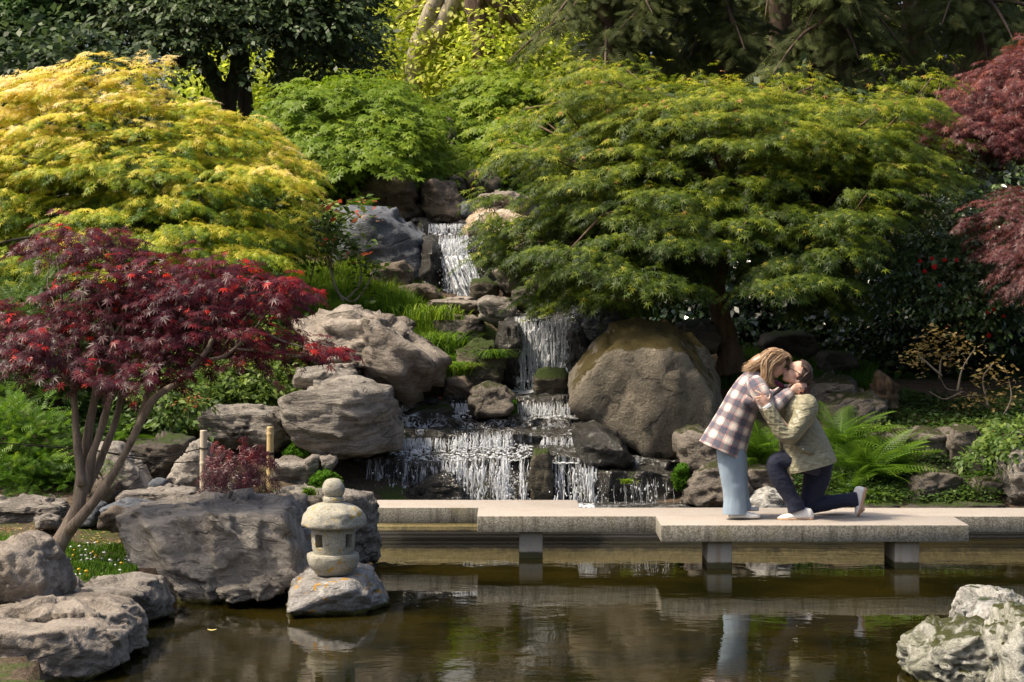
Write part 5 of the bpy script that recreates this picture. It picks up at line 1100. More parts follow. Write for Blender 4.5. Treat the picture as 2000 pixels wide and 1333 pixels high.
cover('hillside_undergrowth', [([(-300, 650), (-300, 330), (700, 330), (740, 420), (640, 420), (560, 560), (560, 640), (100, 700)], (22, 34), 1), ([(960, 420), (1000, 330), (2300, 330), (2300, 760), (1720, 740), (1500, 660), (1230, 600), (1100, 520)], (22.5, 34), 1)], 13000, .15, .5, 112, lo=-.1)
cover('bank_greenery', [([(1430, 1000), (1440, 880), (1560, 860), (1680, 840), (1760, 860), (1900, 900), (1960, 900), (1960, 1000)], (20.0, 22.6), 1)], 12000, .045, .14, 117, lo=-.05)
cover('bank_ivy', [([(1640, 870), (1660, 800), (1740, 770), (2080, 800), (2080, 900), (1860, 860), (1700, 850)], (21, 24), 1)], 9000, .055, .10, 113, lo=-.1)
cover('cascade_side_moss', [([(860, 760), (850, 640), (980, 640), (990, 700), (960, 760)], (23.2, 25), 1)], 5000, .035, .10, 114, LM_MOSS)
cover('fallen_petals', [([(1700, 880), (1720, 800), (2000, 820), (2000, 890)], (21, 23.5), 1)], 260, .05, .02, 115, LM_FLW, tmpl_quad(.45), .2)
cover('fallen_leaves', [([(0, 1080), (0, 985), (240, 985), (240, 1060), (100, 1075)], (15, 19), 1)], 900, .03, .006, 116, LM_STRAW)

# daisies and dandelions on the lawn
rg = np.random.default_rng(120); P0 = scatter_region([(100, 1140), (130, 1060), (250, 1050), (270, 1120), (230, 1140)], (14.6, 17), 46, 121)
DAISY = plain('white_petals', (.8, .8, .78), .6); DAND = plain('yellow_petals', (.75, .42, .02), .6)
mb = MB(); mb_ball(mb, (0, 0, .05), (.014, .014, .006), 1); mb_ball(mb, (0, 0, .055), (.005, .005, .004), 1); mb_loft(mb, [(0, 0, 0), (.003, 0, .03), (0, 0, .05)], [(.0015, .0015)] * 3, n_ring=5, n_len=5)
dm = {}
for nm_, mt in (('daisy', DAISY), ('dandelion', DAND)):
    dm[nm_] = mesh_np(nm_, np.concatenate(mb.V), [np.concatenate(mb.F3), np.concatenate(mb.F4)], mt, True)
for i, q in enumerate(P0):
    nm_ = 'dandelion' if i % 4 == 0 else 'daisy'; o = bpy.data.objects.new(nm_, dm[nm_]); COL.objects.link(o); o.location = q; s = rg.uniform(.7, 1.15); o.scale = (s, s, s); o['_loc'] = tuple(q)
    tag(o, 'tiny yellow dandelion in the lawn under the red maple' if nm_ == 'dandelion' else 'tiny white daisy in the lawn under the red maple', 'flower', 'dandelions in the lawn' if nm_ == 'dandelion' else 'daisies in the lawn')

# ---- feathery shrubs at the left edge
FE = tmpl_spray(5)
def feathery(label, poly, px, py, D, n, rad, seed, mat=LM_WEED, per=170, leaf=.11, lo=.0, nm='feathery_shrub'):
    r = tree_root(nm, px, py, D, label, 'shrub'); pads = blobs(poly, D, .9, n, rad, seed, .8, .6); dat = sprays(pads, per, 5, .16, .1, seed, .4, 1., np.mean([q[0] for q in pads], 0))
    rg = np.random.default_rng(seed); d = nrm(dat[1] + UP * .6 + rg.normal(0, .3, dat[1].shape))
    crown(r, 'foliage', FE, (dat[0], d, dat[2], dat[3], dat[4]), leaf, .35, lambda p_, t_, h_, rn: np.clip(lo + .3 * t_ + .25 * h_ + .4 * rn, 0, 1), mat, seed)
    for i, (c, rd) in enumerate(pads[:10]): branch(r, [P(px, py, D), c], .012, .004, BK_DRK, seed=i, n=5, nl=8, name='stem')
feathery('bright green feathery shrub at the left edge behind the rope', [(-80, 960), (-80, 800), (0, 770), (80, 800), (140, 850), (150, 940), (120, 970), (20, 975)], 60, 975, 19.8, 34, (.16, .32), 131, LM_GRS, 150, .12, -.1)
feathery('dark green fern-like shrub behind the red maple at the left edge', [(-80, 780), (-60, 580), (60, 560), (180, 600), (200, 720), (160, 820), (40, 800)], 80, 800, 21.5, 30, (.25, .45), 132, LM_WEED, 70, .15, -.1)
feathery('small blue-green leafy plant behind the red maple stems', [(170, 930), (180, 870), (210, 880), (215, 925)], 190, 935, 19.0, 4, (.06, .1), 133, LM_WEED, 300, .06, .1)
bush('leafy_shrub', 'multi-stemmed light green shrub above the flat oblong boulder', 480, 800, 22.3, [(390, 770), (380, 690), (430, 660), (520, 660), (580, 700), (580, 760), (500, 790)], 26, (.14, .26), 134, LM_WEED, 120, .07, OV, .25, L=.16, trunks=[[(480, 800, 22.3), (475, 760, 22.3), (470, 720, 22.3)], [(485, 800, 22.3), (500, 750, 22.3), (520, 710, 22.3)], [(470, 800, 22.3), (445, 760, 22.3), (430, 720, 22.3)]], tr=(.014, .008), shell=.5)
bush('leafy_shrub', 'green undergrowth shrub between the red maple stems and the oblong boulder', 340, 850, 21.2, [(220, 850), (240, 720), (330, 680), (400, 700), (400, 790), (380, 850)], 26, (.14, .26), 135, LM_WEED, 110, .07, OV, .05, L=.16, tr=(.012, .008))
bush('leafy_shrub', 'yellow-green leafy shrub on the bank left of the big sunlit boulder', 560, 680, 23.4, [(430, 680), (440, 610), (520, 590), (600, 640), (600, 690), (520, 700)], 20, (.14, .26), 136, LM_WEED, 110, .07, OV, .3, L=.16, tr=(.012, .008))
bush('pale_leaved_shrub', 'bushy pale green shrub below the golden maple beside the blue-grey boulder', 600, 560, 25.6, [(560, 560), (570, 440), (600, 390), (660, 380), (700, 410), (650, 470), (620, 500)], 13, (.14, .26), 137, LM_WEED, 110, .09, OV, .3, L=.16, tr=(.012, .008))
# leggy rhododendron with coral young leaves
r = tree_root('leggy_shrub', 668, 590, 25.0, 'leggy shrub with crooked bare stems and coral-tipped leaves before the blue-grey boulder', 'shrub')
tips = []
for k, pts in enumerate([[(672, 592), (655, 560), (645, 520), (650, 480), (640, 440)], [(660, 575), (690, 590), (715, 560), (730, 530)], [(650, 540), (640, 490), (655, 450), (700, 410)], [(672, 590), (700, 560), (705, 520), (690, 490)], [(645, 500), (670, 460), (690, 480)]]):
    trunkpx(r, [(x, y, 25.0 + .05 * k) for x, y in pts], [.018, .013, .008], BK_PALE, 'stem', n=7, nl=18, seed=k); tips.append(pts[-1]); tips.append(pts[-2])
def whorls(root, tips, D, n, leaf, mat, seed, spread=.14, name='foliage', tm=OV, lo=.2):
    rg = np.random.default_rng(seed); pos = np.concatenate([P(x, y, D) + rg.normal(0, spread, (n, 3)) * (1, .8, .7) for x, y in tips]); m = len(pos); a = rg.uniform(0, 6.3, m)
    d = nrm(np.stack([np.cos(a), np.sin(a), rg.normal(.2, .4, m)], 1)); up = nrm(UP + rg.normal(0, .4, (m, 3)))
    crown(root, name, tm, (pos, d, up, rg.random(m), a * 0), leaf, .35, lambda p_, t_, h_, rn: np.clip(lo + .7 * rn, 0, 1), mat, seed)
whorls(r, tips + [(620, 420), (610, 450), (600, 480), (625, 500)], 25.0, 34, .10, LM_WEED, 141)
whorls(r, [(640, 400), (700, 400), (615, 398), (655, 425), (725, 425), (700, 500), (640, 470)], 24.9, 7, .10, LM_PINK, 142, .09, 'young_leaves')
r = tree_root('coral_seedling', 375, 800, 20.8, 'small plant with salmon-pink feathery leaves left of the oblong boulder', 'plant')
trunkpx(r, [(372, 840, 20.8), (368, 800, 20.8), (372, 775, 20.8)], [.008, .006, .004], BK_PALE, 'stem', n=6, nl=8); whorls(r, [(372, 775), (362, 785), (380, 785)], 20.8, 9, .11, LM_PINK, 143, .05, lo=.6)
# ---- straw-coloured shrub at the right
r = tree_root('straw_leaved_shrub', 1925, 800, 22.4, 'sparse shrub with straw-brown leaves on crooked branches at the right', 'shrub')
tips = []
for k, pts in enumerate([[(1960, 870), (1955, 820), (1920, 790), (1880, 765), (1850, 760), (1835, 735)], [(1880, 765), (1845, 780), (1815, 765)], [(1835, 740), (1840, 700), (1870, 690)], [(1840, 735), (1800, 700), (1790, 690)], [(1930, 795), (1920, 740), (1940, 710)], [(1955, 820), (1975, 780), (1970, 740)], [(1870, 765), (1880, 720), (1905, 680)]]):
    trunkpx(r, [(x, y, 22.4 - .04 * k) for x, y in pts], [.014, .009, .004], BK_MAP, 'branch', n=6, nl=18, seed=k)
whorls(r, [(1790, 690), (1775, 700), (1800, 680), (1820, 660), (1850, 655), (1835, 690), (1870, 665), (1880, 690), (1860, 715), (1800, 715), (1830, 650), (1900, 680), (1925, 730), (1945, 715), (1910, 745), (1960, 735), (1970, 760), (1900, 790), (1880, 800), (1930, 780), (1945, 800), (1965, 785), (1850, 700), (1905, 770)], 22.3, 24, .065, LM_STRAW, 145, .075)
bush('rhododendron', 'leafy green shrub at the right edge above the smooth grey rock', 1960, 890, 20.9, [(1890, 900), (1900, 850), (1950, 830), (2000, 800), (2060, 790), (2060, 880), (1960, 890), (1920, 930)], 22, (.10, .2), 146, LM_WEED, 200, .075, OV, .05, L=.14, tr=(.012, .008))
bush('low_box_shrub', 'small yellow-green twiggy bush on the bank stone behind the fern', 1700, 840, 21.9, [(1650, 845), (1660, 805), (1710, 800), (1745, 815), (1740, 842)], 14, (.06, .12), 147, LM_WEED, 420, .04, OV, .2, L=.08, tr=(.008, .005))
feathery('trailing green plant hanging over the bank right of the moss-capped rock', [(1880, 960), (1885, 925), (1950, 915), (1960, 935), (1900, 945), (1895, 985)], 1900, 985, 20.3, 10, (.04, .09), 148, LM_GRS, 500, .05, -.1, 'trailing_plant')
# tufts of long grass
def tuft(label, px, py, D, n, h, spread, seed, hang=.5, nm='grass_tuft', lo=.1):
    rg = np.random.default_rng(seed); r = P(px, py, D); V = []; F4_ = []; F3_ = []; cv = []; K = 6
    for i in range(n):
        a = rg.uniform(0, 6.3); hh = h * rg.uniform(.6, 1.2); l = hh * rg.uniform(.2, 1.) * hang; b = r + np.array([rg.normal(0, spread), rg.normal(0, spread * .6), 0]); dv = np.array([math.cos(a), math.sin(a) * .7, 0]); pr = np.array([-math.sin(a), math.cos(a), 0]) * .005 * rg.uniform(.7, 1.5)
        t_ = np.linspace(0, 1, K)[:, None]; C = b + dv * l * t_ ** 1.6 * 1.4 + UP * hh * (t_ - hang * .75 * t_ ** 2.6); w = (1 - t_ ** 2 * .9); n0 = len(V) * 1
        L_ = C - pr * w; R_ = C + pr * w; base = len(V); V.extend(np.stack([L_, R_], 1).reshape(-1, 3)); q = base + np.arange(K - 1)[:, None] * 2; F4_.append(np.hstack([q, q + 1, q + 3, q + 2])); cv += [rg.uniform(0, .8) + lo] * (K - 1)
    me = mesh_np(nm, np.array(V), np.concatenate(F4_), LM_GRS, attr={'leafcol': ('FACE', np.clip(cv, 0, 1))}); o = link(nm, me, r); tag(o, label, 'grass tuft'); return o
tuft('broad leafy grass clump on the slope right of the big sunlit boulder', 860, 690, 23.9, 420, .42, .16, 151, .7)
tuft('long arching grass tuft hanging below the leafy clump beside the ledge', 885, 735, 23.3, 420, .34, .10, 152, .9, lo=.3)
tuft('trailing grass hanging over the mossy brown rock at the main fall', 962, 700, 23.3, 200, .26, .05, 153, 1.3, lo=.0)
tuft('sunlit grass clump at the top right of the slope by the fall', 845, 625, 24.6, 300, .3, .16, 154, .6, lo=.35)
tuft('tall pale grass clump between the grey-blue boulder and the maple trunk', 1250, 620, 24.0, 260, .42, .10, 155, .6, lo=.3)
tuft('small grass tuft growing beside the lantern finial', 604, 968, 17.7, 110, .12, .03, 156, .7)
tuft('little weed on the flat rock behind the bridge', 1703, 990, 20.0, 40, .16, .02, 157, 1.1)
tuft('small grass tuft in the gap left of the lantern light box', 582, 1050, 16.9, 120, .12, .05, 158, .9, lo=.3)
tuft('tiny yellow-green tuft on the wet black ledge at the right', 1405 - 180, 945, 20.6, 60, .10, .03, 159, .8, lo=.3)
tuft('wispy grass at the left edge between the two corner boulders', 15, 1190, 13.9, 200, .10, .08, 160, .9)
# moss
def moss(label, outline, D, depth, seed):
    o = np.array([P(x, y, D) for x, y in outline]); c = o.mean(0); f = c + (o - c) * .8; f[:, 1] -= depth * .5; b = c + (o - c) * .8; b[:, 1] += depth * .5
    V, Fc = rock_mesh(np.vstack([f, o, b]), 5, seed, k=9, chips=0, rough=.05, st_amp=0); base = Vector((V[:, 0].mean(), V[:, 1].mean(), V[:, 2].min()))
    root = empty('moss_cushion', base, label, 'moss'); t = link('cushion', mesh_np('cushion', V, Fc, MOSSM, True), parent=root)
    tri = V[Fc]; rg = np.random.default_rng(seed); ar = np.linalg.norm(np.cross(tri[:, 1] - tri[:, 0], tri[:, 2] - tri[:, 0]), axis=1); n = int(ar.sum() / 2 * 22000); ix = rg.choice(len(Fc), n, p=ar / ar.sum()); w = rg.dirichlet((1, 1, 1), n)
    pos = (tri[ix] * w[..., None]).sum(1); nn = nrm(np.cross(tri[ix, 1] - tri[ix, 0], tri[ix, 2] - tri[ix, 0]))
    crown(root, 'moss_tips', tmpl_quad(.4), (pos - nn * .003, nrm(nn + rg.normal(0, .6, nn.shape)), nrm(rg.normal(0, 1, nn.shape)), rg.random(n), rg.random(n)), .014, .4, lambda p_, t_, h_, rn: np.clip(.0 + .7 * rn, 0, 1), LM_MOSS, seed)
MOSSM = plain('moss_body', (.05, .13, .01), .95, .1, .5, 60, .8, .01)
moss('round bright green moss cushion above the tall grey block by the bridge', [(598, 955), (602, 935), (625, 920), (650, 920), (665, 935), (668, 955)], 19.9, .35, 171)
moss('flat dark green moss bank below the blocky boulder left of the cascade', [(545, 890), (560, 865), (580, 862), (620, 880), (660, 892), (655, 898), (600, 900)], 20.6, .5, 172)
moss('hanging bright green moss left of the pointed rock by the woman', [(1312, 925), (1325, 905), (1342, 908), (1345, 930), (1335, 960), (1318, 955)], 20.55, .25, 173)
moss('tiny moss patch beside the dark rounded rock in mid-cascade', [(998, 790), (1003, 778), (1010, 788), (1008, 808), (1000, 810)], 22.3, .12, 174)

# ---- ferns: each frond is a part
def frond_mesh(L=1.0, n=22, seed=0):
    V = []; Fc = []; cv = []
    def pt(t): return np.array([t * L, 0, .28 * L * t - .52 * L * t ** 2.2])
    for i in range(n):
        t0 = .10 + .88 * i / n; b = pt(t0); l = .21 * L * math.sin(math.pi * min(1, (t0 * .85 + .12))) ** .8 + .01
        for s in (1, -1):
            e = b + np.array([l * .35, s * l, -.22 * l]); k = 6
            for q in range(k):     # leaflets along each pinna
                u = q / k; c = b * (1 - u) + e * u; w = .017 * L * (1 - u * .7); m_ = len(V)
                V += [c, c + np.array([w, s * w * .5, .006 * L]), c + (e - b) / k, c + np.array([-w * .7, s * w * .9, .006 * L])]; Fc.append((m_, m_ + 1, m_ + 2, m_ + 3) if s > 0 else (m_ + 3, m_ + 2, m_ + 1, m_)); cv.append(.3 + .5 * t0)
    for i in range(8):
        a, b = pt(i / 8), pt((i + 1) / 8); w = np.array([0, .006 * L, 0]); m_ = len(V); V += [a - w, a + w, b + w * .8, b - w * .8]; Fc.append((m_, m_ + 1, m_ + 2, m_ + 3)); cv.append(.8)
    return mesh_np('frond', np.array(V), np.array(Fc), LM_FERN, attr={'leafcol': ('FACE', cv)})
FR = [frond_mesh(1, 22), frond_mesh(1, 17)]
def fern(label, px, py, D, n, h, seed, flat=.0, az=(0, 6.283)):
    root = empty('fern', P(px, py, D), label, 'fern'); rg = np.random.default_rng(seed)
    for i in range(n):
        o = bpy.data.objects.new('frond', FR[i % 2]); COL.objects.link(o); o.parent = root; s = h * rg.uniform(.7, 1.15); o.scale = (s, s, s)
        a = rg.uniform(*az); o.location = (rg.normal(0, .05), rg.normal(0, .05), 0); o.rotation_euler = Euler((rg.normal(0, .25), -rg.uniform(.15, 1.05) + flat, a), 'XYZ')
fern('tall bright green fern between the couple, left part seen under their arms', 1500, 900, 20.9, int(26*1.9), .62, 181)
fern('green fern behind the kneeling man at hip height', 1640, 880, 21.2, int(24*1.9), .62, 182)
fern('large spreading fern right of the kneeling man', 1690, 940, 20.6, int(34*1.9), .66, 183)
fern('low fern right of the kneeling man, nearest the deck', 1665, 975, 20.3, int(22*1.9), .42, 184)
fern('upright fern behind the large spreading fern', 1730, 915, 21.0, int(20*1.9), .52, 185)
fern('young fern under the fine-leaved maple near the leggy shrub', 600, 500, 26.2, 14, .6, 186)
fern('pale fern at the foot of the blue-grey boulder', 690, 430, 28.2, 10, .5, 187)
fern('small fern beside the red maple stems on the bank', 240, 860, 20.0, 10, .35, 188)
fern('small fern below the woman behind the pointed rock', 1475, 925, 20.8, 12, .4, 189)

# ---- stump
mb = MB(); mb_loft(mb, [P(1727, 800, 22.6), P(1727, 770, 22.6), P(1730, 745, 22.6), P(1735, 737, 22.6)], [(.17, .15), (.14, .13), (.16, .14), (.12, .12)], n_ring=40, n_len=24, wr=.05, wf=11)
o = mb.build('tree_stump', bark_mat('rotting_stump', (.03, .018, .012), (.15, .095, .05)), loc=P(1727, 800, 22.6)); tag(o, 'ragged rotting tree stump on the shady bank right of the couple', 'stump')

# ---- moorhen on the cascade
MH = plain('black_plumage', (.018, .018, .02), .6, .3, .3, 60, .4); RD = plain('red_bill', (.6, .02, .01), .4)
root = empty('moorhen', P(848, 795, 22.55), 'small black moorhen with a red bill on the wet ledge in mid-cascade', 'bird')
c = P(845, 786, 22.5); mb = MB(); mb_ball(mb, c, (.055, .035, .035), 3); mb_ball(mb, c + (.0, 0, .012), (.045, .03, .03), 3); mb_loft(mb, [c + (.03, 0, .01), c + (.052, -.005, .035), c + (.058, -.01, .045)], [(.022, .02), (.016, .015), (.014, .013)], n_ring=12, n_len=8); mb_ball(mb, c + (.058, -.01, .05), (.020, .017, .017), 2); mb_loft(mb, [c + (-.03, 0, .005), c + (-.06, 0, .015), c + (-.08, 0, .03)], [(.025, .02), (.014, .012), (.004, .006)], n_ring=10, n_len=8)
me = mesh_np('body', np.concatenate(mb.V), [np.concatenate(mb.F3), np.concatenate(mb.F4)], MH); me = remesh(me, .005, 3); link('body', me, parent=root)
mb = MB(); mb_loft(mb, [c + (.07, -.012, .052), c + (.085, -.016, .047), c + (.095, -.018, .043)], [(.008, .007), (.005, .005), (.001, .001)], n_ring=8, n_len=6); mb.build('bill', RD, parent=root)
for s in (-.012, .012):
    mb = MB(); mb_loft(mb, [c + (0, s, -.03), c + (.006, s, -.045), c + (.0, s, -.06)], [(.003, .003)] * 3, n_ring=6, n_len=6); mb_loft(mb, [c + (0, s, -.059), c + (.025, s, -.062)], [(.003, .002)] * 2, n_ring=6, n_len=4); mb.build('leg', RD, parent=root)

mb = MB(); q0 = P(414, 1231, 14.67); mb.add([q0 + np.array([math.cos(a) * .035, math.sin(a) * .02, .004 + .004 * math.cos(a * 2)]) for a in np.linspace(0, 2 * math.pi, 8, endpoint=False)] + [q0 + np.array([0, 0, .003])], [[i, (i + 1) % 8, 8] for i in range(8)])
tag(mb.build('fallen_leaf', plain('pale_fallen_leaf', (.6, .52, .2), .6), smooth=False, loc=q0), 'single pale fallen leaf floating on the pond below the largest boulder', 'leaf')
# ================================================================ PEOPLE on the bridge (kissing couple)
PD = 18.12      # distance of the couple's middle plane
def Q(px, py, dy=0.): 
    """a point of the couple: photo pixel read at the middle plane, moved dy metres away from the camera"""
    return np.array([(px - CX) * PD / F, PD + dy, HC - (py - HY) * PD / F])
m_ = PD / F      # metres per pixel
t = NT('skin'); p = t.obj; n = t.noise(p, 14, 4); n2 = t.noise(p, 160, 3)
t.link(t.mix(t.mapr(n, .35, .7), (.62, .37, .27), (.72, .46, .35)), t.b.inputs['Base Color']); t.b.inputs['Roughness'].default_value = .5
t.b.inputs['Subsurface Weight'].default_value = .12; t.b.inputs['Subsurface Radius'].default_value = (.02, .008, .004); t.b.inputs['Subsurface Scale'].default_value = .5
t.link(t.bump(n2, .15, .001), t.b.inputs['Normal']); SKIN = t.m
def hairm(name, a, b, c3):
    t = NT(name); v = t.new('Attribute', attribute_name='leafcol').outputs['Fac']
    t.link(t.ramp(v, [(0, a), (.5, b), (1, c3)]), t.b.inputs['Base Color']); t.b.inputs['Roughness'].default_value = .38; t.b.inputs['Specular IOR Level'].default_value = .5; return t.m
BLOND = hairm('blond_hair', (.17, .095, .05), (.42, .27, .15), (.74, .54, .34)); BRUN = hairm('short_brown_hair', (.05, .03, .024), (.10, .065, .052), (.19, .14, .12))
# checked wool: UV in metres
t = NT('checked_wool'); uv = t.new('UVMap').outputs[0]; x = t.sep(uv, 0); y = t.sep(uv, 1); p = t.obj
fz = t.math('MULTIPLY', t.math('SUBTRACT', t.noise(p, 220, 3, .7), .5), .05); PER = .128
def band(c, cen, half, soft=.012):
    f = t.math('FRACT', t.math('ADD', t.math('DIVIDE', t.math('ADD', c, t.math('MULTIPLY', fz, .25)), PER), 10 - cen + .5)); d = t.math('ABSOLUTE', t.math('SUBTRACT', f, .5))
    return t.mapr(d, half + soft, half - soft if half > soft else 0, 0, 1) if False else t.mapr(d, max(.001, half - soft), half + soft, 1, 0)
nav_x, nav_y = band(x, .5, .235, .05), band(y, .5, .235, .05)
red = t.math('MAXIMUM', t.math('MAXIMUM', band(x, .20, .022, .02), band(x, .80, .022, .02)), t.math('MAXIMUM', band(y, .20, .022, .02), band(y, .80, .022, .02)))
wool = t.noise(p, 320, 4, .75); spk = t.mapr(wool, .42, .62)
c = t.mix(t.math('MULTIPLY', t.mapr(t.noise(p, 90, 4, .7), .5, .75), .5), (.80, .73, .65), (.60, .50, .43))
half = t.math('SUBTRACT', 1, t.math('MULTIPLY', t.math('SUBTRACT', 1, t.math('MULTIPLY', nav_x, .72)), t.math('SUBTRACT', 1, t.math('MULTIPLY', nav_y, .72)))); tw = t.math('MULTIPLY', half, t.math('ADD', .8, t.math('MULTIPLY', spk, .5)), clamp=True)
c = t.mix(tw, c, (.022, .026, .075)); c = t.mix(t.math('MULTIPLY', red, .65), c, (.36, .045, .05))
t.link(c, t.b.inputs['Base Color']); t.b.inputs['Roughness'].default_value = .95; t.b.inputs['Specular IOR Level'].default_value = .1; t.b.inputs['Sheen Weight'].default_value = .3
t.link(t.bump(wool, .6, .006), t.b.inputs['Normal']); WOOL = t.m
# quilted jacket
t = NT('quilted_olive_nylon'); uv = t.new('UVMap').outputs[0]; x = t.sep(uv, 0); y = t.sep(uv, 1); p = t.obj
a = t.math('ADD', x, t.math('MULTIPLY', y, .75)); b_ = t.math('SUBTRACT', x, t.math('MULTIPLY', y, .75)); QP = .062
def ridge(v): return t.math('POWER', t.math('ABSOLUTE', t.math('SINE', t.math('MULTIPLY', v, math.pi / QP))), .45)
q = t.math('MULTIPLY', ridge(a), ridge(b_)); wr = t.noise(t.mapping(p, (5, 5, 15)), 1.5, 2, .5, .8)
c = t.mix(t.mapr(q, .05, .35), (.205, .19, .12), (.255, .235, .15)); c = t.mix(t.mapr(wr, .3, .7, 0, .35), c, (.31, .29, .20))
t.link(c, t.b.inputs['Base Color']); t.b.inputs['Roughness'].default_value = .42; t.b.inputs['Specular IOR Level'].default_value = .45
t.link(t.bump(t.math('ADD', t.math('MULTIPLY', q, .38), t.math('MULTIPLY', wr, 1.6)), .75, .016), t.b.inputs['Normal']); QUILT = t.m
t = NT('pale_blue_twill'); p = t.obj; n = t.noise(t.mapping(p, (10, 10, 2)), 1.5, 4, .6, .5)
t.link(t.mix(n, (.20, .265, .34), (.30, .38, .46)), t.b.inputs['Base Color']); t.b.inputs['Roughness'].default_value = .9; t.link(t.bump(n, .5, .015), t.b.inputs['Normal']); BLUE = t.m
t = NT('navy_corduroy'); p = t.obj; n = t.noise(t.mapping(p, (8, 8, 14)), 1.5, 4, .6, .5)
t.link(t.mix(n, (.004, .006, .018), (.011, .016, .045)), t.b.inputs['Base Color']); t.b.inputs['Roughness'].default_value = .85; t.b.inputs['Sheen Weight'].default_value = .04; t.link(t.bump(n, .7, .02), t.b.inputs['Normal']); NAVY = t.m
SHOE = plain('white_leather', (.74, .73, .71), .5, .4, .06, 30); SOLE = plain('gum_sole', (.42, .27, .17), .6); SOLEW = plain('white_rubber', (.70, .69, .66), .6)
CUFF = plain('white_cotton', (.78, .77, .76), .8); COLLAR = plain('brown_corduroy', (.075, .04, .032), .9, .2, .3, 200, .4); SCARF = plain('plum_scarf', (.09, .02, .05), .8, .2, .5, 40, .5, .01)
FRAME = plain('tortoiseshell', (.06, .025, .012), .25, .6, .4, 60); LASH = plain('dark_hair_line', (.05, .03, .02), .7); LIP = plain('lips', (.50, .20, .17), .45)
GLASS = NT('spectacle_lens'); GLASS.b.inputs['Transmission Weight'].default_value = 1; GLASS.b.inputs['Roughness'].default_value = 0; GLASS.b.inputs['IOR'].default_value = 1.05; GLASS = GLASS.m
def frame3(fwd, crown_):
    f = nrm(np.array([fwd[0], fwd[2] if len(fwd) > 2 else 0, fwd[1]], float)); c = np.array([crown_[0], 0, crown_[1]], float); c = nrm(c - f * (c @ f)); s = np.cross(c, f); return np.stack([f, s, c], 1)
class Head:
    def __init__(s, c, fwd, crown_, k=1.): s.c = np.asarray(c); s.R = frame3(fwd, crown_); s.k = k
    def p(s, x, y, z): return s.c + s.R @ (np.array([x, y, z]) * s.k)
    def ball(s, mb, c, r, sub=3): mb_ball(mb, s.p(*c), np.array(r) * s.k, sub, s.R)
    def build(s, mb, male):
        s.ball(mb, (-.018, 0, .032), (.094, .074, .088), 4); s.ball(mb, (.028, 0, -.018), (.060, .060, .080), 4)
        s.ball(mb, (.060, 0, .035), (.034, .052, .045)); s.ball(mb, (.048, 0, -.078), (.036, .036, .030)); s.ball(mb, (.069, 0, -.092), (.022, .022, .018))
        s.ball(mb, (.010, 0, -.068), (.050, .056 if male else .050, .035)); s.ball(mb, (.055, .030, -.015), (.030, .022, .028)); s.ball(mb, (.055, -.030, -.015), (.030, .022, .028))
        s.ball(mb, (.080, 0, .024), (.014, .042, .010)); s.ball(mb, (.082, 0, -.045), (.018, .026, .026))
        mb_loft(mb, [s.p(.082, 0, .020), s.p(.096, 0, -.002), s.p(.108, 0, -.022), s.p(.094, 0, -.032)], [(.008, .008), (.009, .009), (.011, .013), (.008, .012)], n_ring=10, n_len=10, ref=s.R[:, 1])
        s.ball(mb, (.099, 0, -.052), (.008, .020, .006), 2); s.ball(mb, (.097, 0, -.062), (.008, .018, .007), 2)
        for q in (1, -1):
            s.ball(mb, (.070, q * .030, .008), (.012, .015, .010), 2)      # closed eyelids
            s.ball(mb, (-.006, q * .074, -.006), (.016, .008, .030), 3); s.ball(mb, (-.012, q * .080, .006), (.014, .006, .018), 2)
    def features(s, parent, brow):
        mb = MB(); mb_loft(mb, [s.p(.086, y, -.057 - .002 * math.cos(y * 90)) + s.R[:, 0] * (.020 - abs(y) * .6) for y in np.linspace(-.019, .019, 7)], [(.004, .003)] * 7, n_ring=6, n_len=12, ref=s.R[:, 2]); mb.build('lips', LIP, parent=parent)
        for q in (1, -1):
            mb = MB(); mb_loft(mb, [s.p(.083 - .010 * u, q * (.020 + .026 * u), .003 - .002 * math.sin(u * 3.1)) for u in np.linspace(0, 1, 6)], [(.0016, .0016)] * 6, n_ring=5, n_len=10); mb.build('eyelashes', LASH, parent=parent)
            mb = MB(); mb_loft(mb, [s.p(.090 - .014 * u, q * (.016 + .034 * u), .026 + .006 * math.sin(u * 2.6)) for u in np.linspace(0, 1, 6)], [(.003, .003)] * 6, n_ring=5, n_len=10); mb.build('eyebrow', brow, parent=parent)
def fingers(mb, fs):
    for f in fs: mb_loft(mb, [Q(*q[:3]) for q in f[0]], [(q, q) for q in np.linspace(f[1], f[1] * .78, len(f[0]))], n_ring=10, n_len=14, ref=(.3, 1, .2))
def tube(mb, pts, rad, n=20, nl=24, **k): mb_loft(mb, [Q(*p) for p in pts], [(r * m_, r * m_) if np.isscalar(r) else (r[0] * m_, r[1] * m_) for r in rad], n_ring=n, n_len=nl, **k)
def wear(name, parts, mat, parent, fine=(72, 90), wr=.006, wf=7, seed=0, sq=2.0):
    """garment shell(s): (points (px, py, dy), radii in px (in profile, across))"""
    mb = MB()
    for i, (pts, rad) in enumerate(parts):
        mb_loft(mb, [Q(*p) for p in pts], [(a * m_, b * m_) for a, b in rad], n_ring=fine[0], n_len=fine[1], wr=wr, wf=wf, seed=seed + i, cap=True, sq=sq)
    return mb.build(name, mat, parent=parent)
def body_mesh(mb, parent, vox=.008):
    me = mesh_np('body', np.concatenate(mb.V), [np.concatenate(mb.F3), np.concatenate(mb.F4)], SKIN); me = remesh(me, vox, 5, .5); return link('body', me, parent=parent)
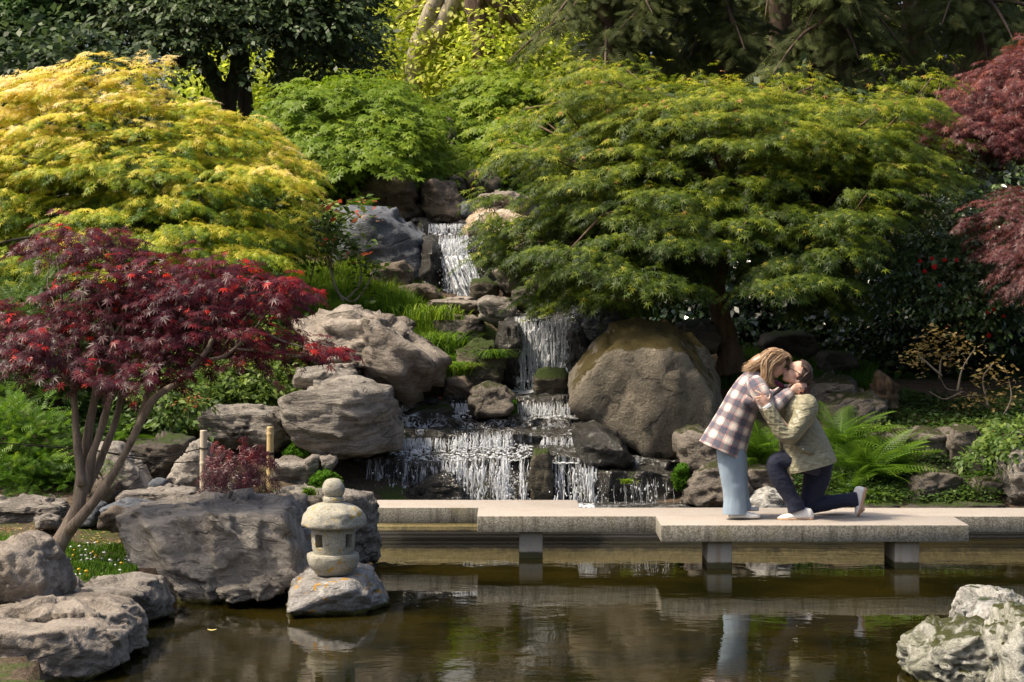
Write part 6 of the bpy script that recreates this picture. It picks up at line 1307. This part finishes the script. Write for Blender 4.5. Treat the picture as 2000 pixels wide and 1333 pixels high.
def strands(name, head, guides, n, r, mat, parent, seed, jit=.012, wave=.0, K=12, wfreq=40, taper=.3):
    """guides: list of polylines of points; strands interpolate between neighbouring guides"""
    rg = np.random.default_rng(seed); G = [cat_spline(g, K) for g in guides]; V = []; Fq = []; cv = []
    for i in range(n):
        u = rg.uniform(0, len(G) - 1.001); a = int(u); f = u - a; C = G[a] * (1 - f) + G[a + 1] * f; t_ = np.linspace(0, 1, K)[:, None]
        C = C + rg.normal(0, jit, 3) * (.35 + t_) ; ph = rg.uniform(0, .9); ax = nrm(np.array([rg.normal(0, 1), rg.normal(0, 1), rg.normal(0, .3)]))
        C = C + ax * wave * np.sin(t_ * wfreq * .16 + ph * 2 + u * 3) * t_; C = C[:int(K * rg.uniform(.8, 1.0))] if rg.random() < .4 else C; k = len(C)
        T = nrm(np.gradient(C, axis=0)); U_ = nrm(np.cross(T, nrm(rg.normal(0, 1, 3)))); W = np.cross(T, U_); rr = r * rg.uniform(.6, 1.3) * (1 - np.linspace(0, 1, k) ** 3 * (1 - taper))[:, None]
        b0 = sum(len(v) for v in V); V.append(np.concatenate([C + U_ * rr, C - U_ * rr * .5 + W * rr * .87, C - U_ * rr * .5 - W * rr * .87])); j = np.arange(k - 1)
        for p_, q_ in ((0, 1), (1, 2), (2, 0)): Fq.append(np.stack([b0 + j + p_ * k, b0 + j + q_ * k, b0 + j + 1 + q_ * k, b0 + j + 1 + p_ * k], 1)); cv += list(np.full(k - 1, np.clip(rg.normal(.5, .25), 0, 1)))
    me = mesh_np(name, np.concatenate(V), np.concatenate(Fq), mat, True, attr={'leafcol': ('FACE', cv)}); return link(name, me, parent=parent)

# ---------------------------------------------------------------- the woman (leans forward, faces right, chin lifted by him)
W = empty('person', Q(1440, 1006), 'standing woman leaning forward in a checked wool coat and pale blue trousers, kissing the man', 'person')
hw = Head(Q(1513, 710), (.86, -.48, 0.02), (.48, .86), .97)
mb = MB(); hw.build(mb, False)
tube(mb, [(1503, 722, 0), (1490, 736, 0), (1472, 752, 0)], [11, 11.5, 15], ref=(0, 1, 0))
tube(mb, [(1476, 745, 0), (1455, 775, 0), (1435, 820, 0), (1420, 870, 0)], [(18, 34), (25, 34), (24, 28), (26, 34)], nl=30)
for q in (1, -1):
    tube(mb, [(1422, 862, q * .09), (1430, 930, q * .09), (1436, 990, q * .09)], [19, 13, 9]); tube(mb, [(1434, 996, q * .09), (1455, 1003, q * .09)], [9, 6])
tube(mb, [(1470, 750, -.15), (1483, 775, -.21), (1493, 795, -.22)], [13, 11, 9]); tube(mb, [(1493, 795, -.22), (1515, 780, -.17), (1540, 764, -.12), (1548, 760, -.11)], [9, 8, 6, 6])
tube(mb, [(1470, 750, .15), (1495, 778, .22), (1520, 775, .2), (1550, 757, .12)], [13, 10, 8, 6])
# near hand on his neck: palm, four curled fingers, thumb
tube(mb, [(1541, 763, -.12), (1549, 759, -.12), (1557, 756, -.115)], [(5.2, 3.6), (8.8, 4.2), (8.5, 3.6)], ref=(0, 1, 0))
fingers(mb, [([(1554, 750, -.12), (1561, 750.5, -.125), (1566, 754, -.10), (1567, 757, -.08)], .0095), ([(1555, 754.5, -.125), (1562, 755.5, -.13), (1567, 759, -.105), (1567, 762, -.08)], .0098), ([(1554, 759.5, -.125), (1560, 761, -.13), (1564.5, 764.5, -.105), (1563, 767, -.08)], .0092), ([(1551, 764, -.12), (1556, 767, -.125), (1559, 770, -.105), (1557, 772, -.085)], .0082), ([(1544, 757, -.12), (1548, 751, -.125), (1555, 748, -.115), (1560, 747, -.10)], .0095)])
mb_loft(mb, [Q(1550, 757, .12), Q(1560, 752, .10), Q(1568, 752, .08)], [(.035, .016)] * 3, n_ring=12, n_len=10)
fingers(mb, [([(1564, 744 + 5 * i, .09), (1572, 745 + 5 * i, .07), (1576, 748 + 5 * i, .04)], .009) for i in range(4)])
body_mesh(mb, W); hw.features(W, LASH)
wear('coat', [([(1482, 729, 0), (1474, 742, 0), (1464, 757, 0), (1450, 786, 0), (1434, 822, 0), (1421, 852, 0), (1409, 880, 0)], [(13, 16), (24, 34), (29, 43), (34, 45), (38, 42), (43, 45), (47, 50)])], WOOL, W, (96, 120), .007, 6, 3)
wear('sleeve', [([(1468, 743, -.14), (1476, 757, -.20), (1486, 775, -.225), (1492, 789, -.23), (1494, 797, -.225)], [(15, 15), (19, 18), (17.5, 17), (16, 15), (12, 12)])], WOOL, W, (56, 50), .006, 9, 7)
wear('sleeve', [([(1487, 797, -.215), (1499, 793, -.205), (1515, 784, -.175), (1530, 772, -.15), (1541, 764.5, -.13)], [(9, 9), (15.5, 14), (14, 12.5), (12, 11), (10, 9.5)])], WOOL, W, (56, 50), .005, 10, 9)
wear('sleeve', [([(1470, 745, .14), (1490, 770, .22), (1515, 778, .22), (1535, 766, .16), (1545, 760, .13)], [(16, 15), (17, 16), (14, 13), (12, 11), (9, 9)])], WOOL, W, (32, 36), .005, 10, 11)
mb = MB(); mb_loft(mb, [Q(1481, 726, 0), Q(1478, 735, 0), Q(1471, 744, 0)], [(12 * m_, 15 * m_), (19 * m_, 24 * m_), (25 * m_, 36 * m_)], n_ring=60, n_len=20, wr=.004, wf=14); mb.build('coat_collar', WOOL, parent=W)
# pocket flap with pale edge, front placket
def flap(name, c, ang, w, h, dy, mat, edge, parent):
    ca, sa = math.cos(ang), math.sin(ang); mb = MB(); me_ = MB()
    def pt(u, v, d): return Q(c[0] + (u * w * ca - v * h * sa), c[1] + (u * w * sa + v * h * ca), dy + d)
    for MBx, g, d0, d1 in ((mb, 1., -.010, .012), (me_, 1.09, -.006, .010)):
        o_ = [(-.5, -.5), (.5, -.5), (.5, .35), (.42, .5), (-.42, .5), (-.5, .35)]; V_ = [pt(u * g, v * g, d0) for u, v in o_] + [pt(u * g, v * g, d1) for u, v in o_]
        n_ = len(o_); MBx.add(V_, [[i, (i + 1) % n_, n_ + (i + 1) % n_, n_ + i] for i in range(n_)]); MBx.F3.append(np.array([[0, i + 1, i] for i in range(1, n_ - 1)]) + 0); MBx.F3.append(np.array([[n_, n_ + i, n_ + i + 1] for i in range(1, n_ - 1)]))
        MBx.UV[-1] = np.array([(u * w * m_ + 3 + .03, v * h * m_ + .05) for u, v in o_ * 2])
    f_ = mb.build(name, mat, smooth=False, parent=parent); return f_
flap('pocket_flap', (1460, 783), math.radians(28), 27, 17, -.215, WOOL, None, W)
wear('trousers', [([(1424, 868, -.085), (1428, 900, -.085), (1430, 940, -.085), (1432, 975, -.085), (1433, 994, -.085), (1433, 1001.5, -.085)], [(26, 21), (27, 21), (24, 20), (23, 20), (24, 21), (24, 21)]),
                  ([(1426, 868, .085), (1434, 900, .085), (1439, 940, .085), (1443, 975, .085), (1446, 993, .085), (1447, 999, .085)], [(26, 21), (26, 21), (22, 20), (21, 20), (22, 21), (22, 21)])], BLUE, W, (56, 70), .010, 5, 21)
def shoe(parent, toe, heel, dy, h, mat, solemat, W_=.045, name='shoe', up=(0, 0, 1)):
    """toe and heel in px at ground level"""
    a = Q(heel[0], heel[1], dy); b = Q(toe[0], toe[1], dy); d = b - a; L = np.linalg.norm(d); X = d / L; Z = nrm(np.asarray(up, float) - X * (np.asarray(up, float) @ X)); Yv = np.cross(Z, X)
    mb = MB(); n = 28; u = np.linspace(0, 1, n); top = h * np.interp(u, [0, .06, .2, .38, .5, .7, .88, .97, 1], [.62, .92, 1., .98, .74, .54, .44, .28, .08]); wd = W_ * np.interp(u, [0, .08, .3, .55, .72, .9, 1], [.35, .72, .8, .9, 1.05, .82, .2])
    th = np.linspace(0, 2 * math.pi, 24, endpoint=False); cy = np.sign(np.cos(th)) * np.abs(np.cos(th)) ** .75; cz = np.where(np.sin(th) > 0, np.abs(np.sin(th)) ** .9, 0)
    V = a + X * (u * L)[:, None, None] + Yv * (wd[:, None] * cy)[..., None] + Z * (.022 + np.maximum(top[:, None] - .022, .004) * cz)[..., None]
    i = np.arange(n - 1)[:, None] * 24; j = np.arange(24)[None]; j2 = (j + 1) % 24; mb.add(V.reshape(-1, 3), np.stack([i + j, i + j2, i + 24 + j2, i + 24 + j], -1).reshape(-1, 4)); o = mb.build(name, mat, parent=parent)
    mb = MB(); ts = (-.0, .026); V = a + X * (u * L * 1.02 - .01 * L)[:, None, None] + Yv * (wd[:, None] * 1.07 * cy)[..., None] + Z * (ts[0] + (ts[1] - ts[0]) * (np.sin(th) > 0))[None, :, None]
    mb.add(V.reshape(-1, 3), np.stack([i + j, i + j2, i + 24 + j2, i + 24 + j], -1).reshape(-1, 4)); mb.build('sole', solemat, smooth=False, parent=o)
    mb = MB()
    for q in range(4):
        uu = .42 + q * .085; zz = h * np.interp(uu, [0, .2, .38, .5, .7, .88, 1], [.9, 1., .98, .74, .54, .44, .1]) + .004; mb_loft(mb, [a + X * (uu * L) + Yv * (s_ * W_ * .42) + Z * (zz - .010 * abs(s_)) for s_ in (-1, -.4, .4, 1)], [(.003, .004)] * 4, n_ring=6, n_len=8, ref=Z)
    mb.build('laces', mat, parent=o); return o
shoe(W, (1482, 1009), (1422, 1009), -.085, .082, SHOE, SOLEW, .046); shoe(W, (1484, 1000), (1432, 1000), .085, .062, SHOE, SOLEW, .043)
# blond wavy hair: inner volume plus strands
mb = MB(); hw.ball(mb, (-.026, 0, .040), (.104, .086, .096), 4); hw.ball(mb, (-.055, 0, -.03), (.055, .082, .075), 3)
for pts, rr in (([(1497, 712, -.075), (1493, 728, -.085), (1496, 744, -.08)], [9, 10, 6]), ([(1490, 705, -.02), (1476, 712, -.02), (1466, 722, -.02)], [17, 15, 9]), ([(1497, 712, .07), (1492, 728, .08), (1492, 742, .08)], [9, 10, 6])): tube(mb, pts, rr)
me = mesh_np('hair', np.concatenate(mb.V), [np.concatenate(mb.F3), np.concatenate(mb.F4)], BLOND); me = remesh(me, .006, 4); a = me.attributes.new('leafcol', 'FLOAT', 'FACE'); a.data.foreach_set('value', np.full(len(me.polygons), .22, np.float32)); HR = link('hair', me, parent=W)
HP = hw.p
gd = []
for y0 in np.linspace(-.085, .085, 9):      # crown to nape, falling back over the collar
    sy = np.sign(y0) if abs(y0) > .01 else 0
    gd.append([HP(.062 - abs(y0) * .2, y0 * .35, .118), HP(.0, y0 * .8, .128 - abs(y0) * .35), HP(-.078, y0, .092 - abs(y0) * .3), HP(-.108, y0 * 1.0, .03), Q(1480, 709, y0 * 1.0), Q(1468, 716, y0 * 1.15), Q(1459, 722, y0 * 1.2)])
strands('hair_strands', hw, gd, 620, .0028, BLOND, W, 301, .013, .022, 12, 50)
gd = []
for f in np.linspace(0, 1, 7):            # near side curtain falling past the cheek to the collar
    gd.append([HP(.070 - .10 * f, -.03, .115 + .012 * math.sin(f * 3)), HP(.045 - .12 * f, -.075, .085), HP(.006 - .10 * f, -.096, .025), HP(-.02 - .08 * f, -.104, -.045), Q(1502 - 12 * f, 735, -.105), Q(1503 - 14 * f, 747, -.11), Q(1507 - 16 * f, 751 + 4 * math.sin(f * 9), -.10)])
strands('hair_strands', hw, gd, 560, .0028, BLOND, W, 302, .010, .018, 12, 60)
gd = [[HP(.0, -.02, .13), HP(.062, -.035, .122), HP(.100, -.045, .092), HP(.108, -.05, .060)], [HP(.0, .02, .13), HP(.065, .01, .125), HP(.108, 0, .092), HP(.122, .0, .052)], [HP(.0, .05, .12), HP(.06, .05, .11), HP(.1, .05, .08), HP(.105, .05, .04)]]
strands('hair_strands', hw, gd, 110, .0018, BLOND, W, 303, .008, .006, 10, 30)
gd = [[HP(-.05 - .03 * f, .09, .08), HP(-.04 - .04 * f, .1, 0), Q(1498 - 12 * f, 735, .11), Q(1497 - 12 * f, 748, .11)] for f in (0, .5, 1)]
strands('hair_strands', hw, gd, 120, .003, BLOND, W, 304, .01, .01, 12, 40)
mb = MB(); tube(mb, [(1500, 738, -.05), (1507, 744, -.075), (1517, 749, -.07), (1526, 753, -.03), (1528, 755, .03)], [4, 5, 5, 4, 4], wr=.006, wf=20); mb.build('scarf', SCARF, parent=W)

# ---------------------------------------------------------------- the man (down on one knee, faces left, head tipped back)
Mn = empty('person', Q(1570, 1006), 'man in glasses, olive quilted jacket and navy trousers kneeling to kiss the woman', 'person')
hm = Head(Q(1556, 730), (-.86, .46, -.03), (.50, .86), 1.02)
mb = MB(); hm.build(mb, True)
tube(mb, [(1560, 742, 0), (1562, 756, 0), (1562, 775, 0)], [15, 14.5, 18])
tube(mb, [(1562, 770, 0), (1562, 810, 0), (1570, 860, 0), (1583, 895, 0)], [(18, 38), (24, 36), (26, 34), (26, 32)], nl=30)
for q, dyy in ((1, -.11),): 
    tube(mb, [(1588, 905, dyy), (1548, 902, dyy), (1517, 903, dyy)], [16, 13, 9]); tube(mb, [(1517, 903, dyy), (1530, 940, dyy), (1547, 985, dyy), (1555, 998, dyy)], [9, 10, 8, 7]); tube(mb, [(1556, 1000, dyy), (1528, 1008, dyy)], [8, 5])
tube(mb, [(1596, 905, .1), (1590, 950, .1), (1578, 990, .1)], [18, 14, 9]); tube(mb, [(1582, 990, .1), (1620, 987, .1), (1668, 981, .1)], [9, 10, 8]); tube(mb, [(1672, 982, .1), (1690, 1002, .1)], [8, 6])
tube(mb, [(1572, 782, -.17), (1556, 815, -.25), (1532, 842, -.29)], [14, 12, 10]); tube(mb, [(1532, 842, -.29), (1510, 815, -.30), (1492, 792, -.315), (1488, 787, -.315)], [10, 9, 6.5, 6])
tube(mb, [(1572, 782, .17), (1548, 820, .28), (1510, 800, .3), (1490, 785, .28)], [14, 11, 8, 6])
# near hand on her sleeve
tube(mb, [(1489, 789, -.318), (1485, 782, -.322), (1481, 775, -.322), (1479, 771, -.318)], [(6, 4), (8.5, 4.6), (9.8, 4.4), (9, 3.6)], ref=(0, 1, 0))
fingers(mb, [([(1484, 771, -.322), (1479, 766, -.332), (1472, 761.5, -.325), (1466, 759, -.305)], .0100), ([(1479, 772, -.322), (1473, 771, -.335), (1468, 772, -.325), (1466.5, 773.5, -.305)], .0098), ([(1480, 777, -.322), (1474, 776.5, -.335), (1469.5, 777.5, -.325), (1468.5, 779, -.305)], .0096), ([(1482, 782, -.320), (1476, 782, -.332), (1472, 783, -.32), (1471, 784.5, -.30)], .0086), ([(1490, 783, -.322), (1493, 777, -.325), (1495, 770, -.318), (1495.5, 765, -.305)], .0105)])
mb_loft(mb, [Q(1490, 786, .28), Q(1480, 776, .27), Q(1474, 770, .26)], [(.036, .016)] * 3, n_ring=12, n_len=10)
fingers(mb, [([(1476, 766 + 5 * i, .26), (1469, 764 + 5 * i, .25), (1464, 766 + 5 * i, .23)], .009) for i in range(4)])
body_mesh(mb, Mn); hm.features(Mn, LASH)
wear('jacket', [([(1561, 765, 0), (1560, 774, 0), (1559, 790, 0), (1560, 820, 0), (1566, 850, 0), (1573, 880, 0), (1578, 900, 0), (1581, 912, 0)], [(15, 17), (27, 36), (33, 46), (36, 48), (44, 47), (51, 49), (54, 54), (54, 55)])], QUILT, Mn, (110, 130), .010, 5, 41, 2.7)
wear('jacket_sleeve', [([(1571, 778, -.15), (1569, 790, -.21), (1560, 812, -.255), (1546, 834, -.285), (1533, 845, -.30), (1522, 842, -.305), (1511, 827, -.305), (1499, 806, -.312), (1490, 791, -.318)], [(15, 14), (22, 19), (20.5, 18), (19, 17), (18, 16), (16.5, 15), (15.5, 14), (13, 12), (10.5, 9)])], QUILT, Mn, (64, 90), .007, 8, 47)
wear('jacket_sleeve', [([(1570, 780, .15), (1556, 815, .26), (1535, 835, .29), (1512, 815, .3), (1492, 790, .29)], [(16, 15), (20, 18), (18, 16), (14, 13), (10, 9)])], QUILT, Mn, (32, 40), .006, 8, 49)
mb = MB(); tube(mb, [(1491, 792, -.318), (1487.5, 787, -.319)], [9.3, 8.8], n=24, nl=6); mb.build('shirt_cuff', CUFF, parent=Mn)
mb = MB(); mb_loft(mb, [Q(1563, 755, 0), Q(1562, 763, 0), Q(1560, 772, 0)], [(18 * m_, 18 * m_), (21 * m_, 21 * m_), (25 * m_, 27 * m_)], n_ring=40, n_len=12, wr=.003, wf=20); mb.build('jacket_collar', COLLAR, parent=Mn)
flap('jacket_pocket', (1565, 874), math.radians(22), 35, 12, -.222, QUILT, None, Mn)
mb = MB(); mb_ball(mb, Q(1561, 873, -.238), (.008, .004, .008), 2); mb.build('snap_button', SHOE, parent=Mn)
mb = MB(); mb_loft(mb, [Q(1522, 800, -.1), Q(1519, 840, -.1), Q(1522, 880, -.1), Q(1530, 916, -.1)], [(.006, .02)] * 4, n_ring=10, n_len=24); mb.build('placket', QUILT, parent=Mn)
wear('trousers', [([(1598, 903, -.11), (1570, 899, -.11), (1540, 896, -.11), (1518, 898, -.11), (1511, 906, -.11), (1518, 925, -.11), (1531, 950, -.11), (1543, 972, -.11), (1550, 988, -.11), (1552, 995, -.11)], [(23, 21), (23, 21), (19, 18), (16, 16), (16.5, 16), (17, 17), (17, 17), (16.5, 16), (17, 16), (17, 16)]),
                  ([(1602, 895, .09), (1599, 930, .09), (1591, 960, .09), (1581, 985, .09), (1576, 992, .09)], [(29, 23), (27, 22), (23, 19), (18.5, 17), (15, 15)]),
                  ([(1566, 993, .09), (1580, 990.5, .09), (1610, 987, .09), (1645, 981, .09), (1670, 977, .09), (1677, 976, .09)], [(12, 12), (16, 15), (15, 15), (13.5, 14), (15, 14.5), (15, 14)])], NAVY, Mn, (56, 80), .008, 8, 51)
shoe(Mn, (1515, 1014), (1585, 1014), -.11, .112, SHOE, SOLE, .052)
shoe(Mn, (1681, 1011), (1697, 956), .09, .108, SHOE, SOLE, .050, up=(-1, 0, .25))
# hair: short, swept back from a high forehead
mb = MB(); hm.ball(mb, (-.044, 0, .034), (.082, .079, .090), 4); hm.ball(mb, (-.048, 0, -.018), (.058, .073, .062), 3)
me = mesh_np('hair', np.concatenate(mb.V), np.concatenate(mb.F3), BRUN); me = remesh(me, .005, 3); a = me.attributes.new('leafcol', 'FLOAT', 'FACE'); a.data.foreach_set('value', np.full(len(me.polygons), .3, np.float32)); link('hair', me, parent=Mn)
gd = []
for y0 in np.linspace(-.088, .088, 9):
    r_ = math.sqrt(max(.0, 1 - (y0 / .095) ** 2)); gd.append([hm.p(.022 * r_ + .0, y0 * .93, .038 + .084 * r_), hm.p(-.02, y0 * .98, .040 + .090 * r_), hm.p(-.07, y0, .035 + .075 * r_), hm.p(-.125 * r_ - .01, y0 * .95, .030), hm.p(-.115 * r_, y0 * .85, -.03), hm.p(-.09 * r_, y0 * .8, -.07)])
strands('hair_strands', hm, gd, 620, .0022, BRUN, Mn, 311, .003, .002, 8, 30)
# glasses
gl = empty('glasses', hm.p(.09, 0, .005), 'tortoiseshell glasses on the face of the kneeling man', 'glasses'); gl = None or gl
for q in (1, -1):
    mb = MB(); th = np.linspace(0, 2 * math.pi, 17); mb_loft(mb, [hm.p(.098 - .010 * abs(math.cos(a_)) * 0 - .012 * (1 if q * math.cos(a_) > 0 else 0) * abs(math.cos(a_)), q * .032 + .024 * math.cos(a_), .006 + .018 * math.sin(a_)) for a_ in th], [(.0028, .0028)] * 17, n_ring=6, n_len=32, cap=False); mb.build('rim', FRAME, parent=gl)
    mb = MB(); V_ = [hm.p(.096, q * .032 + .022 * math.cos(a_), .006 + .016 * math.sin(a_)) for a_ in th[:-1]] + [hm.p(.096, q * .032, .006)]; mb.add(V_, [[i, (i + 1) % 16, 16] for i in range(16)]); mb.build('lens', GLASS, parent=gl)
    mb = MB(); mb_loft(mb, [hm.p(.090, q * .060, .012), hm.p(.05, q * .078, .012), hm.p(.0, q * .083, .010), hm.p(-.02, q * .084, -.002)], [(.0035, .003)] * 4, n_ring=6, n_len=14); mb.build('temple_arm', FRAME, parent=gl)
mb = MB(); mb_loft(mb, [hm.p(.100, -.009, .008), hm.p(.104, 0, .011), hm.p(.100, .009, .008)], [(.0026, .0026)] * 3, n_ring=6, n_len=8); mb.build('bridge', FRAME, parent=gl)
# handbag lying on the deck behind his leg
root = empty('handbag', Q(1632, 1002, .28), 'small pale leather bag with a dark strap lying on the deck behind the kneeling man', 'bag')
mb = MB(); mb_loft(mb, [Q(1598, 999, .3), Q(1612, 996, .3), Q(1640, 993, .3), (Q(1662, 990, .3))], [(.012, .04), (.035, .08), (.038, .085), (.03, .06)], n_ring=32, n_len=24, wr=.006, wf=14); mb.build('pouch', plain('cream_leather', (.62, .55, .46), .55, .4, .15, 20, .3), parent=root)
mb = MB(); mb_loft(mb, [Q(1600, 993, .28), Q(1604, 980, .28), Q(1622, 974, .28), Q(1640, 980, .28), Q(1644, 990, .28)], [(.006, .010)] * 5, n_ring=8, n_len=30); mb.build('strap', plain('black_leather', (.012, .011, .010), .5), parent=root)
